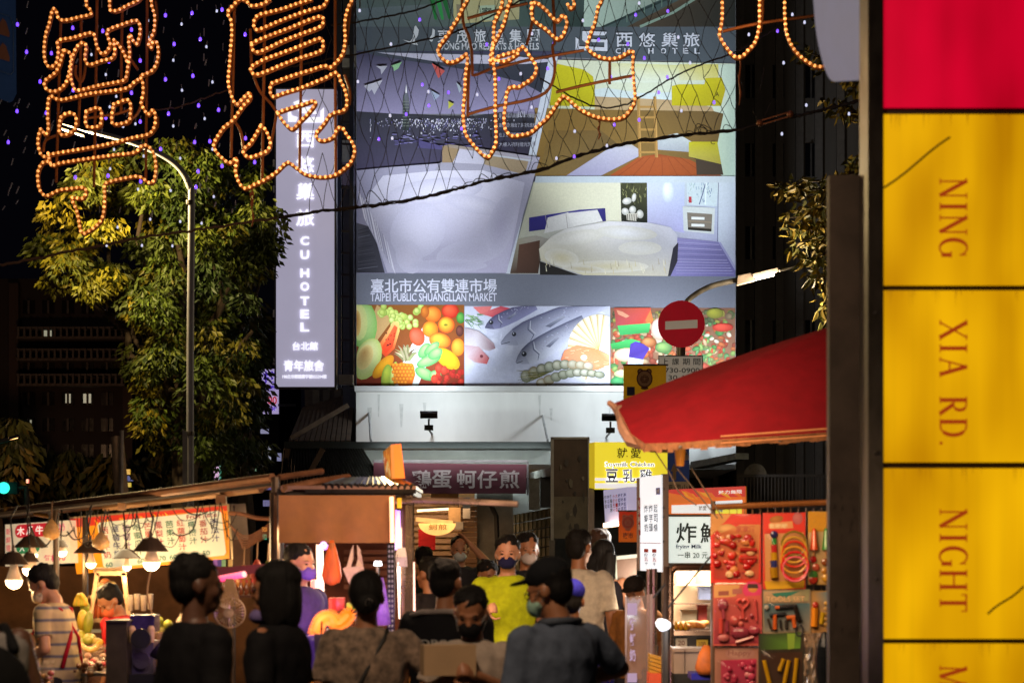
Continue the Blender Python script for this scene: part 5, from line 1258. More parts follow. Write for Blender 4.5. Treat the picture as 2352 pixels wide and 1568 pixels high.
for (x, y) in ((335, 60), (1770, 40)): lamp('violet_spill', 'POINT', P(x, y, DC + .2), 1.2, (.3, .12, 1), .1)
sc_ = MB(); sc_.tube([P(-300, -160, DC + .4), P(700, -130, DC + .1), P(1600, -150, DC - .3), P(2150, -170, DC - .8)], .012, 6)
tag(sc_.build('support_cable', WIREM), 'high cable across the street that the light characters hang from', 'cable')

DNET = 23.0
ln = thing('light_net', 'black diamond light net with violet and white drop lights spread before the billboard', 'light net', P(1250, 480, DNET), None)
rr = random.Random(77)
lower = [(640, 500), (720, 487), (820, 476), (900, 466), (1000, 448), (1100, 420), (1240, 390), (1330, 358), (1440, 330), (1560, 312), (1690, 299), (1760, 280), (1850, 262), (2000, 226), (2060, 205)]
def ylow(x):
    for (a, ya), (b, yb) in zip(lower[:-1], lower[1:]):
        if a <= x <= b: return ya + (yb - ya) * (x - a) / (b - a)
    return 500
m = MB()
lw = resample([Vector((x, y, 0)) for x, y in smooth_path(lower, 4)], 9)
m.tube([P(v.x + rr.uniform(-1, 1), v.y + rr.uniform(-2.2, 2.2), DNET) for v in lw], [.016 * rr.uniform(.6, 1.3) for v in lw], 5)
for k in range(2): m.tube([P(v.x, v.y + 3 * math.sin(i * .9 + k * 2.5), DNET + .02) for i, v in enumerate(lw)], .006, 4)
m.build('edge_cable', WIREM, ln)
m = MB()
for pts in ([(640, 160), (800, 128), (900, 108), (1010, 84), (1085, 60), (1160, 20), (1260, -30)], [(760, 60), (850, 46), (960, 22), (1040, -8)], [(1240, 180), (1400, 250), (1570, 165), (1690, 120), (1790, 60)]):
    q = resample([Vector((x, y, 0)) for x, y in smooth_path(pts, 4)], 10); m.tube([P(v.x, v.y + rr.uniform(-1.5, 1.5), DNET + .1) for v in q], .010, 4)
m.build('cross_cable', WIREM, ln)
nodes = {}
rows, cols = 9, 30
for r in range(rows):
    for c in range(cols):
        x = 690 + c * 36 + (18 if r % 2 else 0) + rr.uniform(-7, 7) + r * 2
        yl = ylow(x); y = -40 + (yl + 40) * (r / (rows - 1.0)) + rr.uniform(-9, 9) * (r < rows - 1)
        nodes[r, c] = (x, y)
m = MB()
for r in range(rows - 1):
    for c in range(cols):
        for dc in ((0, -1) if r % 2 == 0 else (0, 1)):
            if (r + 1, c + dc) in nodes and rr.random() < .86:
                a, b = nodes[r, c], nodes[r + 1, c + dc]
                if b[0] > 1705 and rr.random() < .7: continue
                s_ = rr.uniform(-4, 4); mid = ((a[0] + b[0]) / 2 + s_, (a[1] + b[1]) / 2 + rr.uniform(-2, 5))
                m.tube([P(*p_, DNET + rr.uniform(-.01, .01)) for p_ in smooth_path([a, mid, b], 3)], .0040, 4)
m.build('net_wire', WIREM, ln)
m = MB()
for i in range(16):
    x = rr.uniform(830, 1680); y = ylow(x); L = rr.uniform(10, 34); m.tube([P(*p_, DNET - .02) for p_ in smooth_path([(x, y), (x + L * .3, y - L * rr.uniform(.3, 1.1)), (x + L, y - L * .5), (x + L * 1.2, ylow(x + L * 1.2))], 4)], .005, 4)
m.build('loose_wire', WIREM, ln)
VIO = M('violet_led', 'ffffff', .3, emit=1.5, ecol=(.16, .045, 1.0), var=0)
WHI = M('white_drop_led', 'ffffff', .3, emit=.9, ecol=(.62, .70, 1.0), var=0)
STEMM = M('drop_stem', '4a4540', .5)
vio = [(1534, 26), (1442, 102), (1449, 177), (1411, 287), (1468, 276), (1513, 213), (1480, 134), (1403, 177), (1375, 92), (1460, 35), (1533, 178), (985, 243), (1030, 213), (1146, 182), (933, 263), (1060, 296), (870, 320), (970, 195), (1118, 103), (1272, 100), (1319, 360), (1258, 158), (1786, 72), (1640, 236), (964, 46)]
whi = [(826, 25), (822, 188), (898, 102), (896, 266), (901, 318), (984, 211), (1096, 218), (1196, 170), (1221, 247), (1312, 244), (1222, 78), (1468, 8), (1558, 86), (1339, 48), (1585, 145), (1320, 302), (1394, 335), (1278, 364), (1565, 255), (1800, 145), (1852, 242), (1796, 308), (1720, 80), (1848, 52), (1820, 34), (1950, 262)]
def led(px, py, d, mt, r, first={}):
    k = (mt.name, r)
    p = P(px, py, d)
    if k not in first:
        b = MB(); b.lathe(p, [(0, -r * 1.3), (r * .8, -r), (r, 0), (r * .7, r * 1.2), (0, r * 1.6)], 10); o = b.build('led', mt, ln, smooth=True); first[k] = (o, p)
        b = MB(); b.tube([p + Vector((0, 0, r)), p + Vector((.004, 0, r + .05)), p + Vector((0, 0, r + .11))], .006, 5); s_ = b.build('stem', STEMM, ln); first[k] += (s_,)
    else:
        o, p0, s_ = first[k]; copy_part(o, ln, p - p0)
for x, y in vio: led(x, y, DNET - .03, VIO, .013)
for x, y in whi: led(x, y, DNET - .03, WHI, .012)
lc = thing('light_curtain', 'curtain of tiny violet and white drop lights against the black sky', 'light net', P(300, 600, DNET + 2), None)
m = MB(); cabl = [(-20, 612), (60, 598), (200, 570), (330, 545), (440, 530), (560, 512), (640, 500)]
q = resample([Vector((x, y, 0)) for x, y in smooth_path(cabl, 4)], 9); m.tube([P(v.x, v.y + rr.uniform(-2, 2), DNET + 1) for v in q], .014, 5)
q = resample([Vector((x, y, 0)) for x, y in smooth_path([(330, 255), (400, 248), (470, 225), (540, 200)], 4)], 9); m.tube([P(v.x, v.y + rr.uniform(-2, 2), DNET + 1) for v in q], .008, 5)
m.build('cable', M('dusty_cable', '5a4a40', .8), lc)
VIOB = M('violet_led_bright', 'ffffff', .3, emit=2.4, ecol=(.13, .04, 1.0), var=0)
v2 = [(380, 36), (441, 31), (400, 102), (460, 91), (380, 183), (443, 175), (456, 243), (387, 262), (447, 327), (455, 394), (369, 343), (236, 72), (302, 69), (322, 140), (250, 142), (226, 200), (302, 214), (243, 271), (322, 280), (222, 338), (310, 352), (167, 65), (118, 123), (61, 120), (92, 188), (33, 181), (39, 256), (106, 260), (168, 208), (179, 284), (19, 327), (40, 57), (502, 253), (482, 325), (510, 382), (564, 318), (585, 373), (248, 404), (323, 417), (173, 408), (450, 600 - 170), (510, 23), (563, 80)]
w2 = [(417, 56), (398, 139), (474, 108), (488, 189), (418, 208), (340, 48), (340, 86), (243, 172), (252, 246), (311, 285), (330, 359), (253, 388), (414, 364), (398, 290), (470, 273), (488, 343), (283, 291), (267, 222), (498, 26), (270, 522), (345, 504), (317, 435), (392, 438), (491, 452), (414, 509), (463, 513), (245, 564), (326, 564), (396, 565), (262, 344), (210, 126), (282, 290)]
first = {}
for lst, mt, r in ((v2, VIOB, .015), (w2, WHI, .011)):
    for i, (x, y) in enumerate(lst):
        p_ = P(x, y, DNET + 1)
        if i == 0:
            b = MB(); b.lathe(p_, [(0, -r * 1.3), (r * .8, -r), (r, 0), (r * .7, r * 1.2), (0, r * 1.6)], 10); o = b.build('led', mt, lc, smooth=True); p0 = p_
        else: copy_part(o, lc, p_ - p0)
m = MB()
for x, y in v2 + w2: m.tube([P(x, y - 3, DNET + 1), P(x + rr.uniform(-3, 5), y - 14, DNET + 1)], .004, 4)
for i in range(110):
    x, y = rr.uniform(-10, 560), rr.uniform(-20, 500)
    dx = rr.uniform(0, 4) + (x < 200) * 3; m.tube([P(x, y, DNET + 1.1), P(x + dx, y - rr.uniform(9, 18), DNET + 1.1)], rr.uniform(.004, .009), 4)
o = m.build('unlit_drop', M('frosted_drop', '6a625c', .5, emit=.012, ecol=(.8, .8, 1)), lc); o['kind'] = 'stuff'  # unlit drops get a faint glow put into their material
m = MB()
for (x, y0, y1) in ((1699, 134, 242), (1376, 278, 320), (577, 432, 470), (580, 440, 520)):
    m.tube([P(x + 2 * math.sin(k * 1.3), y0 + (y1 - y0) * k / 8, DC) for k in range(9)], [.008 * (1.6 if k % 3 == 0 else .8) for k in range(9)], 6)
m.build('hanger', M('copper_chain', '7a4a32', .5, .4), ln)
m = MB(); a, b = P(1745, 283, DNET - .05), P(1815, 262, DNET - .05)
m.bar(a + Vector((0, 0, .02)), b + Vector((0, 0, .02)), .014); m.bar(a - Vector((0, 0, .02)), b - Vector((0, 0, .02)), .014); m.ell(a, .035, seg=8, rings=6); m.ell(b, .035, seg=8, rings=6)
m.build('turnbuckle', M('brass_brown', '8a5f44', .4, .6), ln)
DG = 9.0
ss = thing('street_name_sign', 'tall lit street sign of yellow and red panels with sideways red lettering', 'sign', (PX(2190, DG), DG, 0))
def sp(px, py):       # a point on the sign face: the face turns slightly towards the street
    dd = DG + .045 - (px - 2028) / 330 * .09
    return P(px, py, dd)
def spq(x0, y0, x1, y1, off=0.0):
    return [sp(x0, y0) + Vector((0, -off, 0)), sp(x0, y1) + Vector((0, -off, 0)), sp(x1, y1) + Vector((0, -off, 0)), sp(x1, y0) + Vector((0, -off, 0))]
def lit_panel(name, c1_, c2_, e):
    m = bpy.data.materials.new(name); m.use_nodes = True; nt = m.node_tree; N = nt.nodes; L = nt.links; b = N['Principled BSDF']
    tc = N.new('ShaderNodeTexCoord'); mp = N.new('ShaderNodeMapping'); mp.inputs['Scale'].default_value = (2.6, .1, .9); L.new(tc.outputs['Object'], mp.inputs[0])
    n1 = N.new('ShaderNodeTexNoise'); n1.inputs['Scale'].default_value = 1.6; n1.inputs['Detail'].default_value = 1.5; L.new(mp.outputs[0], n1.inputs['Vector'])
    mp2 = N.new('ShaderNodeMapping'); mp2.inputs['Scale'].default_value = (26, .2, .6); L.new(tc.outputs['Object'], mp2.inputs[0])
    n2 = N.new('ShaderNodeTexNoise'); n2.inputs['Scale'].default_value = 1.2; n2.inputs['Detail'].default_value = 3; L.new(mp2.outputs[0], n2.inputs['Vector'])
    mr = N.new('ShaderNodeMapRange'); mr.inputs['From Min'].default_value = .3; mr.inputs['From Max'].default_value = .7; L.new(n1.outputs['Fac'], mr.inputs['Value'])
    mx = N.new('ShaderNodeMix'); mx.data_type = 'RGBA'; mx.inputs['A'].default_value = (*lin(c1_), 1); mx.inputs['B'].default_value = (*lin(c2_), 1); L.new(mr.outputs[0], mx.inputs['Factor'])
    m2 = N.new('ShaderNodeMapRange'); m2.inputs['From Min'].default_value = .25; m2.inputs['From Max'].default_value = .5; m2.inputs['To Min'].default_value = .93; m2.inputs['To Max'].default_value = 1; L.new(n2.outputs['Fac'], m2.inputs['Value'])
    sc2 = N.new('ShaderNodeVectorMath'); sc2.operation = 'SCALE'; L.new(mx.outputs['Result'], sc2.inputs[0]); L.new(m2.outputs[0], sc2.inputs['Scale'])
    L.new(sc2.outputs[0], b.inputs['Emission Color']); b.inputs['Emission Strength'].default_value = e
    b.inputs['Base Color'].default_value = tuple(x * .25 for x in lin(c1_)) + (1,); b.inputs['Roughness'].default_value = .35
    return m
YEL = lit_panel('yellow_acrylic', 'b97c00', 'f4b606', 1.0); RED = lit_panel('red_acrylic', 'b0001c', 'e40030', .95)
for y0, y1, mt in ((-330, 247, RED), (263, 655, YEL), (667, 1061, YEL), (1075, 1466, YEL), (1477, 1870, YEL)):
    m = MB(); f_ = spq(2029, y0, 2420, y1); s_ = (y1 - y0)
    m.prism(f_, [v + Vector((0, .02, 0)) for v in f_]); m.build('acrylic_panel', mt, ss)
for y in (255, 661, 1068, 1471):
    m = MB(); m.prism(spq(2028, y - 8, 2420, y + 7, -.012), spq(2028, y - 8, 2420, y + 7, -.05)); m.build('divider', M('dark_divider', '2c1806', .6), ss)
m = MB(); v = spq(2029, -330, 2420, 1890, -.06); w_ = [p_ + Vector((0, .35, 0)) for p_ in v]; m.prism(v, w_)
m.build('box', M('sign_box_steel', '57524c', .4, .7, var=.4, bump=.1), ss)
m = MB(); a = [sp(2003, -330) + Vector((0, .10, 0)), sp(2003, 1900) + Vector((0, .10, 0)), sp(2028.5, 1900) + Vector((0, -.012, 0)), sp(2028.5, -330) + Vector((0, -.012, 0))]
m.prism(a, [p_ + Vector((.01, .3, 0)) for p_ in a]); m.build('edge_trim', M('scuffed_steel_trim', '46423e', .4, .6, var=.6, scale=7, bump=.15), ss)
m = MB()
for y in (716, 1040, 1330): m.ell(sp(2014, y) + Vector((0, .04, 0)), .006, seg=8, rings=5)
m.build('rivet', STEEL, ss)
m = MB(); m.box((PX(2230, DG) , DG + .2, PZ(1870, DG) / 2), (.3, .25, PZ(1870, DG))); m.build('pedestal', M('sign_pedestal', '4a4643', .5, .5), ss)
def glyph(ch):
    S = []                                             # strokes: (points, widths)
    T, H = .17, .07
    def st(pts, w): S.append((pts, w if isinstance(w, list) else [w] * len(pts)))
    def serif(x, y, l=.15): st([(x - l, y), (x + l, y)], .05)
    def arc(cx, cy, rx, ry, a0, a1, n=16): return [(cx + rx * math.cos(a0 + (a1 - a0) * i / n), cy + ry * math.sin(a0 + (a1 - a0) * i / n)) for i in range(n + 1)]
    if ch == 'N':
        st([(.15, 0), (.15, 1)], H); st([(.12, 1), (.86, 0)], T); st([(.86, 0), (.86, 1)], H); serif(.15, .02); serif(.08, .98, .1); serif(.86, .98); W_ = 1.0
    elif ch == 'I':
        st([(.25, 0), (.25, 1)], T); serif(.25, .02, .2); serif(.25, .98, .2); W_ = .5
    elif ch == 'G':
        p = arc(.5, .5, .42, .5, .55, 2 * PI - .55, 24); ws = [H + (T - H) * max(0, -math.cos(.55 + (2 * PI - 1.1) * i / 24)) for i in range(25)]; st(p, ws)
        st([(.84, .72), (.84, .98)], .05); st([(.84, 0.06), (.84, .4)], T); serif(.82, .42, .16); W_ = .98
    elif ch == 'H':
        st([(.17, 0), (.17, 1)], T); st([(.83, 0), (.83, 1)], T); st([(.17, .52), (.83, .52)], H)
        for x in (.17, .83): serif(x, .02, .18); serif(x, .98, .18)
        W_ = 1.0
    elif ch == 'T':
        st([(.45, 0), (.45, 1)], T); st([(.04, .97), (.86, .97)], H); st([(.05, .78), (.05, 1)], .05); st([(.85, .78), (.85, 1)], .05); serif(.45, .02, .18); W_ = .9
    elif ch == 'X':
        st([(.1, 1), (.84, 0)], T); st([(.84, 1), (.1, 0)], H); serif(.12, .98); serif(.82, .98, .13); serif(.12, .02, .13); serif(.84, .02); W_ = .94
    elif ch == 'A':
        st([(.12, 0), (.47, 1)], H); st([(.46, 1), (.84, 0)], T); st([(.24, .36), (.68, .36)], H); serif(.12, .02, .12); serif(.84, .02, .14); W_ = .95
    elif ch == 'R':
        st([(.18, 0), (.18, 1)], T); p = [(.18, .97)] + arc(.42, .74, .26, .23, PI / 2, -PI / 2, 12) + [(.18, .5)]; st(p, [H] * 4 + [.13] * (len(p) - 8) + [H] * 4); st([(.4, .5), (.86, 0)], T); serif(.18, .02, .17); serif(.14, .98, .13); serif(.9, .02, .08); W_ = .92
    elif ch == 'D':
        st([(.18, 0), (.18, 1)], T); p = [(.18, .97)] + arc(.42, .5, .42, .47, PI / 2, -PI / 2, 16) + [(.18, .03)]; st(p, [H] * 5 + [.16] * (len(p) - 10) + [H] * 5); serif(.13, .02, .1); serif(.13, .98, .1); W_ = .95
    elif ch == 'M':
        st([(.12, 0), (.16, 1)], H); st([(.14, 1), (.56, 0)], T); st([(.56, 0), (.98, 1)], H); st([(.98, 1), (1.02, 0)], T); serif(.12, .02, .13); serif(1.02, .02, .17); serif(.1, .98, .1); serif(1.04, .98, .1); W_ = 1.15
    elif ch == 'K':
        st([(.17, 0), (.17, 1)], T); st([(.2, .42), (.8, 1)], H); st([(.36, .56), (.86, 0)], T); serif(.17, .02, .17); serif(.17, .98, .17); serif(.8, .98, .13); serif(.86, .02, .13); W_ = .95
    elif ch == '.':
        st([(.06, .05), (.2, .05)], .12); return S, .3
    else: return S, .5
    return S, W_
INK = M('red_vinyl_letter', 'b03a10', .4, emit=.55, ecol=lin('b84410'), var=.08)
def side_text(t, y0, y1, xl=2158, xr=2221, ls=.16):
    gl = [glyph(c) for c in t]; tot = sum(g[1] for g in gl) + ls * (len(t) - 1)
    sc = (y1 - y0) / tot; y = y0; m = MB()
    for S, w in gl:
        for pts, ws in S:
            n = len(pts); A = []; B = []
            for i, p_ in enumerate(pts):
                a = pts[max(i - 1, 0)]; b = pts[min(i + 1, n - 1)]; hx = (xr - xl)
                A_ = lambda q_: (xl + q_[1] * hx, y + q_[0] * sc)
                pa, pb, pc = A_(a), A_(b), A_(p_); dx, dy = pb[0] - pa[0], pb[1] - pa[1]; l = math.hypot(dx, dy) or 1
                h = ws[i] * (sc * .5 + hx * .5) / 2
                A.append((pc[0] - dy / l * h, pc[1] + dx / l * h)); B.append((pc[0] + dy / l * h, pc[1] - dx / l * h))
            off = Vector((0, -.003 - .0001 * len(m.v) * .01, 0))
            m.add([sp(*p_) + off for p_ in A] + [sp(*p_) + off for p_ in B], [(i, i + 1, n + i + 1, n + i) for i in range(n - 1)])
        y += (w + ls) * sc
    m.build('lettering', INK, ss)
side_text('NING', 410, 592); side_text('XIA', 735, 865); side_text('RD.', 910, 1025); side_text('NIGHT', 1168, 1405); side_text('MARKET', 1528, 1800)
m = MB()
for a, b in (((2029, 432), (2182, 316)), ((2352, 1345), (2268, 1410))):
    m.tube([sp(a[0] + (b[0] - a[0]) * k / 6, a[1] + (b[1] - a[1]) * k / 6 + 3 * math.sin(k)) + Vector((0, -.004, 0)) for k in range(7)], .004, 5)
m.build('wire_shadow_strip', M('wire_shadow_on_sign', '5c4a18', .8), ss)  # dark strips modelled as wire shadows across the lit panels
m = MB(); rr = random.Random(12)
for y in (264, 668, 1076, 1478):
    for i in range(16):
        x = rr.uniform(2036, 2345); L = rr.uniform(8, 46); w_ = rr.uniform(.8, 2.6); o_ = Vector((0, -.002, 0)); m.add([sp(x, y) + o_, sp(x + w_, y) + o_, sp(x + w_ * .5, y + L) + o_], [(0, 1, 2)], lin('a06c04'))
o = m.build('grime', M('amber_grime', vcol=True, rough=.7, emit=.85, var=.2), ss); o['kind'] = 'stuff'
lamp('street_sign_glow', 'AREA', (PX(2200, DG), DG - .5, 1.9), 12, (1, .72, .2), .5, (PX(1700, DG), DG - 3, 1.6), sy=2.0)

dc_ = thing('dark_column', 'plain dark brown metal column between the toy cards and the yellow sign', 'column', (PX(1955, 9.6), 9.6, 0))
m = MB(); xa, xb = PX(1905, 9.6), PX(2006, 9.6); ztop = PZ(402, 9.6)
m.box(((xa + xb) / 2, 9.64, ztop / 2), (xb - xa, .08, ztop)); m.build('body', M('dark_brown_steel', '54463c', .6, .1, var=.45, bump=.12, scale=5), dc_)
m = MB(); rr = random.Random(4)
for i in range(26):
    x = rr.choice([1925, 1950, 1985]) + rr.uniform(-16, 16); y = rr.uniform(1050, 1500); r = rr.uniform(1, 4)
    p_ = P(x, y, 9.598); m.add([p_ + Vector((rr.uniform(-1, 1) * .006, 0, rr.uniform(-1, 1) * .02)) for _ in range(4)], [(0, 1, 2, 3)], lin('40352c'))
m.build('scuff', VC, dc_)
m = MB(); m.ell(P(1893, 1520, 13.2), (.05, .05, .17), seg=12, rings=9); tag(m.build('black_bag', M('black_vinyl', '14171a', .2, coat=.5)), 'shiny black bag edge hanging beside the dark column', 'bag')

rs = thing('round_sign', 'round sign with a thick white rim hanging behind the steel edge of the street sign', 'sign', P(1950, 187, 9.9))
outer = [(1850, -330), (1856, -200), (1862, -90), (1868, 0), (1873, 60), (1880, 105), (1890, 145), (1900, 172), (1908, 184), (1917, 188)]
inner = [(1966, -330), (1968, -200), (1971, -90), (1975, 0), (1978, 50), (1983, 95), (1989, 130), (1994, 155), (1998, 172), (2001, 183)]
m = MB(); n = len(outer)
vs = [P(*p_, 10.3) for p_ in smooth_path(outer, 3)] + [P(*p_, 9.7) for p_ in smooth_path(inner, 3)]; k = len(vs) // 2
m.add(vs, [(i, i + 1, k + i + 1, k + i) for i in range(k - 1)]); m.build('rim', M('white_rim', '8a889a', .6, emit=.55, var=.08), rs, smooth=True)
m = MB(); vs = [P(*p_, 9.69) for p_ in smooth_path(inner, 3)]; k = len(vs); vs += [v + Vector((.035, -.01, 0)) for v in vs]
m.add(vs, [(i, i + 1, k + i + 1, k + i) for i in range(k - 1)]); m.build('face', M('round_red_face', 'a00a20', .4, emit=.4, var=.2), rs)
m = MB(); bk = [P(*p_, 10.3) for p_ in smooth_path(outer, 3)]; k = len(bk); bk += [v + Vector((.4, .05, .02)) for v in bk]
m.add(bk, [(i, i + 1, k + i + 1, k + i) for i in range(k - 1)]); m.build('back', M('round_back', '5a5860', .6), rs)

DU = 14.0
um = thing('red_umbrella', 'big red canvas umbrella with ragged brown hem over the toy stall', 'umbrella', (PX(2010, DU + .6), DU + .6, 0))
CAN = M('red_canvas', '5e070f', .95, var=.18, bump=.3, scale=9, spec=.1)
apex = P(2030, 715, DU + .7)
rim = [(1412, 925, DU + .5), (1432, 960, DU + .1), (1450, 996, DU - .15), (1482, 1018, DU - .35), (1560, 1016, DU - .5), (1660, 1008, DU - .55), (1790, 1000, DU - .55), (1930, 990, DU - .5), (2090, 985, DU - .3), (2260, 990, DU), (2330, 960, DU + .6), (2300, 930, DU + 1.4), (2050, 915, DU + 1.9), (1700, 915, DU + 1.7), (1480, 915, DU + 1.1)]
rp = [P(*r_) for r_ in rim]; n = len(rp); m = MB(); R_ = 8
vs = []
for j in range(R_ + 1):
    t = j / R_
    for i in range(n):
        p_ = apex.lerp(rp[i], t); p_ = p_ + Vector((0, 0, (.10 if i in (2, 3, 4, 5, 6, 7) else .03) * math.sin(t * PI))); vs.append(p_)
fs = []
for j in range(R_):
    for i in range(n):
        k2 = (i + 1) % n; fs.append((j * n + i, j * n + k2, (j + 1) * n + k2, (j + 1) * n + i))
m.add(vs, fs); m.build('canopy', CAN, um, smooth=True)
m = MB()
for i in range(n):
    k2 = (i + 1) % n; a, b = rp[i], rp[k2]; S_ = 6
    for s_ in range(S_):
        p0, p1 = a.lerp(b, s_ / S_), a.lerp(b, (s_ + 1) / S_); d = Vector((0, 0, -.035 - .02 * rng.random()))
        m.add([p0, p1, p1 + d + Vector((0, .02, 0)), p0 + d + Vector((0, .02, 0))], [(0, 1, 2, 3)])
m.build('hem', M('ragged_hem', '8a5a38', .9, var=.5, bump=.3, scale=30), um)
for i in (1, 4, 6, 8, 10, 13):
    m = MB(); m.tube([vs[j * n + i] + Vector((0, 0, -.03)) for j in range(1, R_ + 1)], .008, 5); m.build('rib', DULLSTEEL, um)
m = MB(); 
for y in (990, 1006): m.tube([P(1655, y + 12, DU - .585), P(1780, y + 3, DU - .585), P(1905, y - 6, DU - .57)], .006, 5)
m.build('piping', M('tan_piping', '8e5a34', .8), um)
m = MB(); m.tube([P(1424, 950, DU + .4), P(1412, 935, DU + .45), P(1400, 926, DU + .5), P(1398, 920, DU + .5)], [.03, .022, .018, .01], 7)
m.tube([P(1424, 940, DU + .4), P(1432, 985, DU + .1), P(1450, 1012, DU - .1), P(1500, 1028, DU - .3), P(1545, 1032, DU - .3)], [.03, .035, .04, .03, .02], 7); m.build('rib_end', M('brown_rag', '7a5844', .9, var=.5), um)
m = MB(); m.tube([Vector((apex.x, apex.y, 0)), apex + Vector((0, 0, .1))], .025, 10); m.build('pole', DULLSTEEL, um)
ys = MB(); ys.lathe(P(1562, 1058, DU - .2), [(.022, -.03), (.026, .0), (.032, .06), (.036, .11)], 14); tag(ys.build('cloth_sleeve', M('amber_cloth', 'c07828', .7, emit=.15)), 'small amber cloth sleeve dangling under the umbrella tip', 'cloth')
m = MB()
for pts in ([(1500, 1030), (1540, 1090), (1560, 1130), (1600, 1160)], [(1555, 1075), (1600, 1130), (1640, 1180), (1648, 1190)], [(1588, 1075), (1610, 1110), (1660, 1190)]):
    m.tube([P(*p_, DU - .25) for p_ in smooth_path(pts, 4)], .004, 5)
tag(m.build('hanging_wire', M('brown_wire', '5c4a3c', .7)), 'brown wires sagging from the umbrella tip to the toy rack', 'wire')
lamp('toy_lamp', 'AREA', P(1640, 1030, DU - 1.3), 13, (1, .66, .34), .5, P(1760, 1380, DU))
lamp('toy_lamp', 'POINT', P(1790, 900, DU - 2.2), 3, (1, .62, .32), .25)
lamp('toy_lamp', 'POINT', P(1840, 1120, DU - 1.6), 6, (1, .66, .36), .1)

DTY = 14.0
tk = thing('toy_rack', 'wire rack with an orange top rail carrying hanging toy cards', 'rack', (PX(1770, DTY), DTY, 0))
m = MB(); m.tube([P(1636, 1164, DTY), P(1905, 1153, DTY)], .018, 8); m.build('top_rail', M('orange_rail', '9a6030', .45, .4), tk)
m = MB()
for i in range(16): m.tube([P(1640 + i * 17.6, 1166, DTY + .02), P(1640 + i * 17.6, 1600, DTY + .02)], .003, 4)
for i in range(11): m.tube([P(1636, 1210 + i * 38, DTY + .025), P(1905, 1206 + i * 38, DTY + .025)], .003, 4)
m.build('wire_grid', M('rusty_grid', '7a5840', .5, .5), tk)
for x in (1638, 1903):
    m = MB(); m.tube([P(x, 1150, DTY + .03), Vector((PX(x, DTY), DTY + .03, 0))], .014, 8); m.build('post', M('rack_post', '6a5648', .5, .5), tk)
PLASTIC = M('clear_blister', 'ffffff', .12, trans=1.0, alpha=.22, var=0, spec=.8)
TOYM = M('toy_plastic', vcol=True, rough=.25, var=.1, coat=.5)
CARDM = M('card_print', vcol=True, rough=.45, var=.08, coat=.3)
rt = random.Random(99)
def card(label, x0, y0, x1, y1, d, base, draw, toys, tilt=0):
    t = thing('toy_card', label, 'toy', P((x0 + x1) / 2, y1, d), 'toy cards hanging on the wire rack')
    p = Print(d, 0, .0002)
    m = MB(); slab(m, rect(x0, y0, x1, y1, d), .004, lin(base)); m.build('card', CARDM, t)
    p = Print(d, .0006, .00012); draw(p); p.m.build('card_print', CARDM, t)
    tm_ = MB(); toys(tm_, d); tm_.build('toy', TOYM, t, smooth=False)
    bl = MB(); q = rect(x0 + 6, y0 + (y1 - y0) * .24, x1 - 6, y1 - 10, d - .035)
    nx, ny = 8, 9; vs = []
    for j in range(ny + 1):
        for i in range(nx + 1):
            u, v = i / nx, j / ny; e = min(u, 1 - u, v, 1 - v); vs.append(q(u, v, -.034 if e == 0 else rt.uniform(-.006, .008)))
    bl.add(vs, [(j * (nx + 1) + i, (j + 1) * (nx + 1) + i, (j + 1) * (nx + 1) + i + 1, j * (nx + 1) + i + 1) for j in range(ny) for i in range(nx)])
    bl.build('blister', PLASTIC, t, smooth=True)
    return t
def B(m, x, y, d, r, col, sx=1, sy=1, k=.5):     # a rounded toy lump
    u = U(r, d); m.ell(P(x, y, d - .012), (u * sx, u * k, u * sy), seg=10, rings=7, col=lin(col))
def bar_(m, a, b, d, w, col): m.tube([P(*a, d - .014), P(*b, d - .014)], U(w, d), 8, lin(col))
def dr1(p):
    p.poly([(1632, 1180), (1680, 1180), (1650, 1215), (1632, 1230)], 'c88a48'); p.poly([(1655, 1205), (1690, 1186), (1747, 1182), (1747, 1204), (1690, 1200)], 'd02a1c')
    p.ell(1670, 1215, 22, 12, 0, 'dca868', 'c08848'); p.poly([(1700, 1204), (1746, 1204), (1742, 1330), (1640, 1330), (1642, 1230)], ['c88c50', 'c47e40', 'b83a20', 'a82018', 'bc5c30'])
    p.text('家家酒', 1690, 1206, 1735, 1222, 'a84030', .02)
    for i in range(26): p.poly([(x_, y_) for x_, y_ in (lambda a, b: ((a, b), (a + rt.uniform(4, 16), b + 1), (a + rt.uniform(3, 12), b + rt.uniform(3, 9)), (a - 1, b + 6)))(rt.uniform(1640, 1725), rt.uniform(1225, 1325))], rt.choice(['c02018', 'd06040', 'e0a060', '902018', 'd88848']))
def toy1(m, d):
    for i in range(34): B(m, rt.uniform(1642, 1738), rt.uniform(1228, 1322), d, rt.uniform(5, 10), rt.choice(['b81818', 'd02a20', 'c04028', 'd8884c', 'a81020', 'e0b080', 'c83030']), rt.uniform(.8, 1.5), rt.uniform(.7, 1.3))
    for x, y in ((1648, 1294), (1684, 1252), (1722, 1240)): B(m, x, y, d, 9, '9c1010')
    bar_(m, (1700, 1262), (1738, 1262), d, 5, 'a02018'); bar_(m, (1700, 1282), (1738, 1280), d, 5, 'a83020')
card('red toy card of kitchen play pieces, upper one beside the fried milk board', 1632, 1180, 1748, 1338, DTY - .03, 'c8281c', dr1, toy1)
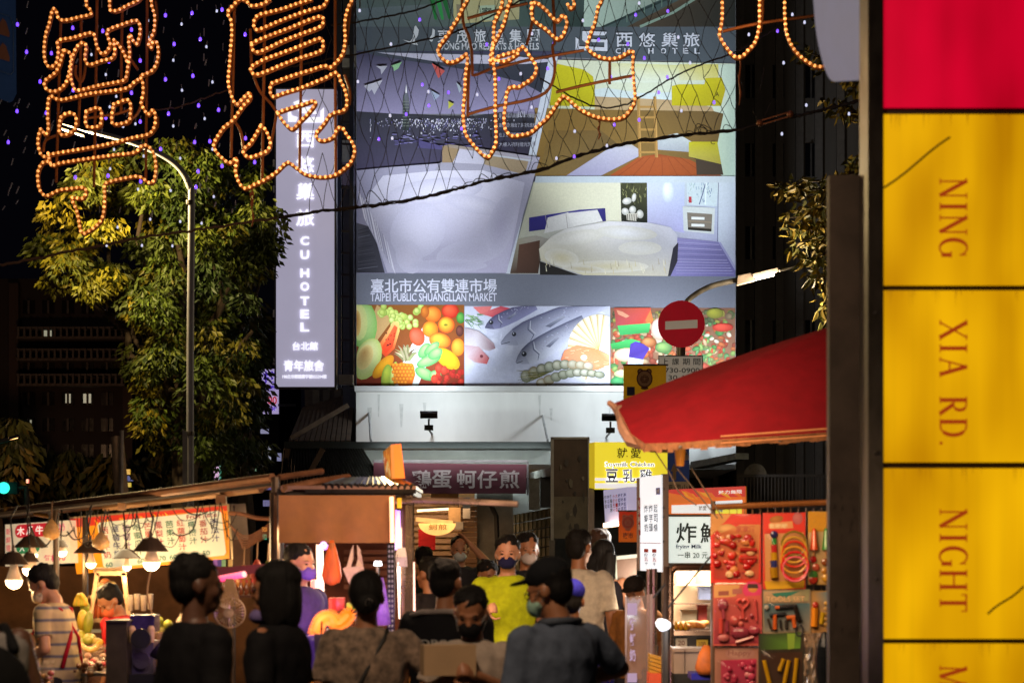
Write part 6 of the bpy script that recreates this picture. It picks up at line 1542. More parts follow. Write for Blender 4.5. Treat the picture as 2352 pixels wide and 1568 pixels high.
def dr2(p):
    p.poly([(1752, 1182), (1850, 1176), (1848, 1220), (1800, 1228), (1754, 1222)], 'd42c1c'); p.ell(1783, 1192, 16, 8, -10, 'b8742c', '98601c'); p.ell(1832, 1190, 12, 14, 0, 'c07070', 'b05058'); p.poly([(1768, 1200), (1820, 1196), (1822, 1212), (1770, 1214)], 'd89058')
    p.poly([(1756, 1226), (1846, 1222), (1844, 1336), (1758, 1338)], ['d49c68', 'cc8c54', 'c88040', 'd09450']); p.poly([(1756, 1334), (1848, 1332), (1846, 1349), (1760, 1353)], 'cc9c14')
    p.text('套圈圈', 1765, 1202, 1808, 1213, 'e8d0a0', .02)
def toy2(m, d):
    B(m, 1778, 1227, d, 9, '24245c'); 
    for a, b, c in ((1236, 1250, '2c8438'), (1250, 1268, 'b8242c'), (1268, 1286, 'c09018'), (1286, 1302, '28306c'), (1302, 1326, 'a87c14')): bar_(m, (1778 - (a - 1236) * .02, a), (1779, b), d, 6.5 + (a - 1236) * .04, c)
    for cx, cy, r, c in ((1824, 1248, 28, '7c6a24'), (1824, 1262, 29, 'c89838'), (1825, 1272, 29, 'c83020'), (1826, 1298, 31, 'c41c24'), (1826, 1306, 28, 'd86070'), (1824, 1285, 30, 'd09030')):
        m.tube([P(cx + r * math.cos(2 * PI * k / 28), cy + r * math.sin(2 * PI * k / 28), d - .02 - cy * .00004) for k in range(28)], .007, 6, lin(c), closed=True)
card('ring-toss toy card with coloured post and stacked rings', 1752, 1177, 1850, 1352, DTY - .035, 'c8301c', dr2, toy2)
def dr3(p):
    p.poly([(1857, 1174), (1904, 1176), (1904, 1218), (1856, 1222)], 'd0941c')
    for i in range(24): p.ell(rt.uniform(1858, 1902), rt.uniform(1176, 1218), 2.4, 2.4, 0, 'e0b040', 'b87818')
    p.poly([(1858, 1222), (1904, 1220), (1904, 1340), (1856, 1340)], ['c8b088', 'c4a878', 'b89050', 'c8a058'])
def toy3(m, d):
    for x, c in ((1870, 'd85020'), (1897, '3c8c3c')):
        m.lathe(P(x, 1262, d - .02), [(.024, 0), (.022, .02), (.012, .11), (.006, .125)], 12, None, lin(c)); bar_(m, (x, 1262), (x, 1275), d, 2, 'c88850')
    for x, y, r, c in ((1868, 1284, 8, 'b81c1c'), (1874, 1302, 9, 'd06048'), (1895, 1290, 9, '8c4a1c'), (1868, 1320, 11, '4c8c40'), (1868, 1330, 11, 'a83020'), (1897, 1326, 10, 'c8942c'), (1893, 1310, 7, 'c88830')): B(m, x, y, d, r, c)
card('toy card with orange and green ice pops behind the dark column', 1856, 1174, 1905, 1342, DTY - .03, 'c89c50', dr3, toy3)
def dr4(p):
    p.poly([(1640, 1342), (1700, 1342), (1690, 1368), (1640, 1380)], 'c49058'); p.ell(1728, 1354, 22, 20, 0, 'd03c70', 'c02c60'); p.ell(1729, 1350, 11, 10, 0, 'c8863c', 'b87430'); p.poly([(1718, 1340), (1740, 1340), (1742, 1350), (1716, 1350)], '3c2420')
    p.poly([(1640, 1372), (1748, 1366), (1748, 1476), (1640, 1478)], ['b8544c', 'c05048', 'a03040', '8c2c3c'])
    p.poly([(1650, 1357), (1674, 1356), (1674, 1366), (1650, 1367)], '8c4c40'); p.poly([(1682, 1352), (1704, 1350), (1704, 1362), (1682, 1364)], '9c5c54')
def toy4(m, d):
    B(m, 1661, 1388, d, 12, '8c3848', 1, 1.15); bar_(m, (1661, 1398), (1663, 1420), d, 4, '9c4450')
    ht = [(1706 + 13 * (16 * math.sin(t) ** 3) / 16, 1386 - (13 * math.cos(t) - 5 * math.cos(2 * t) - 2 * math.cos(3 * t) - math.cos(4 * t)) * .85) for t in [2 * PI * k / 28 for k in range(28)]]
    m.tube([P(*h, d - .016) for h in ht], U(3.2, d), 7, lin('c8504c'), closed=True); bar_(m, (1706, 1400), (1708, 1420), d, 3.4, 'c04c48')
    bar_(m, (1656, 1420), (1656, 1454), d, 5, 'c84840'); bar_(m, (1670, 1424), (1670, 1450), d, 4, '8c3848')
    bar_(m, (1735, 1376), (1738, 1425), d, 2.6, 'b84848'); B(m, 1732, 1446, d, 12, '9c3c4c', 1.1, .9); B(m, 1700, 1452, d, 18, '8c3444', 1.2, .8); B(m, 1662, 1464, d, 12, 'b86060', 1.1, .8); B(m, 1688, 1425, d, 11, 'b44c48'); bar_(m, (1690, 1474), (1730, 1462), d, 4, 'a84c54')
    for i in range(10): B(m, rt.uniform(1680, 1735), rt.uniform(1405, 1450), d, rt.uniform(4, 7), rt.choice(['b84848', 'c85c54', 'a03848']))
card('pink toy card with heart mirror, brush and spoon pieces', 1638, 1340, 1750, 1482, DTY - .05, 'b85048', dr4, toy4)
def dr5(p):
    p.poly([(1754, 1358), (1860, 1352), (1856, 1378), (1756, 1384)], ['b4906c', '8c8c6c', '98946c', 'a88c68']); p.poly([(1772, 1362), (1838, 1356), (1806, 1372), (1780, 1370)], '2c7464')
    p.text('TOOLS SET', 1758, 1367, 1850, 1383, '5a4030', .03); p.text('TOOLS SET', 1759, 1368, 1849, 1382, 'd8b084', .012)
    p.poly([(1754, 1386), (1860, 1384), (1858, 1448), (1756, 1450)], ['2c5c6c', '4c6c74', '8c8478', '7c786c'])
def toy5(m, d):
    for a, b, w, c in (((1790, 1394), (1830, 1390), 5, '1c1c20'), ((1826, 1392), (1836, 1424), 6, '241c18'), ((1780, 1395), (1792, 1394), 4, 'c85c20'), ((1768, 1412), (1805, 1408), 4, '22222a'), ((1780, 1410), (1780, 1444), 5, 'c85c24'), ((1806, 1418), (1826, 1416), 5, 'd0682c'), ((1822, 1418), (1826, 1440), 5, 'd0642c'), ((1764, 1420), (1772, 1444), 3, '3c342c'), ((1792, 1422), (1794, 1442), 3, '2c2c2c'), ((1806, 1422), (1806, 1440), 4, '3a3430')): bar_(m, a, b, d, w, c)
    B(m, 1761, 1394, d, 6, '9c9488'); m.tube([P(1836 + 8 * math.cos(2 * PI * k / 16), 1446 + 14 * math.sin(2 * PI * k / 16), d - .02) for k in range(16)], .005, 6, lin('34343a'), closed=True)
card('tool set toy card with black drill and orange hammer', 1752, 1354, 1862, 1455, DTY - .04, '8c7c64', dr5, toy5)
def dr6(p): p.poly([(1866, 1360), (1904, 1358), (1904, 1450), (1864, 1452)], ['b08850', '4c7c8c', 'b88c50', 'a87848'])
def toy6(m, d):
    bar_(m, (1872, 1395), (1870, 1438), d, 8, 'd8841c'); B(m, 1873, 1388, d, 7, 'b83020'); bar_(m, (1890, 1405), (1886, 1432), d, 5, 'c8a020')
    for y in range(5): B(m, 1897, 1385 + y * 12, d, 5, 'c89838')
card('toy card with an orange bottle by the dark column', 1862, 1356, 1905, 1452, DTY - .03, 'a88450', dr6, toy6)
def dr7(p):
    p.ell(1700, 1500, 34, 16, 0, 'b89080', '9c6c64'); p.text('Happy', 1672, 1492, 1726, 1508, '8c5c54', .02); p.poly([(1656, 1515), (1738, 1512), (1736, 1590), (1656, 1590)], ['b03050', 'b82850', '8c3048', 'a04050'])
def toy7(m, d):
    for i in range(20): B(m, rt.uniform(1664, 1730), rt.uniform(1520, 1580), d, rt.uniform(4, 9), rt.choice(['b83858', 'c85c6c', 'a02c48', 'd07c84']))
card('pink toy card with bubbly lettering, lowest on the rack', 1642, 1486, 1746, 1610, DTY - .03, '9c6c5c', dr7, toy7)
def dr8(p):
    p.poly([(1745, 1456), (1840, 1450), (1838, 1488), (1746, 1492)], ['24301c', '3c4c20', '5c8c2c', '283418']); p.poly([(1808, 1454), (1826, 1454), (1824, 1488), (1810, 1490)], '7c9c34')
    p.poly([(1748, 1500), (1842, 1496), (1842, 1590), (1748, 1590)], ['3c2418', '442a1a', '34241a', '3c2a1c'])
def toy8(m, d):
    for a, b in (((1755, 1515), (1768, 1570)), ((1800, 1512), (1790, 1540)), ((1812, 1515), (1800, 1575)), ((1830, 1510), (1824, 1570))): bar_(m, a, b, d, 5, 'b88c14')
card('dark green and brown toy card with yellow sticks, low beside the dark column', 1742, 1454, 1846, 1610, DTY - .06, '30281c', dr8, toy8)
bg_ = MB(); q = rect(1845, 1452, 1892, 1600, DTY - .05); nn = 9
vs = [q(i / nn, j / nn, rt.uniform(-.02, .03)) for j in range(nn + 1) for i in range(nn + 1)]
bg_.add(vs, [(j * (nn + 1) + i, (j + 1) * (nn + 1) + i, (j + 1) * (nn + 1) + i + 1, j * (nn + 1) + i + 1) for j in range(nn) for i in range(nn)])
tag(bg_.build('plastic_bag', M('crumpled_clear_bag', 'a08468', .2, alpha=.55, var=.2, spec=.8)), 'crumpled clear plastic bag hanging low beside the toy cards', 'bag')
DJ = 17.0
rs_ = random.Random(31)
WARM = (1, .60, .25)
js = thing('juice_stall', 'fruit juice stall frame of rusty pipes with a long sloping canopy bar', 'stall', (PX(330, DJ), DJ, 0))
RUST = M('rusty_pipe', '7c5640', .5, .45, var=.45, scale=8)
m = MB(); m.tube([P(-60, 1186, 18.2), P(64, 1168, 17.6), P(300, 1140, 16.6), P(626, 1097, 15.4)], .03, 8); m.build('canopy_bar', RUST, js)
m = MB(); m.tube([P(20, 1187, 18.2), P(161, 1170, 17.8), P(430, 1141, 16.8), P(626, 1112, 15.9)], .02, 7); m.build('canopy_bar', RUST, js)
m = MB(); m.tube([P(240, 1165, 17.4), P(400, 1146, 16.9), P(600, 1122, 16.1)], .028, 7); m.build('canopy_bar', M('pale_pipe2', '9c7a5c', .5, .4), js)
m = MB(); m.tube([P(10, 1170, 17.8), P(43, 1169, 17.8)], .02, 7); m.tube([P(80, 1179, 17.5), P(130, 1188, 17.2)], .016, 7); m.build('side_bar', M('yellow_lit_pipe', 'a87c3c', .4, .5), js)
m = MB(); q = Quad((-40, 1188, 18.4), (610, 1120, 17.4), (624, 1108, 15.8), (-40, 1180, 17.2)); slab(m, q, .02); m.build('canopy_sheet', M('sooty_canvas', '2a221e', .9, var=.4), js)
for x, y0, d in ((129, 1163, 17.0), (196, 1187, 17.3), (633, 1095, 15.4), (643, 1120, 16.2), (534, 1160, 16.9)):
    m = MB(); m.tube([P(x, y0, d), Vector((PX(x, d), d, 0))], .022 if x < 600 else .028, 8); m.build('post', M('post_steel', '4c4038', .4, .6, var=.4), js)
m = MB(); m.box(P(508, 1146, 16.4), (.07, .05, .06)); m.box(P(280, 1163, 16.6), (.05, .05, .05)); m.build('clamp', M('clamp_metal', 'b08a6a', .4, .6), js)
m = MB(); slab(m, rect(-60, 1452, 470, 1600, 17.4), .8); m.build('counter', M('stall_counter', '5a3420', .6, var=.3), js)
m = MB(); slab(m, rect(-80, 1300, 640, 1600, 19.6), .05); m.build('back_sheet', M('dark_tarp', '8a6240', .9, var=.35), js)
rcv = thing('rolled_canvas', 'rolled beige canvas standing upright with a thin pole behind the stall roof', 'canvas roll', P(277, 1145, 20))
m = MB(); pts = [P(255 + 3 * t, 1000 + 148 * t, 20) for t in (0, .25, .5, .75, 1)]
vs = []; q = Quad((254, 1003, 20), (283, 1000, 20), (297, 1145, 20), (264, 1147, 20)); n = 12
for j in range(n + 1):
    for i in range(9):
        u = i / 8; vs.append(q(u, j / n, .06 * math.sin(u * PI) + .006 * math.sin(j * 2.2)))
m.add(vs, [(j * 9 + i, (j + 1) * 9 + i, (j + 1) * 9 + i + 1, j * 9 + i + 1) for j in range(n) for i in range(8)]); m.build('canvas', M('beige_canvas', '7c6c58', .9, var=.3, bump=.3, scale=20), rcv, smooth=True)
m = MB(); m.tube([P(279, 988, 19.9), P(278, 1150, 19.9)], .018, 7); m.build('pole', DULLSTEEL, rcv)

jb = thing('juice_menu_board', 'lit fruit juice menu board with an orange flame border above the stall', 'sign', P(345, 1290, 17))
Q = Quad((160, 1191, 17.7), (523, 1160, 16.9), (534, 1281, 16.9), (176, 1318, 17.7))
m = MB(); slab(m, Q, .12); m.build('panel', M('orange_lightbox', 'e08a1c', .4, emit=.60, var=.12), jb)
m = MB(); k_ = 0
m.add([Q(0, 0, .004), Q(0, .16, .004), Q(.35, .15, .004), Q(.7, .07, .004), Q(1, .1, .004), Q(1, 0, .004)], [(0, 1, 2, 3, 4, 5)], lin('c03020'))
for i in range(26):
    u = rs_.uniform(0, .96); v = rs_.choice([rs_.uniform(0, .12), rs_.uniform(.0, .9) if u < .14 else .05]); k_ += .0003
    m.poly([Q(u, v, .006 + k_), Q(u + .012, v + .10, .006 + k_), Q(u + .04, v + .16, .006 + k_), Q(u + .02, v + .06, .006 + k_)], lin(rs_.choice(['e8a020', 'd06018', 'f0b838', 'e07c1c', 'b83c1c'])))
m.build('flame_border', M('flame_border', vcol=True, emit=.55, var=.05), jb)
m = MB(); r_ = [(.19, .16), (.2, .11), (.215, .09)]
m.poly([Q(.19, .9, .014), Q(.185, .16, .014), Q(.20, .11, .014), Q(.95, .085, .014), Q(.965, .12, .014), Q(.972, .88, .014), Q(.96, .93, .014), Q(.21, .95, .014)][::-1]); m.build('white_panel', M('warm_white_lit', 'c8c6a8', .4, emit=.66, var=.1, scale=2), jb)
m = MB(); g = lambda u, v, o: Q(u, v, .02)
cl = ['b8402c', '4c4080', '7a5490', '2c6c54', 'b84c2c', 'b8302c', '2c6c40', 'c04c38', '2c6c54', 'b8402c', '4c4480']
for i, (t, c) in enumerate(zip(('西瓜牛奶', '草莓牛奶', '葡萄汁', '哈蜜瓜汁', '芒果汁', '鳳梨汁', '芭樂汁', '紅蘿蔔汁', '檸檬汁', '番茄汁', '西瓜汁'), cl)):
    u = .205 + i * .069; v0 = .2 if i < 8 else .25; h = .148 if len(t) > 3 else .155
    if i >= 8: h = .15
    for k, ch in enumerate(t): m.text(g, ch, u, v0 + k * h - i * .002, u + .048, v0 + k * h + h * .86 - i * .002, lin(c), .008)
m.text(g, 'Fruit juice', .755, .115, .94, .215, lin('b83428'), .012)
for i, t in enumerate(('60', '', '', '60', '50', '70', '60', '60', '70', '50', '')):
    if t: m.text(g, t, .21 + i * .069, .845 - i * .004, .255 + i * .069, .935 - i * .004, lin('2a7a6a'), .01)
m.build('lettering', MATS['ink'], jb)
m = MB(); slab(m, Quad((521, 1158, 16.88), (526, 1158, 16.86), (537, 1284, 16.86), (532, 1284, 16.88)), .14); slab(m, Quad((158, 1187, 17.68), (524, 1156, 16.88), (524, 1160, 16.88), (158, 1191, 17.68)), .14); m.build('frame', M('white_edge', 'b8a890', .4, .3), jb)
lamp('juice_board_glow', 'AREA', Q(.5, .6, .35), 9, (1, .85, .5), 1.2, Q(.5, 1.8, 1.2), sy=.4)
pm = thing('papaya_milk_board', 'white papaya milk board with a red pill behind the metal lampshades', 'sign', P(85, 1300, 17.6))
Q2 = Quad((12, 1204, 17.9), (160, 1194, 17.6), (160, 1292, 17.6), (12, 1300, 17.9))
m = MB(); slab(m, Q2, .1); m.build('panel', M('cream_lightbox', 'd6cbb0', .4, emit=.5, var=.15), pm)
def pill(m, q, u0, v0, u1, v1, off, col):
    cx0, cx1, cy, rx, ry = u0 + .07, u1 - .07, (v0 + v1) / 2, .07, (v1 - v0) / 2
    pts = [(cx0 + rx * math.cos(a), cy + ry * math.sin(a)) for a in [PI / 2 + PI * k / 8 for k in range(9)]] + [(cx1 + rx * math.cos(a), cy + ry * math.sin(a)) for a in [-PI / 2 + PI * k / 8 for k in range(9)]]
    m.poly([q(*p_, off) for p_ in pts], col)
m = MB(); pill(m, Q2, .16, .03, .80, .34, .005, lin('c02434')); pill(m, Q2, .18, .42, .55, .72, .005, lin('2c7c50')); m.build('pill', M('pill_print', vcol=True, emit=.5, var=.1), pm)
m = MB(); g = lambda u, v, o: Q2(u, v, .012)
for i, ch in enumerate('木瓜牛奶'): m.text(g, ch, .2 + i * .145, .08, .32 + i * .145, .29, lin('f0e8e0'), .016)
m.text(g, '每杯70', .62, .78, .95, .95, lin('b03050'), .01); m.text(g, '大', .24, .47, .32, .67, lin('e8e4d8'), .01)
for k, ch in enumerate('新鮮現打'): m.text(g, ch, .03, .1 + k * .2, .10, .25 + k * .2, lin('b84048'), .01)
m.text(g, '奶', .84, .06, .94, .24, lin('b83060'), .01)
m.build('lettering', MATS['white_panel_lit'], pm)

SHADE = M('dark_lampshade', '4a3a30', .45, .4, var=.35, scale=6)
SOCK = M('bulb_neck', 'c8a888', .4, emit=.25, ecol=(1, .6, .3))
GLOBE = M('lit_bulb', 'ffffff', .3, emit=9, ecol=(1, .70, .38), var=0)
def shade_lamp(x, ytop, yrim, half, by, br, d, lab, e=9):
    t = thing('pendant_lamp', lab, 'lamp', P(x, by, d), 'pendant bulbs over the fruit stall')
    top, rim, hw = PZ(ytop, d), PZ(yrim, d), U(half, d); c = P(x, yrim, d); h = top - rim
    m = MB(); m.lathe(c, [(hw, 0), (hw * .98, .006), (hw * .42, h), (hw * .1, h + .01), (hw * .08, h + .05)], 20); m.build('shade', SHADE, t, smooth=False)
    bc = P(x + 2, by, d); r = U(br, d)
    m = MB(); m.lathe(bc, [(r * .98, 0), (r * .8, r * .5), (r * .52, r * 1.3), (r * .45, r * 2)], 16); m.build('bulb_neck', SOCK, t, smooth=True)
    m = MB(); m.lathe(bc, [(0, -r), (r * .5, -r * .87), (r * .87, -r * .5), (r, 0), (r * .9, .004)], 18); m.build('bulb', GLOBE, t, smooth=True)
    m = MB(); m.tube([c + Vector((0, 0, h + .03)), P(x + rs_.uniform(-8, 8), 1190, d + .1), P(x + rs_.uniform(-14, 14), 1160, d + .2)], .006, 5); m.build('cord', WIREM, t)
    lamp('stall_bulb', 'POINT', bc - Vector((0, .02, r + .06)), e * 1.3, WARM, .05)
shade_lamp(72, 1232, 1257, 40, 1272, 13, 16.6, 'dark lampshade with bulb below the papaya milk board')
shade_lamp(30, 1268, 1296, 36, 1332, 20, 15.2, 'large bulb under a dark shade at the end of the stall, lowest of them', 12)
shade_lamp(207, 1246, 1270, 38, 1293, 12, 16.2, 'dark lampshade with bulb in front of the menu board corner')
shade_lamp(290, 1262, 1282, 34, 1300, 10, 17.0, 'small bulb under a tilted shade between two bigger lamps')
shade_lamp(346, 1236, 1266, 41, 1291, 20, 15.4, 'big round glowing bulb beneath the widest dark lampshade', 14)
shade_lamp(68, 1268, 1290, 22, 1305, 19, 15.8, 'bare wide bulb beneath the lampshade stack near the vendor', 12)
shade_lamp(140, 1240, 1256, 18, 1266, 12, 17.2, 'bulb beside the thin post near the papaya milk board', 7)
cb = MB()
for i in range(30):
    x0 = rs_.uniform(100, 560); x1 = x0 + rs_.uniform(-80, 90); y0 = 1150 + (560 - x0) * .06; sag = rs_.uniform(20, 95)
    d = rs_.uniform(15.6, 16.6)
    pts = smooth_path([(x0, y0), (x0 * .7 + x1 * .3 + rs_.uniform(-8, 8), y0 + sag * .8), (x0 * .3 + x1 * .7, y0 + sag), (x1, y0 + rs_.uniform(10, sag))], 4)
    cb.tube([P(*p_, d) for p_ in pts], rs_.choice([.003, .004, .006]), 4)
tag(cb.build('cable_tangle', WIREM), 'tangle of black cables drooping in front of the juice menu board', 'cable', kind='stuff')
cb = MB()
for i in range(7): cb.tube([P(*p_, 16.2) for p_ in smooth_path([(520 + i * 6, 1195 + i * 8), (560, 1230 + i * 5), (600, 1215 + i * 4), (632, 1190 + i * 6)], 4)], .005, 4)
cb.tube([P(*p_, 16.1) for p_ in smooth_path([(524, 1178), (555, 1180), (590, 1189), (632, 1191)], 4)], .014, 6)
tag(cb.build('warm_cable', M('tan_cable', '8a5c3c', .6)), 'tan cables slung from the menu board to the cart post', 'cable')
def heap(name, lab, cat, items, mat, group=None, smooth=True, part='fruit'):
    a = items[0]; t = thing(name, lab, cat, P(a[0], max(i[1] for i in items), a[2]), group)
    for it in items:
        m = MB(); x, y, d, rx, ry, col = it[:6]; R = Matrix.Rotation(it[6] if len(it) > 6 else 0, 3, 'Y')
        m.ell(P(x, y, d), (U(rx, d), U(min(rx, ry), d), U(ry, d)), R, 16, 11, lin(col)); m.build(part, mat, t, smooth=smooth)
    return t
FRUIT = M('fruit_skin', vcol=True, rough=.4, var=.3, scale=14, bump=.05)
heap('papaya_pile', 'tall yellow-green papayas stacked behind the stall post', 'papaya', [(190, 1425, 16.8, 13, 26, 'b8982c'), (203, 1430, 16.7, 11, 28, '8a8c2c', .1), (196, 1395, 17, 12, 16, '8c9430'), (186, 1462, 16.7, 12, 16, 'a8a038'), (206, 1466, 16.6, 16, 13, 'b0983c')], FRUIT)
heap('guava_pile', 'greenish guavas and mangoes piled at the foot of the post', 'guava', [(203, 1470, 16.4, 15, 12, '98983c'), (222, 1474, 16.4, 13, 11, 'a89040'), (186, 1476, 16.4, 12, 12, '8c943c'), (230, 1480, 16.4, 10, 9, 'b0803c')], FRUIT)
bn_ = thing('banana_bunch', 'yellow banana bunch in a basket before the guavas', 'banana', P(205, 1495, 16))
for i in range(7):
    m = MB(); a = 1.2 + i * .12; m.tube([P(*p_, 16 - .02 * i) for p_ in smooth_path([(180 + i * 2, 1474 + i * 2), (192 + i * 3, 1488 + i), (212 + i * 2, 1490 - i), (228 + i, 1480 - i * 2)], 4)], [.008] + [.018] * 11 + [.008], 8, lin('c89a2c')); m.build('banana', FRUIT, bn_, smooth=True)
m = MB(); m.lathe(P(208, 1503, 16), [(.07, 0), (.10, .05), (.105, .05), (.06, 0)], 18, None, lin('7a4c24')); m.build('basket', VC, bn_)
bh = thing('banana_bunch', 'bananas hanging on a hook above the papayas', 'banana', P(185, 1395, 17))
for i in range(6):
    m = MB(); m.tube([P(*p_, 17 - .02 * i) for p_ in smooth_path([(184, 1362), (176 + i * 4, 1376), (172 + i * 5, 1392)], 4)], [.008] + [.016] * 7 + [.008], 8, lin(rs_.choice(['c8a030', 'a8a034']))); m.build('banana', FRUIT, bh, smooth=True)
dcs = thing('display_case', 'steel-framed glass display case with melons and carrots', 'display case', P(255, 1430, 17.2))
FR_ = M('case_frame', 'a88c70', .35, .7, var=.3)
for a, b in (((224, 1315), (207, 1424)), ((284, 1315), (298, 1424)), ((222, 1316), (290, 1316)), ((207, 1424), (298, 1424))):
    m = MB(); m.bar(P(*a, 17), P(*b, 17), .03); m.build('frame', FR_, dcs)
for y in (1369, 1424):
    m = MB(); m.box(P(254, y, 17.2), (U(84, 17), .4, .02)); m.build('shelf', FR_, dcs)
m = MB(); slab(m, rect(214, 1303, 282, 1315, 17), .3)
for i in range(24): slab(m, rect(216 + i * 2.7, 1304, 217.4 + i * 2.7, 1314, 16.99), .01)
m.build('vent', M('vent_cream', 'a08464', .5, .2), dcs)
heap('melon', 'two pale melons side by side on the upper shelf of the glass case', 'melon', [(230, 1351, 17.2, 12, 15, 'a89c6c'), (256, 1349, 17.2, 14, 16, 'a08a5c'), (242, 1336, 17.3, 12, 9, 'b06838')], FRUIT)
heap('carrot', 'orange carrots standing on the lower shelf of the glass case', 'carrot', [(216 + i * 9, 1398 + (i % 2) * 3, 17.1, 5.5, 24 - (i % 3) * 2, rs_.choice(['c8602c', 'd06a34', 'b85424'])) for i in range(7)], FRUIT)
def bagpile(lab, x0, x1, y0, y1, d, pal, n, cat='snack'):
    t = thing('bagged_snack', lab, cat, P((x0 + x1) / 2, y1, d))
    for i in range(n):
        m = MB(); x, y = rs_.uniform(x0, x1), rs_.uniform((y0 + y1) / 2, y1); m.ell(P(x, y, d - rs_.uniform(0, .25)), (U(8, d), .04, U(7, d)), None, 10, 7, lin(rs_.choice(pal))); m.build('bun', FRUIT, t, smooth=True)
    m = MB(); q = rect(x0 - 8, y0, x1 + 8, y1 + 3, d - .12); nn = 10
    vs = [q(i / nn, j / nn, rs_.uniform(-.03, .05)) for j in range(nn + 1) for i in range(nn + 1)]
    m.add(vs, [(j * (nn + 1) + i, (j + 1) * (nn + 1) + i, (j + 1) * (nn + 1) + i + 1, j * (nn + 1) + i + 1) for j in range(nn) for i in range(nn)]); m.build('plastic_bag', M('clear_film', 'ffe8d0', .12, alpha=.2, var=0, spec=1), t)
bagpile('brown eggs heaped in clear bags before the striped vendor', 150, 232, 1496, 1548, 15.2, ['7a4a2c', '8c5a34', '6a3c24', '9c6a3c', '8a5030'], 26, 'eggs')
bagpile('yellow snack bag standing behind the brown eggs', 160, 182, 1486, 1520, 15.8, ['b88c3c', 'c89a48', 'a87c34'], 12)
bagpile('white paper bag and pink snacks by the grey metal box', 195, 240, 1478, 1525, 15.6, ['c0a890', 'b89880', 'b03038', 'c89c80'], 10)
bagpile('pale bread buns stacked in bags beside the dark backpack wearer', 72, 118, 1515, 1575, 13.5, ['b8844c', 'a87040', 'c89458', '9c3c34'], 26, 'bread')
tr_ = MB(); slab(tr_, rect(148, 1546, 246, 1552, 15.0), .7); tag(tr_.build('steel_tray', STEEL), 'steel tray edge under the brown eggs', 'tray')
mb_ = MB(); slab(mb_, rect(243, 1427, 291, 1640, 14.6), .4); slab(mb_, rect(241, 1424, 293, 1428, 14.58), .42); tag(mb_.build('metal_box', M('dark_olive_metal', '3c3428', .5, .4, var=.45, bump=.1, scale=5)), 'tall grey-brown metal box between the eggs and the juicer', 'metal box')
jc = thing('juicer', 'violet-lit chrome juicing machine with a round black mouth', 'juicer', P(323, 1560, 14.8))
m = MB(); slab(m, rect(296, 1472, 352, 1548, 14.8), .3); m.build('body', M('lilac_steel', '5e5a74', .35, .5, var=.3), jc)
m = MB(); slab(m, rect(298, 1412, 354, 1450, 14.8), .25); m.build('hopper', M('violet_acrylic', '3a3068', .2, .2, var=.5, scale=12), jc)
m = MB(); m.lathe(P(326, 1465, 14.66), [(.055, 0), (.06, .01), (.06, .06), (0, .06)], 20, RX); m.build('mouth', M('black_rubber', '0a0a0c', .4), jc)
for x in (303, 347):
    m = MB(); m.lathe(P(x, 1474, 14.7), [(.02, 0), (.024, .08), (.014, .10)], 12, None); m.build('side_cup', M('cream_plastic', 'b89878', .4), jc)
m = MB(); m.lathe(P(326, 1515, 14.78), [(.05, 0), (.052, .01), (.052, .03)], 20, RX); m.build('dial', M('grey_dial', '4c4860', .3, .4), jc)
m = MB(); slab(m, rect(290, 1548, 360, 1640, 14.7), .4); m.build('base', BLACKM, jc)
lamp('violet_glow', 'POINT', P(372, 1440, 14.0), 2.6, (.45, .2, 1), .06)
hd_ = thing('spot_lamp', 'dark violet spotlight head on a chrome stand with a pink lens', 'lamp', P(375, 1568, 14.5))
m = MB(); m.lathe(P(376, 1494, 14.5), [(.02, -.06), (.06, -.05), (.075, .04), (.07, .05)], 18, Matrix.Rotation(-.9, 3, 'Y')); m.build('head', M('dark_violet', '1c1428', .4, .2), hd_)
m = MB(); m.bar(P(384, 1472, 14.44), P(392, 1490, 14.44), .02); m.build('pink_strip', M('pink_neon', 'ffffff', .3, emit=1.4, ecol=(1, .06, .35), var=0), hd_)
m = MB(); slab(m, rect(372, 1500, 404, 1640, 14.55), .15); m.build('stand', M('blue_violet_box', '2c2468', .4, .3, var=.3), hd_)
heap('guava', 'green guavas in plastic bowls beside the juicer', 'guava', [(366, 1424, 15.4, 9, 9, '8c942c'), (386, 1434, 15.4, 12, 12, '98a034'), (362, 1436, 15.4, 10, 10, '808c2c'), (372, 1446, 15.4, 11, 9, '98983c')], FRUIT)
for x, lab in ((374, 'clear plastic bowl under the guavas'), (415, 'clear plastic bowl beside the white jug')):
    m = MB(); m.lathe(P(x, 1476, 15.3), [(U(13, 15.3), 0), (U(18, 15.3), U(24, 15.3)), (U(19, 15.3), U(25, 15.3)), (U(16, 15.3), U(24, 15.3))], 20); tag(m.build('plastic_bowl', M('clear_bowl', 'c8a890', .2, alpha=.5, var=.1)), lab, 'bowl')
jg = MB(); jg.lathe(P(417, 1448, 15.6), [(U(13, 15.6), 0), (U(13, 15.6), U(22, 15.6)), (U(5, 15.6), U(34, 15.6)), (U(4, 15.6), U(40, 15.6))], 18); tag(jg.build('white_jug', M('white_jug', 'b8a890', .4)), 'white plastic jug standing behind the bowls', 'jug')
cu = MB(); cu.lathe(P(445, 1474, 15.3), [(U(9, 15.3), 0), (U(12, 15.3), U(44, 15.3))], 16); tag(cu.build('paper_cup', M('kraft_cup', '8a5a34', .6)), 'brown paper cup at the edge of the dark-shirted man', 'cup')
cs_ = MB(); slab(cs_, rect(340, 1477, 450, 1500, 15.0), .6); slab(cs_, rect(350, 1510, 440, 1530, 14.9), .6); tag(cs_.build('stall_shelf', M('pale_shelf', '8a6c54', .5, .3, var=.3)), 'pale steel shelf carrying the bowls and cups', 'shelf')
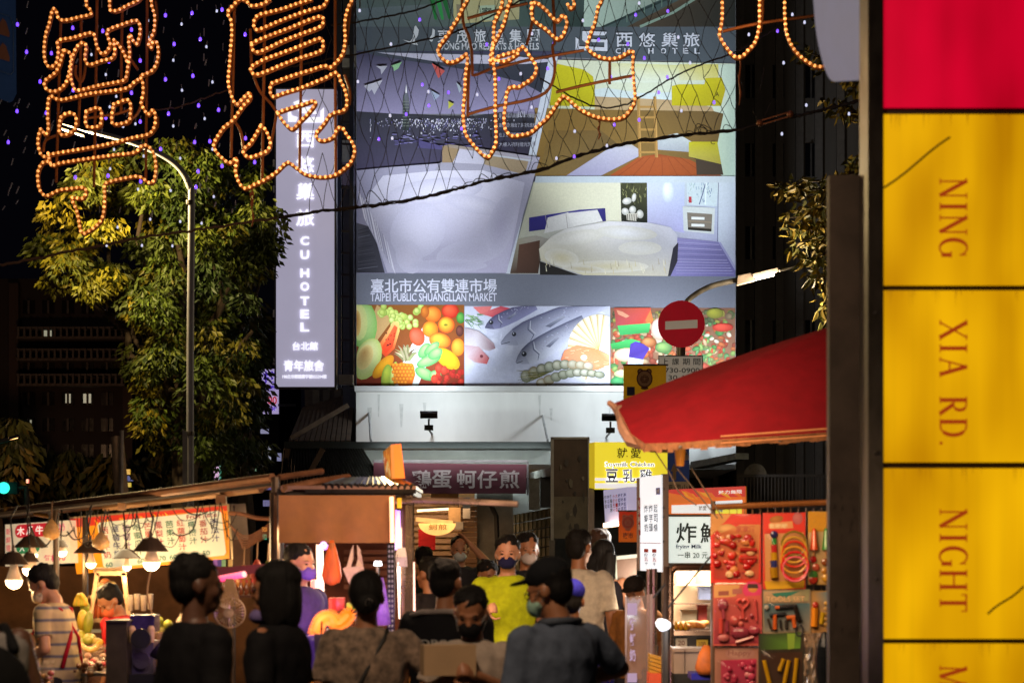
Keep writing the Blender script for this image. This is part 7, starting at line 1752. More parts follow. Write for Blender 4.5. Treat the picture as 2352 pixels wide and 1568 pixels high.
heap('snack_bag', 'round brown buns on the lower shelf near the dark-shirted man', 'bread', [(418, 1540, 14.8, 14, 12, 'a87848'), (440, 1530, 14.8, 12, 12, '9c6c40'), (400, 1552, 14.8, 10, 12, 'b02c40'), (436, 1556, 14.8, 14, 12, '8a5c34')], FRUIT)
fn = thing('electric_fan', 'white electric fan with round cage hanging between two dark figures', 'fan', P(528, 1437, 13.6))
c = P(528, 1406, 13.6); r = U(35, 13.6)
m = MB()
for k in range(28):
    a = 2 * PI * k / 28; m.tube([c + Vector((math.cos(a) * r * .2, -.05, math.sin(a) * r * .2)), c + Vector((math.cos(a) * r * .7, -.06, math.sin(a) * r * .7)), c + Vector((math.cos(a) * r, -.01, math.sin(a) * r))], .0018, 4)
m.tube([c + Vector((math.cos(2 * PI * k / 30) * r, 0, math.sin(2 * PI * k / 30) * r)) for k in range(30)], .005, 6, closed=True); m.build('cage', M('fan_white', 'b89a80', .4), fn)
for k in range(3):
    m = MB(); a = k * 2.094; pts = []
    for s_, w_ in ((.2, .2), (.6, .5), (.9, .45)): pts.append((s_, w_))
    L = [c + Vector((math.cos(a - w_) * r * s_, .02, math.sin(a - w_) * r * s_)) for s_, w_ in pts]; R2 = [c + Vector((math.cos(a + w_) * r * s_, -.01, math.sin(a + w_) * r * s_)) for s_, w_ in pts]
    m.prism(L + R2[::-1], [v + Vector((0, .006, 0)) for v in L + R2[::-1]]); m.build('blade', M('fan_blade', 'a88a74', .3, alpha=.8), fn)
m = MB(); m.lathe(c + Vector((0, -.06, 0)), [(U(11, 13.6), 0), (U(11, 13.6), .02), (0, .025)], 18, RX); m.build('hub', M('fan_hub', 'c0a090', .4), fn)
m = MB(); m.box(c + Vector((0, -.075, 0)), (.015, .004, .03)); m.build('badge', M('blue_badge', '303878', .4), fn)
m = MB()
for i in range(8): m.tube([P(520 + i * 2, 1328, 13.5), P(512 + i * 5, 1372, 13.5), P(505 + i * 6, 1392, 13.5)], .006, 4)
m.build('hanging_string', M('pale_string', 'a88460', .7), fn)
pn_ = MB(); pn_.tube([P(491, 1331, 14.5), P(561, 1318, 14.3)], .02, 8); tag(pn_.build('neon_tube', M('hot_pink_tube', 'ffffff', .3, emit=1.3, ecol=(1, .015, .10), var=0)), 'hot pink neon tube glowing above the electric fan', 'neon')
lamp('pink_glow', 'POINT', P(525, 1332, 14.1), 2.2, (1, .12, .3), .1)
rbm = MB(); slab(rbm, Quad((488, 1304, 14.8), (632, 1292, 14.8), (632, 1312, 14.8), (488, 1326, 14.8)), .2); tag(rbm.build('red_beam', M('dark_red_board', '5a1820', .7)), 'dark red board above the pink neon tube', 'board')
for x, c_, l in ((494, 'a070b8', 'lilac'), (504, '5c4c90', 'violet'), (512, '88b880', 'mint'), (528, 'c8a85c', 'yellow')):
    m = MB(); slab(m, rect(x - 4, 1284, x + 5, 1300, 14.9), .03); tag(m.build('price_tag', M('tag_' + l, c_, .6, emit=.2)), l + ' paper tag clipped over the dark red board', 'tag')
sp_ = MB(); slab(sp_, rect(535, 1238, 575, 1300, 16.5), .15); tag(sp_.build('hanging_cloth', M('brown_hanging', '5c4638', .9, var=.4)), 'brown cloth bundle hanging beside the white edge of the menu board', 'cloth')
cpl = MB(); cpl.tube([P(*p_, 15.0) for p_ in smooth_path([(346, 1306), (338, 1360), (346, 1400), (352, 1410)], 4)], .006, 5); tag(cpl.build('lamp_cord', M('cream_cord', 'b08c60', .6)), 'cream cord running from the biggest bulb to the juicer', 'cord')

DCt = 15.6
ct = thing('snack_cart', 'night market cart with black tiled roof and a plain brown front board', 'food cart', (PX(790, DCt), DCt, 0))
m = MB(); q = rect(640, 1137, 908, 1246, DCt - .5); nn = 16; vs = [q(i / nn, j / 6, .012 * math.sin(i * 1.3) * (j / 6) + .006 * math.sin(j + i)) for j in range(7) for i in range(nn + 1)]
m.add(vs, [(j * (nn + 1) + i, (j + 1) * (nn + 1) + i, (j + 1) * (nn + 1) + i + 1, j * (nn + 1) + i + 1) for j in range(6) for i in range(nn)]); m.build('front_board', M('brown_board', '865a34', .85, var=.16, bump=.15, scale=10), ct, smooth=True)
m = MB(); slab(m, rect(636, 1122, 950, 1136, DCt - .45), 1.3); m.build('roof_edge', M('dark_roof_edge', '2a2422', .5, .3), ct)
m = MB(); slab(m, rect(645, 1115, 955, 1123, DCt - .5), 1.2); m.build('gutter', M('pinkish_gutter', '7c6058', .4, .6), ct)
m = MB(); q = Quad((795, 1102, DCt), (900, 1098, DCt), (955, 1118, DCt - .5), (700, 1118, DCt - .5)); slab(m, q, .04)
for i in range(15): m.tube([P(800 + i * 7.4, 1101, DCt - .02), P(745 + i * 14.5, 1117, DCt - .5)], .022, 6)
m.build('roof_tile', M('black_tile', '1c1a1a', .3, .2, var=.3, coat=.3), ct)
for x, y0, w_ in ((630, 1130, .03), (932, 1136, .035), (942, 1136, .025)):
    m = MB(); m.tube([P(x, y0, DCt - .3), Vector((PX(x, DCt - .3), DCt - .3, 0))], w_, 8); m.build('post', M('warm_chrome', '8a7464', .25, .85, var=.3), ct)
m = MB(); m.tube([P(908, 1148, DCt - .4), P(1050, 1151, DCt - .5), P(1190, 1157, DCt - .6)], .02, 8); m.build('side_arm', M('warm_chrome2', '9c8474', .3, .7, var=.4), ct)
m = MB(); m.tube([P(650, 1122, DCt - .5), P(720, 1108, DCt - .3), P(800, 1096, DCt)], .025, 7); m.tube([P(640, 1096, DCt - .2), P(740, 1082, DCt + .2)], .02, 7); m.build('roof_bar', RUST, ct)
m = MB(); slab(m, rect(690, 1480, 940, 1500, DCt - .6), .9); m.build('counter', M('cart_counter', '7c5434', .5), ct)
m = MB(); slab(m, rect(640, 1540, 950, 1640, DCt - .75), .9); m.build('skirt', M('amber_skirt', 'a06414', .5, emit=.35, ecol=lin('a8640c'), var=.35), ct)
m = MB(); slab(m, rect(640, 1246, 930, 1560, DCt + 1.3), .03); m.build('back_curtain', M('red_brown_curtain', '5c2a1c', .8, var=.4, scale=6), ct)
for i in range(6):
    m = MB(); slab(m, rect(790, 1262 + i * 16, 890, 1272 + i * 16, DCt + 1.1), .05); m.build('back_slat', M('brown_slat', '6c3c28', .7, var=.3), ct)
ob_ = thing('roof_lightbox', 'glowing orange lightbox standing on the black tiled cart roof', 'sign', P(905, 1100, DCt - .2))
m = MB(); m.prism([P(*p_, DCt - .3) for p_ in ((898, 1021), (921, 1019), (930, 1098), (900, 1098))], [P(*p_, DCt + .1) for p_ in ((898, 1021), (921, 1019), (930, 1098), (900, 1098))]); m.build('face', M('orange_glow_box', 'f06a10', .4, emit=1.0, ecol=lin('ee6c16'), var=.3, scale=4), ob_)
Q3 = Quad((880, 1037, DCt - .1), (897, 1022, DCt - .31), (900, 1099, DCt - .31), (886, 1100, DCt - .1))
m = MB(); slab(m, Q3, .02, lin('b8702c'))
for i in range(26): m.add([Q3(*p_, .003 + i * .0002) for p_ in (lambda u, v: ((u, v), (u + .1, v - .12), (u + .16, v + .05), (u + .04, v + .16)))(rs_.uniform(0, .84), rs_.uniform(.12, .84))], [(0, 1, 2, 3)], lin(rs_.choice(['e0c880', 'c86c20', 'e8dcb0', 'b04818', 'd8a040'])))
m.build('patterned_side', M('lit_pattern', vcol=True, emit=.75, var=.1), ob_)
lamp('roof_box_glow', 'POINT', P(915, 1080, DCt - .9), 2.5, (1, .5, .12), .15)
def tube(lab, pts, d, r, col, e, name='light_tube'):
    m = MB(); m.tube([P(*p_, d) for p_ in pts], r, 8); return tag(m.build(name, M('tube_%s' % lab.replace(' ', '_')[:24], 'ffffff', .3, emit=e, ecol=col, var=0)), lab, 'light tube')
tube('pinkish white light tube rising beside the chrome cart post', [(734, 1250), (738, 1430)], DCt - .4, .022, (1, .62, .42), 2.2)
tube('red-pink light tube behind the violet masked vendor', [(724, 1330), (726, 1395)], DCt - .2, .03, (1, .12, .14), 1.4)
tube('violet light tube hanging below the front board edge', [(907, 1170), (909, 1262)], DCt - .35, .012, (.40, .10, 1), 1.5)
tube('violet light tube paired beside another at the cart corner', [(915, 1172), (916, 1258)], DCt - .33, .012, (.45, .14, 1), 1.5)
tube('orange light strip under the cart roof corner', [(899, 1140), (901, 1245)], DCt - .55, .014, (1, .40, .10), 1.6)
tube('white light tube standing near the red drape', [(918, 1290), (922, 1420)], DCt - .2, .018, (1, .72, .55), 1.5)
tube('thin pink light tube on the outer cart post', [(949, 1290), (951, 1430)], DCt - .3, .01, (1, .40, .32), 1.6)
for x in (866, 845):
    m = MB(); 
lsd = thing('stand_lamp', 'white square work lamp on a thin stand inside the cart', 'lamp', P(868, 1340, DCt))
m = MB(); m.box(P(868, 1293, DCt - .1), (U(18, DCt), .05, U(10, DCt)), None, taper=.8); m.build('head', M('work_lamp', 'ffffff', .3, emit=5, ecol=(.95, .95, 1), var=0), lsd)
m = MB(); m.tube([P(868, 1296, DCt - .1), P(870, 1480, DCt - .1)], .012, 6); m.build('stand', STEEL, lsd)
lamp('cart_lamp', 'POINT', P(862, 1300, DCt - .35), 5, (1, .92, .85), .06)
lamp('cart_lamp', 'AREA', P(780, 1252, DCt + .3), 34, (1, .62, .32), .8, P(780, 1500, DCt + .1))
lamp('cart_lamp', 'POINT', P(730, 1420, DCt - .9), 5, (1, .55, .38), .15)
lamp('cart_lamp', 'POINT', P(700, 1420, DCt - 1.0), 3.2, (.42, .18, 1), .1)
lamp('cart_lamp', 'POINT', P(960, 1390, DCt - 1.0), 4, (1, .62, .40), .15)
lamp('cart_lamp', 'POINT', P(880, 1400, DCt - .8), 2.2, (.5, .2, 1), .1)
for x0, x1, y0, y1, lab in ((655, 676, 1246, 1480, 'black column of dotted lights at the inner end of the cart'), (889, 906, 1246, 1480, 'black column of dotted white lights right of the bun-haired woman')):
    t = thing('light_column', lab, 'light column', P((x0 + x1) / 2, y1, DCt - .5))
    m = MB(); slab(m, rect(x0, y0, x1, y1, DCt - .5), .08); m.build('body', M('black_column', '121016', .4, .2), t)
    fp = None
    for j in range(20):
        for i in range(2):
            p_ = P(x0 + 5 + i * (x1 - x0 - 10), y0 + 8 + j * 11.4, DCt - .502)
            if fp is None:
                m = MB(); m.ell(p_, (.007, .004, .009), seg=8, rings=5); o_ = m.build('led', M('column_led', '2a2024', .3, emit=.26, ecol=(.9, .62, .7), var=.5, scale=30), t); fp = p_
            else: copy_part(o_, t, p_ - fp)
mo = thing('mesh_bag', 'orange-red mesh bag of goods hanging beneath the brown board', 'bag', P(765, 1340, DCt - .6))
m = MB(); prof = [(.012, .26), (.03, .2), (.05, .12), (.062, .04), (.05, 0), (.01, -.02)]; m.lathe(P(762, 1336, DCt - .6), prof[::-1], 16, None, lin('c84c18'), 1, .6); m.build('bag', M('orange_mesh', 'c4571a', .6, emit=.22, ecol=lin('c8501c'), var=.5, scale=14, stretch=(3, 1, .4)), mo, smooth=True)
m = MB(); m.tube([P(762, 1246, DCt - .6), P(762, 1262, DCt - .6)], .02, 7); m.build('neck', M('orange_cloth', 'b86a2c', .7), mo)
wb = thing('carrier_bag', 'whitish plastic carrier bag hanging beneath the brown board', 'bag', P(812, 1362, DCt - .65))
m = MB(); pr = [(788, 1305), (797, 1300), (806, 1262), (812, 1250), (812, 1282), (806, 1302), (818, 1300), (822, 1282), (820, 1250), (828, 1262), (834, 1300), (838, 1318), (828, 1352), (818, 1362), (806, 1348)]
for sgn in (1, -1):
    vs = [P(*p_, DCt - .65) + Vector((0, -sgn * .03 * (1 if 1290 < p_[1] < 1355 else .2), 0)) for p_ in pr]
    cen = P(814, 1325, DCt - .65 - sgn * .06)
    for tri in ((0, 1, 5, 14), ): pass
    m.poly(vs[:6], lin('b89a84')); m.poly([vs[0], vs[5], vs[6], vs[10], vs[11], vs[12], vs[13], vs[14]], lin('b89a88')); m.poly(vs[6:11], lin('b89a84'))
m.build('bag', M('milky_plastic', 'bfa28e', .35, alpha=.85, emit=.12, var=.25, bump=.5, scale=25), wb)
pb_ = thing('violet_bag', 'violet-lit plastic bag hanging by the dotted light column', 'bag', P(878, 1440, DCt - .55))
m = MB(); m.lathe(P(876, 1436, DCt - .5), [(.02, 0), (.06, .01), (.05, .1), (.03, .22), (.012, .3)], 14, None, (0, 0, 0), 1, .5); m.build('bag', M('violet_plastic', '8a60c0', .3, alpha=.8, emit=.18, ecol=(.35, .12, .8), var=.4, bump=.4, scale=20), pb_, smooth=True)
bk = thing('violet_bucket', 'violet plastic tub beside the bun-haired woman', 'tub', P(725, 1545, 12.4))
m = MB(); m.lathe(P(722, 1545, 12.6), [(U(30, 12.6), 0), (U(40, 12.6), U(70, 12.6)), (U(44, 12.6), U(86, 12.6)), (U(40, 12.6), U(86, 12.6)), (U(28, 12.6), U(10, 12.6))], 24); m.build('tub', M('violet_tub', '5a3ca0', .35, emit=.16, ecol=(.22, .08, .6), var=.2), bk, smooth=True)
cp_ = thing('drink_cup', 'clear drink cup with a dark straw in front of the violet tub', 'cup', P(736, 1545, 12.0))
m = MB(); m.lathe(P(736, 1535, 12.0), [(U(11, 12), 0), (U(15, 12), U(78, 12)), (U(16, 12), U(80, 12))], 18); m.build('cup', M('milky_cup', '8c7890', .3, alpha=.75), cp_, smooth=True)
m = MB(); m.tube([P(737, 1470, 12.0), P(739, 1426, 12.0)], .005, 6); m.build('straw', BLACKM, cp_)
of = thing('fringed_garland', 'glowing orange fringed garland lying on the cart counter', 'garland', P(760, 1462, DCt - .8))
m = MB(); path = smooth_path([(725, 1452), (738, 1424), (760, 1416), (775, 1432), (790, 1424), (802, 1410)], 6)
m.tube([P(*p_, DCt - .8) for p_ in path], .03, 8)
for i, p_ in enumerate(path):
    for k in range(12):
        a = 2 * PI * k / 12 + i; m.tube([P(*p_, DCt - .8), P(*p_, DCt - .8) + Vector((math.cos(a) * .05, -.02, math.sin(a) * .05))], [.007, .002], 4)
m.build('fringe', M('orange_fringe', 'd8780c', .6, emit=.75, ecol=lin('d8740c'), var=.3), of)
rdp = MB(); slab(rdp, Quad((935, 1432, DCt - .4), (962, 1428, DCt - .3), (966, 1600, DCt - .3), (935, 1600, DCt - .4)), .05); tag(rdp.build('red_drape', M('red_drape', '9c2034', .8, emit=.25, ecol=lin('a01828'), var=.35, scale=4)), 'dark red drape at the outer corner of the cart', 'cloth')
wpr = thing('white_ruffle', 'white ruffled plastic streamers hanging at the cart corner', 'streamer', P(922, 1290, DCt - .4))
m = MB()
for i in range(14): m.tube([P(914 + i * 1.2, 1258, DCt - .4), P(912 + i * 1.6 + rs_.uniform(-3, 3), 1278, DCt - .42), P(911 + i * 1.7 + rs_.uniform(-4, 4), 1300, DCt - .4)], .006, 4)
m.build('streamer', M('white_streamer', 'c8b8b0', .4, emit=.12), wpr)
ysl = MB(); slab(ysl, rect(912, 1143, 922, 1166, DCt - .5), .05); tag(ysl.build('yellow_box', M('yellow_box', 'd8a810', .5, emit=.4)), 'small yellow box hooked under the cart roof corner', 'box')
yc = thing('food_item', 'red and green packets spread on the cart counter behind the bun-haired woman', 'packet', P(780, 1410, DCt - .2))
for x0, y0, x1, y1, c_ in ((755, 1372, 790, 1402, 'c02420'), (782, 1398, 812, 1416, 'b8241c'), (796, 1384, 818, 1396, 'a8b820'), (810, 1370, 822, 1400, '88b030'), (800, 1400, 815, 1420, '20181c'), (730, 1404, 760, 1424, 'b89450')):
    m = MB(); slab(m, rect(x0, y0, x1, y1, DCt - .1), .12, lin(c_)); m.build('packet', TOYM, yc)
wirer = MB(); wirer.tube([P(*p_, DCt - .3) for p_ in smooth_path([(806, 1370), (818, 1380), (822, 1405), (815, 1425)], 4)], .008, 6); tag(wirer.build('gooseneck', STEEL), 'chrome gooseneck tap curving over the packets', 'tap')
vsp = MB(); vsp.tube([P(695 + 0 + 12 * math.cos(a) + 0, 1256 + 12 * math.sin(a), DCt - .5) for a in [k * .5 for k in range(14)]], .012, 6)
vsp = MB(); vsp.tube([P(744 + (10 - k * .6) * math.cos(k * .6), 1251 + (10 - k * .6) * math.sin(k * .6), DCt - .55) for k in range(15)], .009, 6); tag(vsp.build('neon_spiral', M('violet_spiral', 'ffffff', .3, emit=1.3, ecol=(.4, .2, 1), var=0)), 'violet neon spiral under the front board', 'neon')

DK2 = 17.5
fk = thing('fry_stall', 'steel fried snack stall with a lit glass case under the white board', 'stall', (PX(1580, DK2), DK2, 0))
CH_ = M('warm_steel', 'a08a7c', .28, .85, var=.3)
m = MB(); m.tube([P(*p_, DK2 - .4) for p_ in smooth_path([(1540, 1450), (1540, 1330), (1546, 1308), (1562, 1302), (1640, 1302), (1700, 1302)], 4)], .022, 8); m.build('hood_frame', M('bronze_frame', '5c4030', .3, .7), fk)
m = MB(); slab(m, rect(1548, 1448, 1720, 1458, DK2 - .5), .8); m.build('counter_top', CH_, fk)
m = MB(); slab(m, rect(1536, 1458, 1720, 1640, DK2 - .35), .6); m.build('counter_front', M('dark_counter_front', '2c2a2c', .4, .4, var=.3), fk)
m = MB(); slab(m, rect(1540, 1310, 1720, 1448, DK2 + .4), .04); m.build('back_panel', M('cream_back', 'd0b898', .6, emit=.12, ecol=lin('d8b890'), var=.15), fk)
m = MB(); slab(m, rect(1552, 1340, 1700, 1344, DK2 + .0), .3); slab(m, rect(1552, 1385, 1700, 1388, DK2), .3); m.build('shelf', CH_, fk)
for x in (1491, 1503, 1541):
    m = MB(); m.tube([P(x, 1305, DK2 - .6 + (x == 1541) * .2), Vector((PX(x, DK2 - .6), DK2 - .6, 0))], .02, 8); m.build('post', CH_, fk)
lamp('fry_lamp', 'AREA', P(1600, 1312, DK2 - .1), 26, (1, .82, .60), .6, P(1600, 1460, DK2 + .1))
lamp('fry_lamp', 'POINT', P(1480, 1330, DK2 + .3), 12, (1, .70, .50), .1)
lamp('fry_lamp', 'POINT', P(1570, 1500, DK2 - 1.2), 6, (1, .72, .48), .12)
sl = thing('stand_lamp', 'white glowing lamp head on a chrome stand before the fry stall', 'lamp', P(1524, 1568, 14.8))
m = MB(); m.lathe(P(1523, 1434, 14.8), [(.01, -.04), (.036, -.022), (.05, .0), (.042, .026), (.015, .036)], 18, Matrix.Rotation(.3, 3, 'Y')); m.build('head', M('lamp_white_head', 'ffffff', .3, emit=1.3, ecol=(.92, .95, 1), var=0), sl, smooth=True)
m = MB(); m.tube([P(1530, 1300, 14.85), P(1528, 1420, 14.85)], .02, 8); m.build('neck', M('bronze_neck', '4c3a30', .4, .6), sl)
m = MB(); m.tube([P(1529, 1436, 14.85), Vector((PX(1529, 14.85), 14.85, 0))], .028, 10); m.build('stand', STEEL, sl)
lamp('stand_lamp_light', 'POINT', P(1518, 1440, 14.5), 6, (.95, .97, 1), .06)
for a, b in (((1500, 1372), (1528, 1340)), ((1535, 1394), (1640, 1268))):
    m = MB(); m.tube([P(*a, 14.7), P(*b, 14.7)], .006, 6); m.build('stay_wire', WIREM, sl)
ff = thing('fried_food', 'heap of golden fried sticks on a tray in the glass case', 'food', P(1590, 1448, DK2 - .3))
m = MB(); slab(m, rect(1556, 1442, 1630, 1448, DK2 - .4), .4); m.build('tray', CH_, ff)
for i in range(26):
    m = MB(); m.ell(P(rs_.uniform(1560, 1622), rs_.uniform(1432, 1443), DK2 - .3 + rs_.uniform(-.1, .1)), (.05, .03, .025), Matrix.Rotation(rs_.uniform(-.6, .6), 3, 'Y'), 9, 6, lin(rs_.choice(['c8843c', 'b8702c', 'd89448']))); m.build('stick', FRUIT, ff, smooth=True)
for x0, y0, x1, y1, c_, lab, cat in ((1604, 1390, 1624, 1425, 'a83c3c', 'red box on the shelf of the glass case', 'box'), (1606, 1348, 1640, 1376, '8898c8', 'pale blue basket on the upper shelf of the glass case', 'basket'), (1566, 1402, 1600, 1432, 'b8b09c', 'clear food box behind the fried sticks', 'box'), (1556, 1318, 1596, 1338, 'c8b8a0', 'bundle of pale chopsticks packets on the case shelf', 'packet')):
    m = MB(); slab(m, rect(x0, y0, x1, y1, DK2 + .2), .15); slab(m, rect(x0 - 2, y0 - 2, x1 + 2, y0 + 2, DK2 + .19), .17); tag(m.build('box' if cat != 'basket' else 'basket', M('box_' + c_, c_, .5, var=.2)), lab, cat)
wbx = thing('white_bin', 'white plastic bins side by side under the fry counter', 'bin', P(1590, 1545, 15.5))
for x0, x1 in ((1548, 1572), (1574, 1630)):
    m = MB(); q = rect(x0, 1492, x1, 1546, 15.5); slab(m, q, .3); slab(m, rect(x0 - 2, 1488, x1 + 2, 1496, 15.48), .34); m.build('bin', M('white_bin_plastic', 'c0ac9c', .4, var=.15), wbx)
og = thing('orange_bag', 'orange cloth bag slumped by the toy cards under the fry counter', 'bag', P(1622, 1550, 14.9))
m = MB(); m.lathe(P(1622, 1548, 14.9), [(.05, 0), (.07, .04), (.05, .12), (.02, .18)], 12, None, lin('c86420'), 1, .7); m.build('bag', M('orange_bag_cloth', 'c8641c', .7, var=.3, bump=.3, scale=15), og, smooth=True)
yb = thing('yellow_carton', 'yellow snack cartons stacked behind the lamp stand', 'carton', P(1510, 1545, 15.4))
for k in range(5):
    m = MB(); slab(m, Quad((1492, 1500 + k * 9, 15.4), (1530, 1512 + k * 9, 15.4), (1530, 1519 + k * 9, 15.4), (1492, 1507 + k * 9, 15.4)), .2); m.build('carton', M('yellow_carton', 'c8901c', .5, emit=.12, var=.3), yb)
rdb = MB(); slab(rdb, rect(1492, 1546, 1530, 1600, 15.3), .3); tag(rdb.build('orange_crate', M('orange_crate', 'd04c24', .5, emit=.3)), 'orange-red crate at the foot of the lamp stand', 'crate')
blt = MB(); slab(blt, rect(1588, 1545, 1640, 1560, 14.9), .3); tag(blt.build('blue_tray', M('blue_tray', '2c2c98', .4)), 'blue plastic tray under the orange bag', 'tray')
ab = thing('acrylic_board', 'clear acrylic board with lilac printed menu and steel edges', 'sign', P(1468, 1568, 16.2))
m = MB(); slab(m, Quad((1438, 1372, 16.2), (1497, 1364, 16.2), (1497, 1600, 16.2), (1438, 1600, 16.2)), .02); m.build('sheet', M('clear_acrylic', 'd8c0b8', .08, alpha=.25, var=0, spec=.8), ab)
for r_ in ((1436, 1368, 1440, 1600), (1493, 1364, 1499, 1600)):
    m = MB(); slab(m, rect(*r_, 16.18), .05); m.build('edge', M('pinkish_steel', 'b8a09c', .3, .6), ab)
m = MB(); slab(m, rect(1441, 1384, 1463, 1412, 16.17), .004, lin('a89cc8')); slab(m, rect(1441, 1545, 1463, 1566, 16.17), .004, lin('a89cc8'))
for k, ch in enumerate('炸鮮奶'): m.text(lambda u, v, o: P(u, v, 16.16), ch, 1446, 1418 + k * 36, 1460, 1446 + k * 36, lin('b0a4d0'), .03)
m.build('print', M('lilac_print', vcol=True, emit=.4, var=.1), ab)
mi = thing('mint_board', 'tall mint-edged panel with a yellow stripe behind the acrylic board', 'sign', P(1430, 1540, 18.4))
m = MB(); slab(m, Quad((1414, 1282, 18.4), (1462, 1276, 18.4), (1462, 1540, 18.4), (1426, 1540, 18.4)), .03); m.build('panel', M('pinkish_panel', '6e564c', .3, .1, var=.25), mi)
m = MB(); slab(m, Quad((1412, 1280, 18.38), (1416, 1280, 18.38), (1428, 1540, 18.38), (1424, 1540, 18.38)), .04, lin('b8c8bc')); slab(m, Quad((1412, 1277, 18.37), (1463, 1272, 18.37), (1463, 1280, 18.37), (1412, 1285, 18.37)), .04, lin('c0ccc4')); m.build('edge', M('mint_edge', vcol=True, emit=.5, var=.1), mi)
def row(name, lab, cat, group, spots, d, prof, mat, cap=None):
    a = spots[0]; t = thing(name, lab, cat, P(a[0], a[1], d), group)
    m = MB(); m.lathe(P(a[0], a[1], d), [(U(r, d), U(z, d)) for r, z in prof], 12); m.build('body', mat, t, smooth=True)
    if cap:
        m = MB(); r, z = prof[-1]; m.lathe(P(a[0], a[1] - z, d), [(U(r * 1.2, d), 0), (U(r * 1.2, d), U(4, d)), (U(r * .5, d), U(7, d))], 10); m.build('cap', cap, t)
    for x, y in spots[1:]: copy_tree(t, P(x, y, d))
BOT = [(5, 0), (6, 3), (6, 18), (3, 24), (2.4, 29)]
row('sauce_bottle', 'sauce bottle in the row on the shelf beneath the dark red board', 'bottle', 'sauce bottles under the red board', [(488 + i * 13, 1366) for i in range(10)], 15.4, BOT, M('amber_bottle', '7a4420', .2, coat=.5), M('red_cap', 'b02420', .4))
row('cup_stack', 'stack of white paper cups on the fruit stall counter', 'cups', 'cup stacks on the fruit stall', [(300 + i * 15, 1402 - (i % 2) * 3) for i in range(4)], 16.6, [(6, 0), (7.5, 34), (8, 36)], M('white_cups', 'c8b8a4', .5, var=.3, scale=40))
row('sauce_bottle', 'red sauce bottle on the cart counter among the packets', 'bottle', 'red bottles on the cart counter', [(752 + i * 14, 1478) for i in range(8)], DCt - .6, BOT, M('red_bottle', 'a82018', .25, coat=.4), M('white_cap', 'c8c0b8', .4))
row('sauce_bottle', 'squeeze bottle lined up on the fry stall counter', 'bottle', 'bottles on the fry counter', [(1553 + i * 11, 1447) for i in range(3)], DK2 - .45, [(4, 0), (4, 14), (1.5, 22)], M('yellow_bottle', 'c8941c', .3))
sh = MB(); slab(sh, rect(482, 1366, 626, 1371, 15.3), .3); tag(sh.build('bottle_shelf', M('brown_shelf', '6a4830', .6, var=.3)), 'brown shelf carrying the row of sauce bottles', 'shelf')
for i, (x, y, h, c_, l) in enumerate(((560, 1345, 48, 'b87838', 'amber'), (590, 1340, 56, 'b04838', 'reddish'), (615, 1338, 50, '8c9440', 'greenish'), (232, 1255, 34, 'b08c60', 'tan'), (118, 1232, 40, 'c09458', 'straw'))):
    t = thing('hanging_bag', l + ' plastic bag hanging from the stall canopy bar', 'bag', P(x, y, 15.5))
    m = MB(); m.lathe(P(x, y, 15.5), [(.01, -.02), (.05, 0), (.058, U(h * .3, 15.5)), (.035, U(h * .7, 15.5)), (.01, U(h, 15.5))], 12, None, (0, 0, 0), 1, .6); m.build('bag', M('bag_' + l, c_, .35, var=.4, bump=.6, scale=22, alpha=.92), t, smooth=True)
    m = MB(); m.tube([P(x, y - h, 15.5), P(x + 2, y - h - 40, 15.6)], .005, 5); m.build('string', M('bag_string', '8a6a4c', .7), t)
for i, (x, y, c_, l) in enumerate(((655, 1500, 'c8b090', 'cream'), (930, 1480, 'c86030', 'orange'), (1552, 1465, 'd0c8b8', 'white'), (1600, 1468, 'd8b838', 'yellow'))):
    m = MB(); slab(m, rect(x, y, x + 26, y + 20, DCt - .85 if x < 1000 else DK2 - .42), .01, lin(c_)); q_ = rect(x, y, x + 26, y + 20, DCt - .85 if x < 1000 else DK2 - .42)
    m.text(lambda u, v, o: q_(u, v, .003), ('60', '50', '20', '100')[i], .2, .25, .8, .8, lin('6a1c14'), .01); tag(m.build('price_card', VC), l + ' price card with a hand-written number on a stall front', 'price card')
V = Vector
def remeshed(mb, vox, it=3, wrinkle=0.0, seed=0, fs=9.0):
    me = bpy.data.meshes.new('tmp'); me.from_pydata(mb.v, [], mb.f)
    o = bpy.data.objects.new('tmp', me); COL.objects.link(o)
    r = o.modifiers.new('r', 'REMESH'); r.mode = 'VOXEL'; r.voxel_size = vox
    s = o.modifiers.new('s', 'SMOOTH'); s.factor = .5; s.iterations = it
    dg = C.evaluated_depsgraph_get(); dg.update()
    out = bpy.data.meshes.new_from_object(o.evaluated_get(dg))
    bpy.data.objects.remove(o); bpy.data.meshes.remove(me)
    out.materials.clear()
    if wrinkle:
        n = len(out.vertices); co_ = np.zeros(n * 3); no = np.zeros(n * 3)
        out.vertices.foreach_get('co', co_); out.vertices.foreach_get('normal', no)
        co_ = co_.reshape(-1, 3); no = no.reshape(-1, 3)
        k = np.array([mnoise.noise(V((c_[0] * fs + c_[2] * 3 + seed, c_[1] * fs, c_[2] * fs * .55))) + .5 * mnoise.noise(V((c_[0] * fs * 2.3, c_[1] * fs * 2, c_[2] * fs * 1.6 + seed))) for c_ in co_])
        co_ += no * (k * wrinkle)[:, None]; out.vertices.foreach_set('co', co_.ravel())
    out.polygons.foreach_set('use_smooth', [True] * len(out.polygons))
    return out
SKINS = {k: M('skin_' + k, c_, .5, var=.12, scale=18, bump=.05) for k, c_ in (('light', 'b98466'), ('mid', '9c6848'), ('dark', '5c3c2c'))}
HAIRM = M('black_hair', '0f0c0b', .7, spec=.25, var=.4, scale=60, stretch=(1, 1, .12), bump=.6)
HAIRB = M('brown_hair', '4a3428', .65, spec=.3, var=.4, scale=60, stretch=(1, 1, .12), bump=.6)
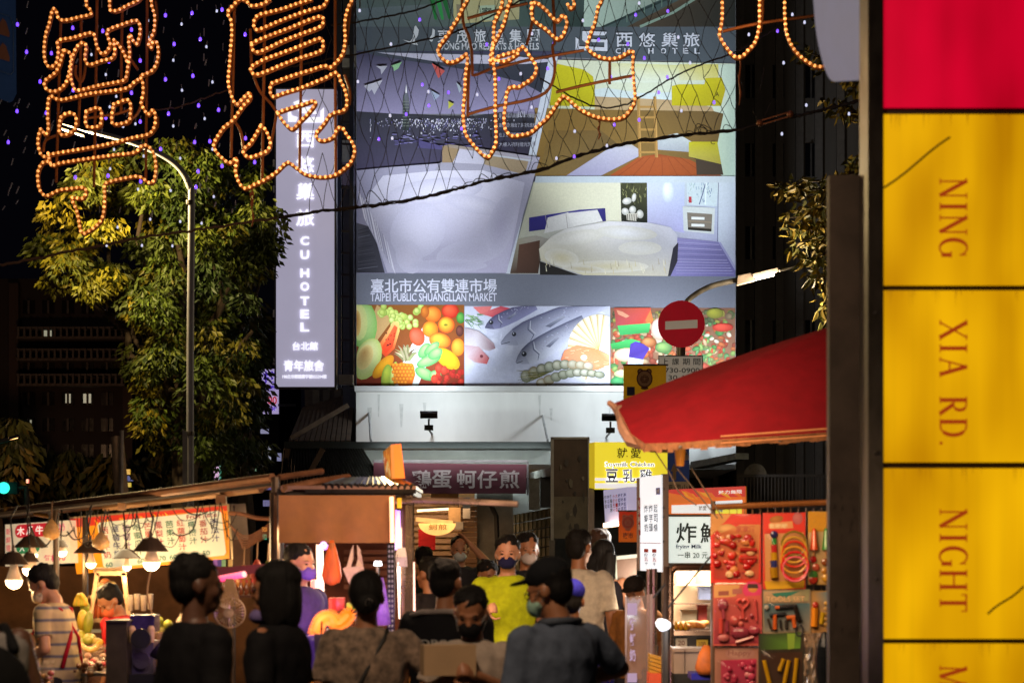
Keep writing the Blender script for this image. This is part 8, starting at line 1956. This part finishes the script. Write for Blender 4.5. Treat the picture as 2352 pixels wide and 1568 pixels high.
def cloth(name, c_, var=.2, **k): return M('cloth_' + name, c_, .85, var=var, bump=.25, scale=k.pop('scale', 22), spec=.2, **k)
EYEW = M('eye_white', 'b8aca4', .3); EYEB = M('eye_dark', '14100e', .2)
def ring(c_, rx, ry, n=18): return [V((c_[0] + rx * math.cos(2 * PI * k / n), c_[1] + ry * math.sin(2 * PI * k / n), c_[2])) for k in range(n)]
def torso(m, g=0.0, z0=.86, fat=1.0, w=1.0, neck=True):
    pr = [(z0, .172, .118), (.95, .176, .122), (1.08, .160, .112), (1.20, .176, .122), (1.30, .190, .122), (1.38, .186, .105), (1.425, .135, .085)]
    if neck: pr.append((1.455, .074, .066))
    m.loft([ring((0, -.008, z), (rx + g) * w, (ry + g) * fat) for z, rx, ry in pr if z >= z0])
def hand(m, wr, d, side, curl=.5, nrm=None):
    d = V(d).normalized(); n_ = V(nrm or (-side, 0, 0)); n_ = (n_ - d * n_.dot(d)).normalized(); a = d.cross(n_)
    pc = V(wr) + d * .045
    R = Matrix((a, n_, d)).transposed(); m.ell(pc, (.040, .016, .052), R, 12, 8)
    for i, (o_, L) in enumerate(((-.030, .066), (-.010, .076), (.010, .072), (.029, .056))):
        p0 = V(wr) + d * .085 + a * o_; pts = [p0 - d * .02, p0]; an = curl * .5
        for s_ in (.45, .32, .26):
            dr = d * math.cos(an) + n_ * math.sin(an); pts.append(pts[-1] + dr * L * s_); an += curl * (.9 + .12 * i)
        m.tube(pts, [.0105, .010, .0095, .009, .0075], 7)
    sg = -1
    t0 = V(wr) + d * .03 + a * sg * .03; pts = [t0, t0 + (d * .6 + a * sg * .7 + n_ * .3) * .034, t0 + (d * .95 + a * sg * .75 + n_ * .55) * .058, t0 + (d * 1.3 + a * sg * .6 + n_ * .8) * .07]
    m.tube(pts, [.014, .0125, .011, .009], 7)
ARM = {'hang': ((.235, -.03, 1.13), (.245, .07, .89)), 'bent': ((.235, -.03, 1.14), (.14, .24, 1.07)), 'hold': ((.25, .02, 1.14), (.07, .26, 1.13)), 'akimbo': ((.40, -.05, 1.16), (.23, .13, 1.02)),
       'brow': ((.30, .20, 1.42), (.085, .14, 1.66)), 'fist': ((.26, .0, 1.14), (.12, .27, 1.22)), 'out': ((.30, -.02, 1.14), (.36, .16, .98))}
def person(label, px, ytop, d, face, skin='light', hair='short', hairm=None, shirt='3a3a40', sleeve=.5, pants='22222a', la='hang', ra='hang', yaw=0, pitch=0, mask=None, glasses=False, cap=None, lean=0.0, w=1.0, curl=.6, vox=.010, shirtm=None, eyes=True, bare=False, sc=None):
    H = PZ(ytop, d); s = sc or H / 1.735
    loc = V((PX(px, d), d, H - 1.735 * s)) if sc else V((PX(px, d), d, 0))
    t = thing('person', label, 'person', loc); t.rotation_euler = (0, 0, face)
    sm = SKINS[skin]
    HR = Matrix.Rotation(yaw, 3, 'Z') @ Matrix.Rotation(-pitch, 3, 'X'); piv = V((0, -.01, 1.5))
    LE = Matrix.Rotation(-lean, 3, 'X'); pl = V((0, 0, .95))
    fix = lambda v: (LE @ (V(v) - pl) + pl) * s if v[2] > .95 else V(v) * s
    hd = lambda v: HR @ (V(v) - piv) + piv
    def put(name, m, mat, vx=0, it=3, wr=0, smooth=True, parent=t, lab=None):
        m.v = [tuple(fix(v)) for v in m.v]
        if vx: me = remeshed(m, vx * s, it, wr, rng.uniform(0, 50))
        else:
            me = bpy.data.meshes.new(name); me.from_pydata(m.v, [], m.f); me.polygons.foreach_set('use_smooth', [smooth] * len(me.polygons))
        me.name = name; me.materials.append(mat); o = bpy.data.objects.new(name, me); COL.objects.link(o); o.parent = parent; ROOT[o.name] = V((0, 0, 0))
        if lab: o['label'] = lab
        return o
    b = MB(); torso(b, -.016, .84, 1, w)
    arms = {}
    for side, pose in ((-1, la), (1, ra)):
        e, h = ARM[pose] if isinstance(pose, str) else pose
        S_ = V((side * .168 * w, -.005, 1.395)); E_ = V((side * e[0], e[1], e[2])); W_ = V((side * h[0], h[1], h[2])); arms[side] = (S_, E_, W_)
        b.ell(S_, (.052, .05, .052), None, 12, 8)
        b.tube([S_, S_.lerp(E_, .45), E_], [.050, .046, .038], 12); b.ell(E_, .038, None, 10, 7); b.tube([E_, E_.lerp(W_, .35), W_], [.039, .039, .026], 12); b.ell(W_, .026, None, 10, 7)
        hand(b, W_, (W_ - E_), side, curl)
        b.tube([(side * .09, 0, .92), (side * .10, .01, .5), (side * .10, -.015, .08)], [.082, .055, .036], 12); b.ell((side * .10, .05, .04), (.042, .11, .036))
    b.tube([(0, -.02, 1.38), hd((0, -.012, 1.47)), hd((0, -.005, 1.55))], [.066, .054, .052], 14)
    he = MB(); he.ell((0, -.006, 1.635), (.077, .096, .098), None, 20, 14); he.ell((0, .028, 1.58), (.063, .064, .088), None, 16, 12); he.ell((0, .052, 1.522), (.042, .040, .034))
    he.tube([(0, .088, 1.605), (0, .104, 1.578), (0, .108, 1.568)], [.008, .012, .014], 8); he.ell((0, .092, 1.537), (.024, .010, .010)); he.tube([(-.05, .08, 1.622), (0, .090, 1.620), (.05, .08, 1.622)], .010, 7)
    for sd in (-1, 1): he.ell((sd * .079, -.004, 1.598), (.012, .024, .034)); he.ell((sd * .036, .066, 1.575), (.026, .022, .026))
    b.v_off = len(b.v); b.add([hd(v) for v in he.v], he.f)
    put('body', b, sm, vox, 3)
    def head_part(name, m, mat, vx=0, wr=0, it=2, parent=t):
        m.v = [tuple(hd(v)) for v in m.v]; return put(name, m, mat, vx, it, wr, parent=parent)
    if eyes:
        for sd in (-1, 1):
            m = MB(); m.ell((sd * .031, .084, 1.603), (.012, .008, .0055)); m.tube([(sd * .018, .0935, 1.622), (sd * .034, .092, 1.626), (sd * .05, .081, 1.62)], [.0015, .0026, .0015], 6); o = head_part('eye', m, EYEB)
    hm = hairm or HAIRM; m = MB()
    m.ell((0, -.020, 1.655), (.086, .099, .087), None, 20, 14); m.ell((0, -.050, 1.605), (.078, .064, .082), None, 16, 10)
    if hair in ('short', 'spiky'):
        for i in range(46 if hair == 'short' else 80):
            a = rng.uniform(0, 2 * PI); z = rng.uniform(.1, 1); c_ = V((math.cos(a) * .080 * math.sqrt(1 - z * z * .8), math.sin(a) * .092 * math.sqrt(1 - z * z * .8) - .02, 1.655 + z * .078)); m.ell(c_, (.016, .018, .013), None, 6, 5)
    if hair == 'bob':
        for sd in (-1, 1): m.ell((sd * .074, -.005, 1.565), (.026, .072, .135), None, 12, 10)
        m.ell((0, -.065, 1.55), (.088, .055, .14), None, 14, 10); m.ell((0, .045, 1.672), (.070, .05, .040), None, 12, 8)
    if hair == 'long':
        for k in range(7): x = -.075 + .025 * k; m.tube([(x, -.06, 1.64), (x * 1.15, -.10, 1.5), (x * 1.3, -.12, 1.36), (x * 1.25, -.125, 1.24 + .02 * (k % 3))], [.035, .035, .03, .012], 8)
        for sd in (-1, 1): m.tube([(sd * .078, .0, 1.62), (sd * .09, -.04, 1.48), (sd * .095, -.05, 1.36)], [.026, .026, .012], 8)
    if hair == 'bun': m.ell((.012, -.098, 1.575), (.052, .040, .050), None, 12, 9); m.ell((0, -.05, 1.63), (.088, .075, .09), None, 16, 12)
    head_part('hair', m, hm, .009, .006)
    if cap:
        m = MB(); m.ell((0, -.012, 1.672), (.094, .108, .082), None, 20, 12); m.ell((0, .105, 1.668), (.070, .075, .010), None, 16, 7); head_part('cap', m, cloth('cap_' + cap, cap), .008, .002)
    if mask:
        m = MB(); m.ell((0, .066, 1.546), (.060, .054, .050), None, 18, 12); m.ell((0, .050, 1.55), (.066, .045, .038), None, 14, 9)
        o = head_part('face_mask', m, cloth('mask_' + mask, mask, .08), .008, .003)
        m = MB()
        for sd in (-1, 1): m.tube([(sd * .058, .06, 1.572), (sd * .080, .02, 1.602), (sd * .090, -.012, 1.605), (sd * .082, -.01, 1.58), (sd * .062, .055, 1.53)], .002, 5)
        head_part('ear_loop', m, M('loop_white', 'a8a09a', .6), parent=t)
    if glasses:
        m = MB()
        for sd in (-1, 1): m.tube([(sd * .034 + .021 * math.cos(a), .098, 1.602 + .016 * math.sin(a)) for a in [2 * PI * k / 14 for k in range(14)]], .0022, 5, closed=True); m.tube([(sd * .055, .097, 1.607), (sd * .082, .03, 1.610), (sd * .084, -.02, 1.607)], .002, 5)
        m.tube([(-.013, .1, 1.604), (.013, .1, 1.604)], .002, 5); head_part('glasses', m, BLACKM)
    cm = shirtm or cloth('shirt_' + shirt, shirt, .25)
    m = MB(); torso(m, .010, .86, 1.04, w, neck=not bare)
    if not bare:
        for sd in (-1, 1):
            S_, E_, W_ = arms[sd]
            m.ell(S_ + V((-sd * .01, 0, -.004)), (.066, .062, .060), None, 14, 9)
            if sleeve <= 1:
                e_ = S_.lerp(E_, sleeve * 1.35 if sleeve < .7 else sleeve); m.tube([S_, S_.lerp(e_, .5), e_], [.064, .063, .062], 14)
            else:
                m.tube([S_, S_.lerp(E_, .5), E_], [.062, .056, .050], 14); m.ell(E_, .049, None, 10, 7); m.tube([E_, E_.lerp(W_, .5), E_.lerp(W_, .92)], [.050, .046, .038], 14)
    put('shirt', m, cm, .012, 3, .011)
    m = MB()
    for sd in (-1, 1): m.tube([(sd * .088, 0, .94), (sd * .10, .005, .5), (sd * .10, -.01, .09)], [.102, .080, .066], 14)
    m.ell((0, -.005, .92), (.178, .125, .10)); put('trousers', m, cloth('trousers_' + pants, pants), .016, 2, .008)
    m = MB()
    for sd in (-1, 1): m.ell((sd * .10, .045, .045), (.052, .135, .05)); m.ell((sd * .10, .04, .02), (.055, .14, .022))
    put('shoe', m, M('dark_shoe', '1c1a1a', .5), .012, 2)
    t['_s'] = s
    def extra(name, m, mat, head=False, vx=0, smooth=True, wr=0):
        return head_part(name, m, mat, vx, wr) if head else put(name, m, mat, vx, 2, wr, smooth)
    return t, extra, arms
BLK = '0e0d10'
t, ex, ar = person('person in pale tank top with a black backpack at the stall end of the crowd', -62, 1268, 8.6, .55, 'dark', 'short', shirt='8a8480', bare=True, la='hang', ra=((.26, -.02, 1.12), (.33, .1, .9)), pants='1a1a1e', w=1.08)
m = MB(); m.ell((0, -.21, 1.15), (.17, .10, .24), None, 16, 12)
for sd in (-1, 1): m.tube([(sd * .11, -.16, 1.36), (sd * .115, -.02, 1.45), (sd * .12, .11, 1.33), (sd * .13, .12, 1.12), (sd * .13, -.08, .98)], .024, 8)
ex('backpack', m, cloth('backpack', '101012'), vx=.014, wr=.008)
t, ex, ar = person('person in black T-shirt with cropped hair walking toward the cart beside a bob-haired woman', 452, 1270, 9.2, -1.0, 'dark', 'short', shirt=BLK, la='hang', ra='bent', yaw=-.25, w=1.12, sleeve=.6)
t, ex, ar = person('person with a black bob, glasses and violet mask under the chin, in black', 634, 1286, 9.7, 1.25, 'mid', 'bob', shirt=BLK, la='bent', ra='hang', glasses=True, yaw=.2, sleeve=.6)
m = MB(); m.ell((0, .07, 1.488), (.056, .05, .036), None, 16, 10); ex('face_mask', m, cloth('chin_mask', '6a5c8c', .1), True, .009, wr=.002)
FLOR = M('floral_blouse', '86705e', .85, var=.8, bump=.3, scale=26, sheen=.2)
t, ex, ar = person('person with a low hair bun from behind, floral blouse and thin crossbody strap', 842, 1310, 10.6, .12, 'mid', 'bun', shirtm=FLOR, la='bent', ra='akimbo', pants='2a2622', sleeve=.62, yaw=-.2, w=1.04)
m = MB(); m.tube([(.10, -.06, 1.448), (.08, -.11, 1.40), (.0, -.142, 1.26), (-.10, -.143, 1.08), (-.17, -.11, .95), (-.2, 0, .88)], .011, 7); ex('bag_strap', m, M('strap_black', '15120f', .6))
m = MB(); m.tube([(.03 + .018 * math.cos(a), -.142, 1.578 + .02 * math.sin(a)) for a in [k * .5 for k in range(9)]], .003, 5); ex('hair_clip', m, DULLSTEEL, True)
t, ex, ar = person('person in black T-shirt with pale yoke and lettering across the back', 1024, 1282, 12.0, -.12, 'mid', 'short', shirt='101014', la='hang', ra='bent', yaw=-.35, w=1.16, sleeve=.6)
m = MB(); m.tube([(-.20, -.02, 1.42), (-.12, -.085, 1.445), (0, -.10, 1.45), (.12, -.085, 1.445), (.20, -.02, 1.42)], .016, 8); ex('pale_yoke', m, cloth('yoke', '8a807c'))
m = MB(); bk_ = lambda u, v, o: V((-.17 + u * .36, -.158 + (u - .5) ** 2 * .16, 1.30 - v * .035)); m.text(bk_, 'PORSCHE', 0, 0, 1, 1, (1, 1, 1), .02); ex('lettering', m, M('reflective_print', '8c8478', .5, emit=.1), smooth=False)
t, ex, ar = person('short-haired person in black mask and grey shirt holding a cardboard box', 1084, 1343, 10.4, PI - .12, 'mid', 'short', shirt='a8988a', la=((.25, .02, 1.17), (.07, .27, 1.29)), ra=((.25, .02, 1.17), (.07, .27, 1.29)), mask='0f0e10', pitch=.35, sleeve=.7, pants='2c2a2a', curl=.9)
m = MB(); m.box((.08, .29, 1.37), (.26, .14, .15), Matrix.Rotation(.3, 3, 'Z')); ex('box', m, M('kraft_box', 'b0906c', .8, var=.12), smooth=False)
t, ex, ar = person('person in dark blue polo and black cap turned away, pale paper in hand', 1275, 1284, 9.8, .75, 'mid', 'short', shirt='545e70', la=((.25, .02, 1.13), (.16, .22, .98)), ra=((.40, -.02, 1.24), (.24, .20, 1.16)), cap='121418', mask='8cae9c', glasses=True, yaw=.45, pitch=.25, sleeve=.66, w=1.18, curl=1.0)
m = MB(); m.box((.20, .27, 1.21), (.10, .02, .24), Matrix.Rotation(.2, 3, 'Y')); ex('paper_bag', m, M('pale_paper', 'b8a078', .8), smooth=False)
m = MB(); m.tube([(-.08, .01, 1.455), (-.09, -.06, 1.462), (0, -.085, 1.466), (.09, -.06, 1.462), (.08, .01, 1.455)], .018, 8); ex('collar', m, cloth('polo_collar', '4a505c'))
t, ex, ar = person('person in bright yellow-green T-shirt and navy mask raising one fist', 1166, 1228, 16.6, PI - .08, 'light', 'short', shirt='a8b414', la='hang', ra='fist', mask='1c1c40', sleeve=.62, w=1.12, curl=1.5, pants='2a2a30')
t, ex, ar = person('person in dark shirt and white mask close behind the yellow-green T-shirt', 1211, 1223, 18.2, PI + .2, 'mid', 'short', shirt='1e1c22', mask='b0a4a0', sleeve=.6)
t, ex, ar = person('person in cream T-shirt seen from behind by the notice panel', 1330, 1215, 17.4, -.25, 'mid', 'short', shirt='c8bcaa', sleeve=.66, w=1.08, yaw=-.3)
t, ex, ar = person('person with long dark hair and bare arms in a black top, seen from behind', 1388, 1239, 18.4, -.35, 'light', 'long', shirt='15131a', bare=True, la='hang', ra='bent', w=.9, yaw=-.2)
t, ex, ar = person('person with brown hair half hidden behind the long-haired woman', 1378, 1214, 19.4, -.3, 'light', 'short', hairm=HAIRB, shirt='2a2630', sleeve=.6)
t, ex, ar = person('person in white mask and dark V-neck raising a hand to the brow', 1056, 1230, 22.5, PI + .1, 'light', 'short', shirt='34343a', la='brow', ra='hang', mask='c0c8cc', sleeve=.5, curl=.25)
t, ex, ar = person('person in dark green polo walking away under the half-round sign', 973, 1254, 22.5, .1, 'mid', 'short', shirt='16231e', sleeve=.6)
t, ex, ar = person('person in violet-blue mask peering between the raised hand and yellow shirt', 1117, 1284, 18.5, PI + .5, 'mid', 'short', shirt='2a2632', mask='4a4a8c', pitch=.2)
t, ex, ar = person('person in cobalt blue cap half hidden behind the polo shirt', 1312, 1334, 13.2, -.1, 'mid', 'short', shirt='2c2c94', sleeve=1.5, w=.85, cap='2c2ca0')
t, ex, ar = person('person in dark clothes passing between the green polo and the black T-shirt', 985, 1278, 16.8, .9, 'mid', 'short', shirt='201c20', sleeve=.6)
STR = M('striped_shirt', 'b8a078', .85, var=.1, bump=.2, scale=20)
nt_ = STR.node_tree; wv = nt_.nodes.new('ShaderNodeTexWave'); wv.wave_type = 'BANDS'; wv.bands_direction = 'Z'; wv.inputs['Scale'].default_value = 4.2; wv.inputs['Distortion'].default_value = .4
tcn = nt_.nodes.new('ShaderNodeTexCoord'); nt_.links.new(tcn.outputs['Object'], wv.inputs['Vector'])
rp_ = nt_.nodes.new('ShaderNodeValToRGB'); rp_.color_ramp.elements[0].position = .0; rp_.color_ramp.elements[0].color = (*lin('5a5c70'), 1); rp_.color_ramp.elements[1].position = .28; rp_.color_ramp.elements[1].color = (*lin('c0a880'), 1)
nt_.links.new(wv.outputs['Fac'], rp_.inputs[0]); nt_.links.new(rp_.outputs[0], nt_.nodes['Principled BSDF'].inputs['Base Color'])
t, ex, ar = person('fruit vendor in striped shirt with red apron straps and white mask', 137, 1290, 15.0, 1.3, 'light', 'short', shirtm=STR, sleeve=.7, la='bent', ra='hang', mask='c8b8a0', pitch=.45, yaw=.25, lean=.12)
m = MB()
for sd in (-1, 1): m.tube([(sd * .09, .12, 1.25), (sd * .10, .02, 1.452), (sd * .085, -.10, 1.40), (-sd * .06, -.142, 1.2), (-sd * .15, -.10, 1.0)], .015, 8)
ex('apron_strap', m, cloth('apron_red', 'b0142c'))
t, ex, ar = person('vendor in red apron bending over the goods beside the glass case', 288, 1333, 16.2, PI - .9, 'mid', 'short', shirt='c01c24', sleeve=.6, pitch=.5, lean=.15, mask='c0603c')
t, ex, ar = person('violet-lit vendor with fluffy hair and violet mask at the inner end of the cart', 690, 1248, 15.0, PI + .9, 'light', 'spiky', shirt='3a2c5c', mask='6a50b0', sleeve=.6)
t, ex, ar = person('person in grey T-shirt and black trousers behind the fruit stall lamps', 342, 1226, 21.0, 0, 'mid', 'short', shirt='8c8478', sleeve=.6)
t, ex, ar = person('snack vendor with a white mask and brown shirt behind the acrylic board', 1462, 1322, 17.2, PI - .5, 'mid', 'short', shirt='8a5a2c', mask='a8a4c8', sleeve=.6, pitch=.35, cap='1c1614')
lamp('crowd_fill', 'AREA', (PX(1240, 12.8), 12.8, 3.2), 130, (1, .66, .42), 1.6, (PX(1180, 13.5), 14.5, 1.3))  # overhead fill without a fixture, added to brighten the crowd
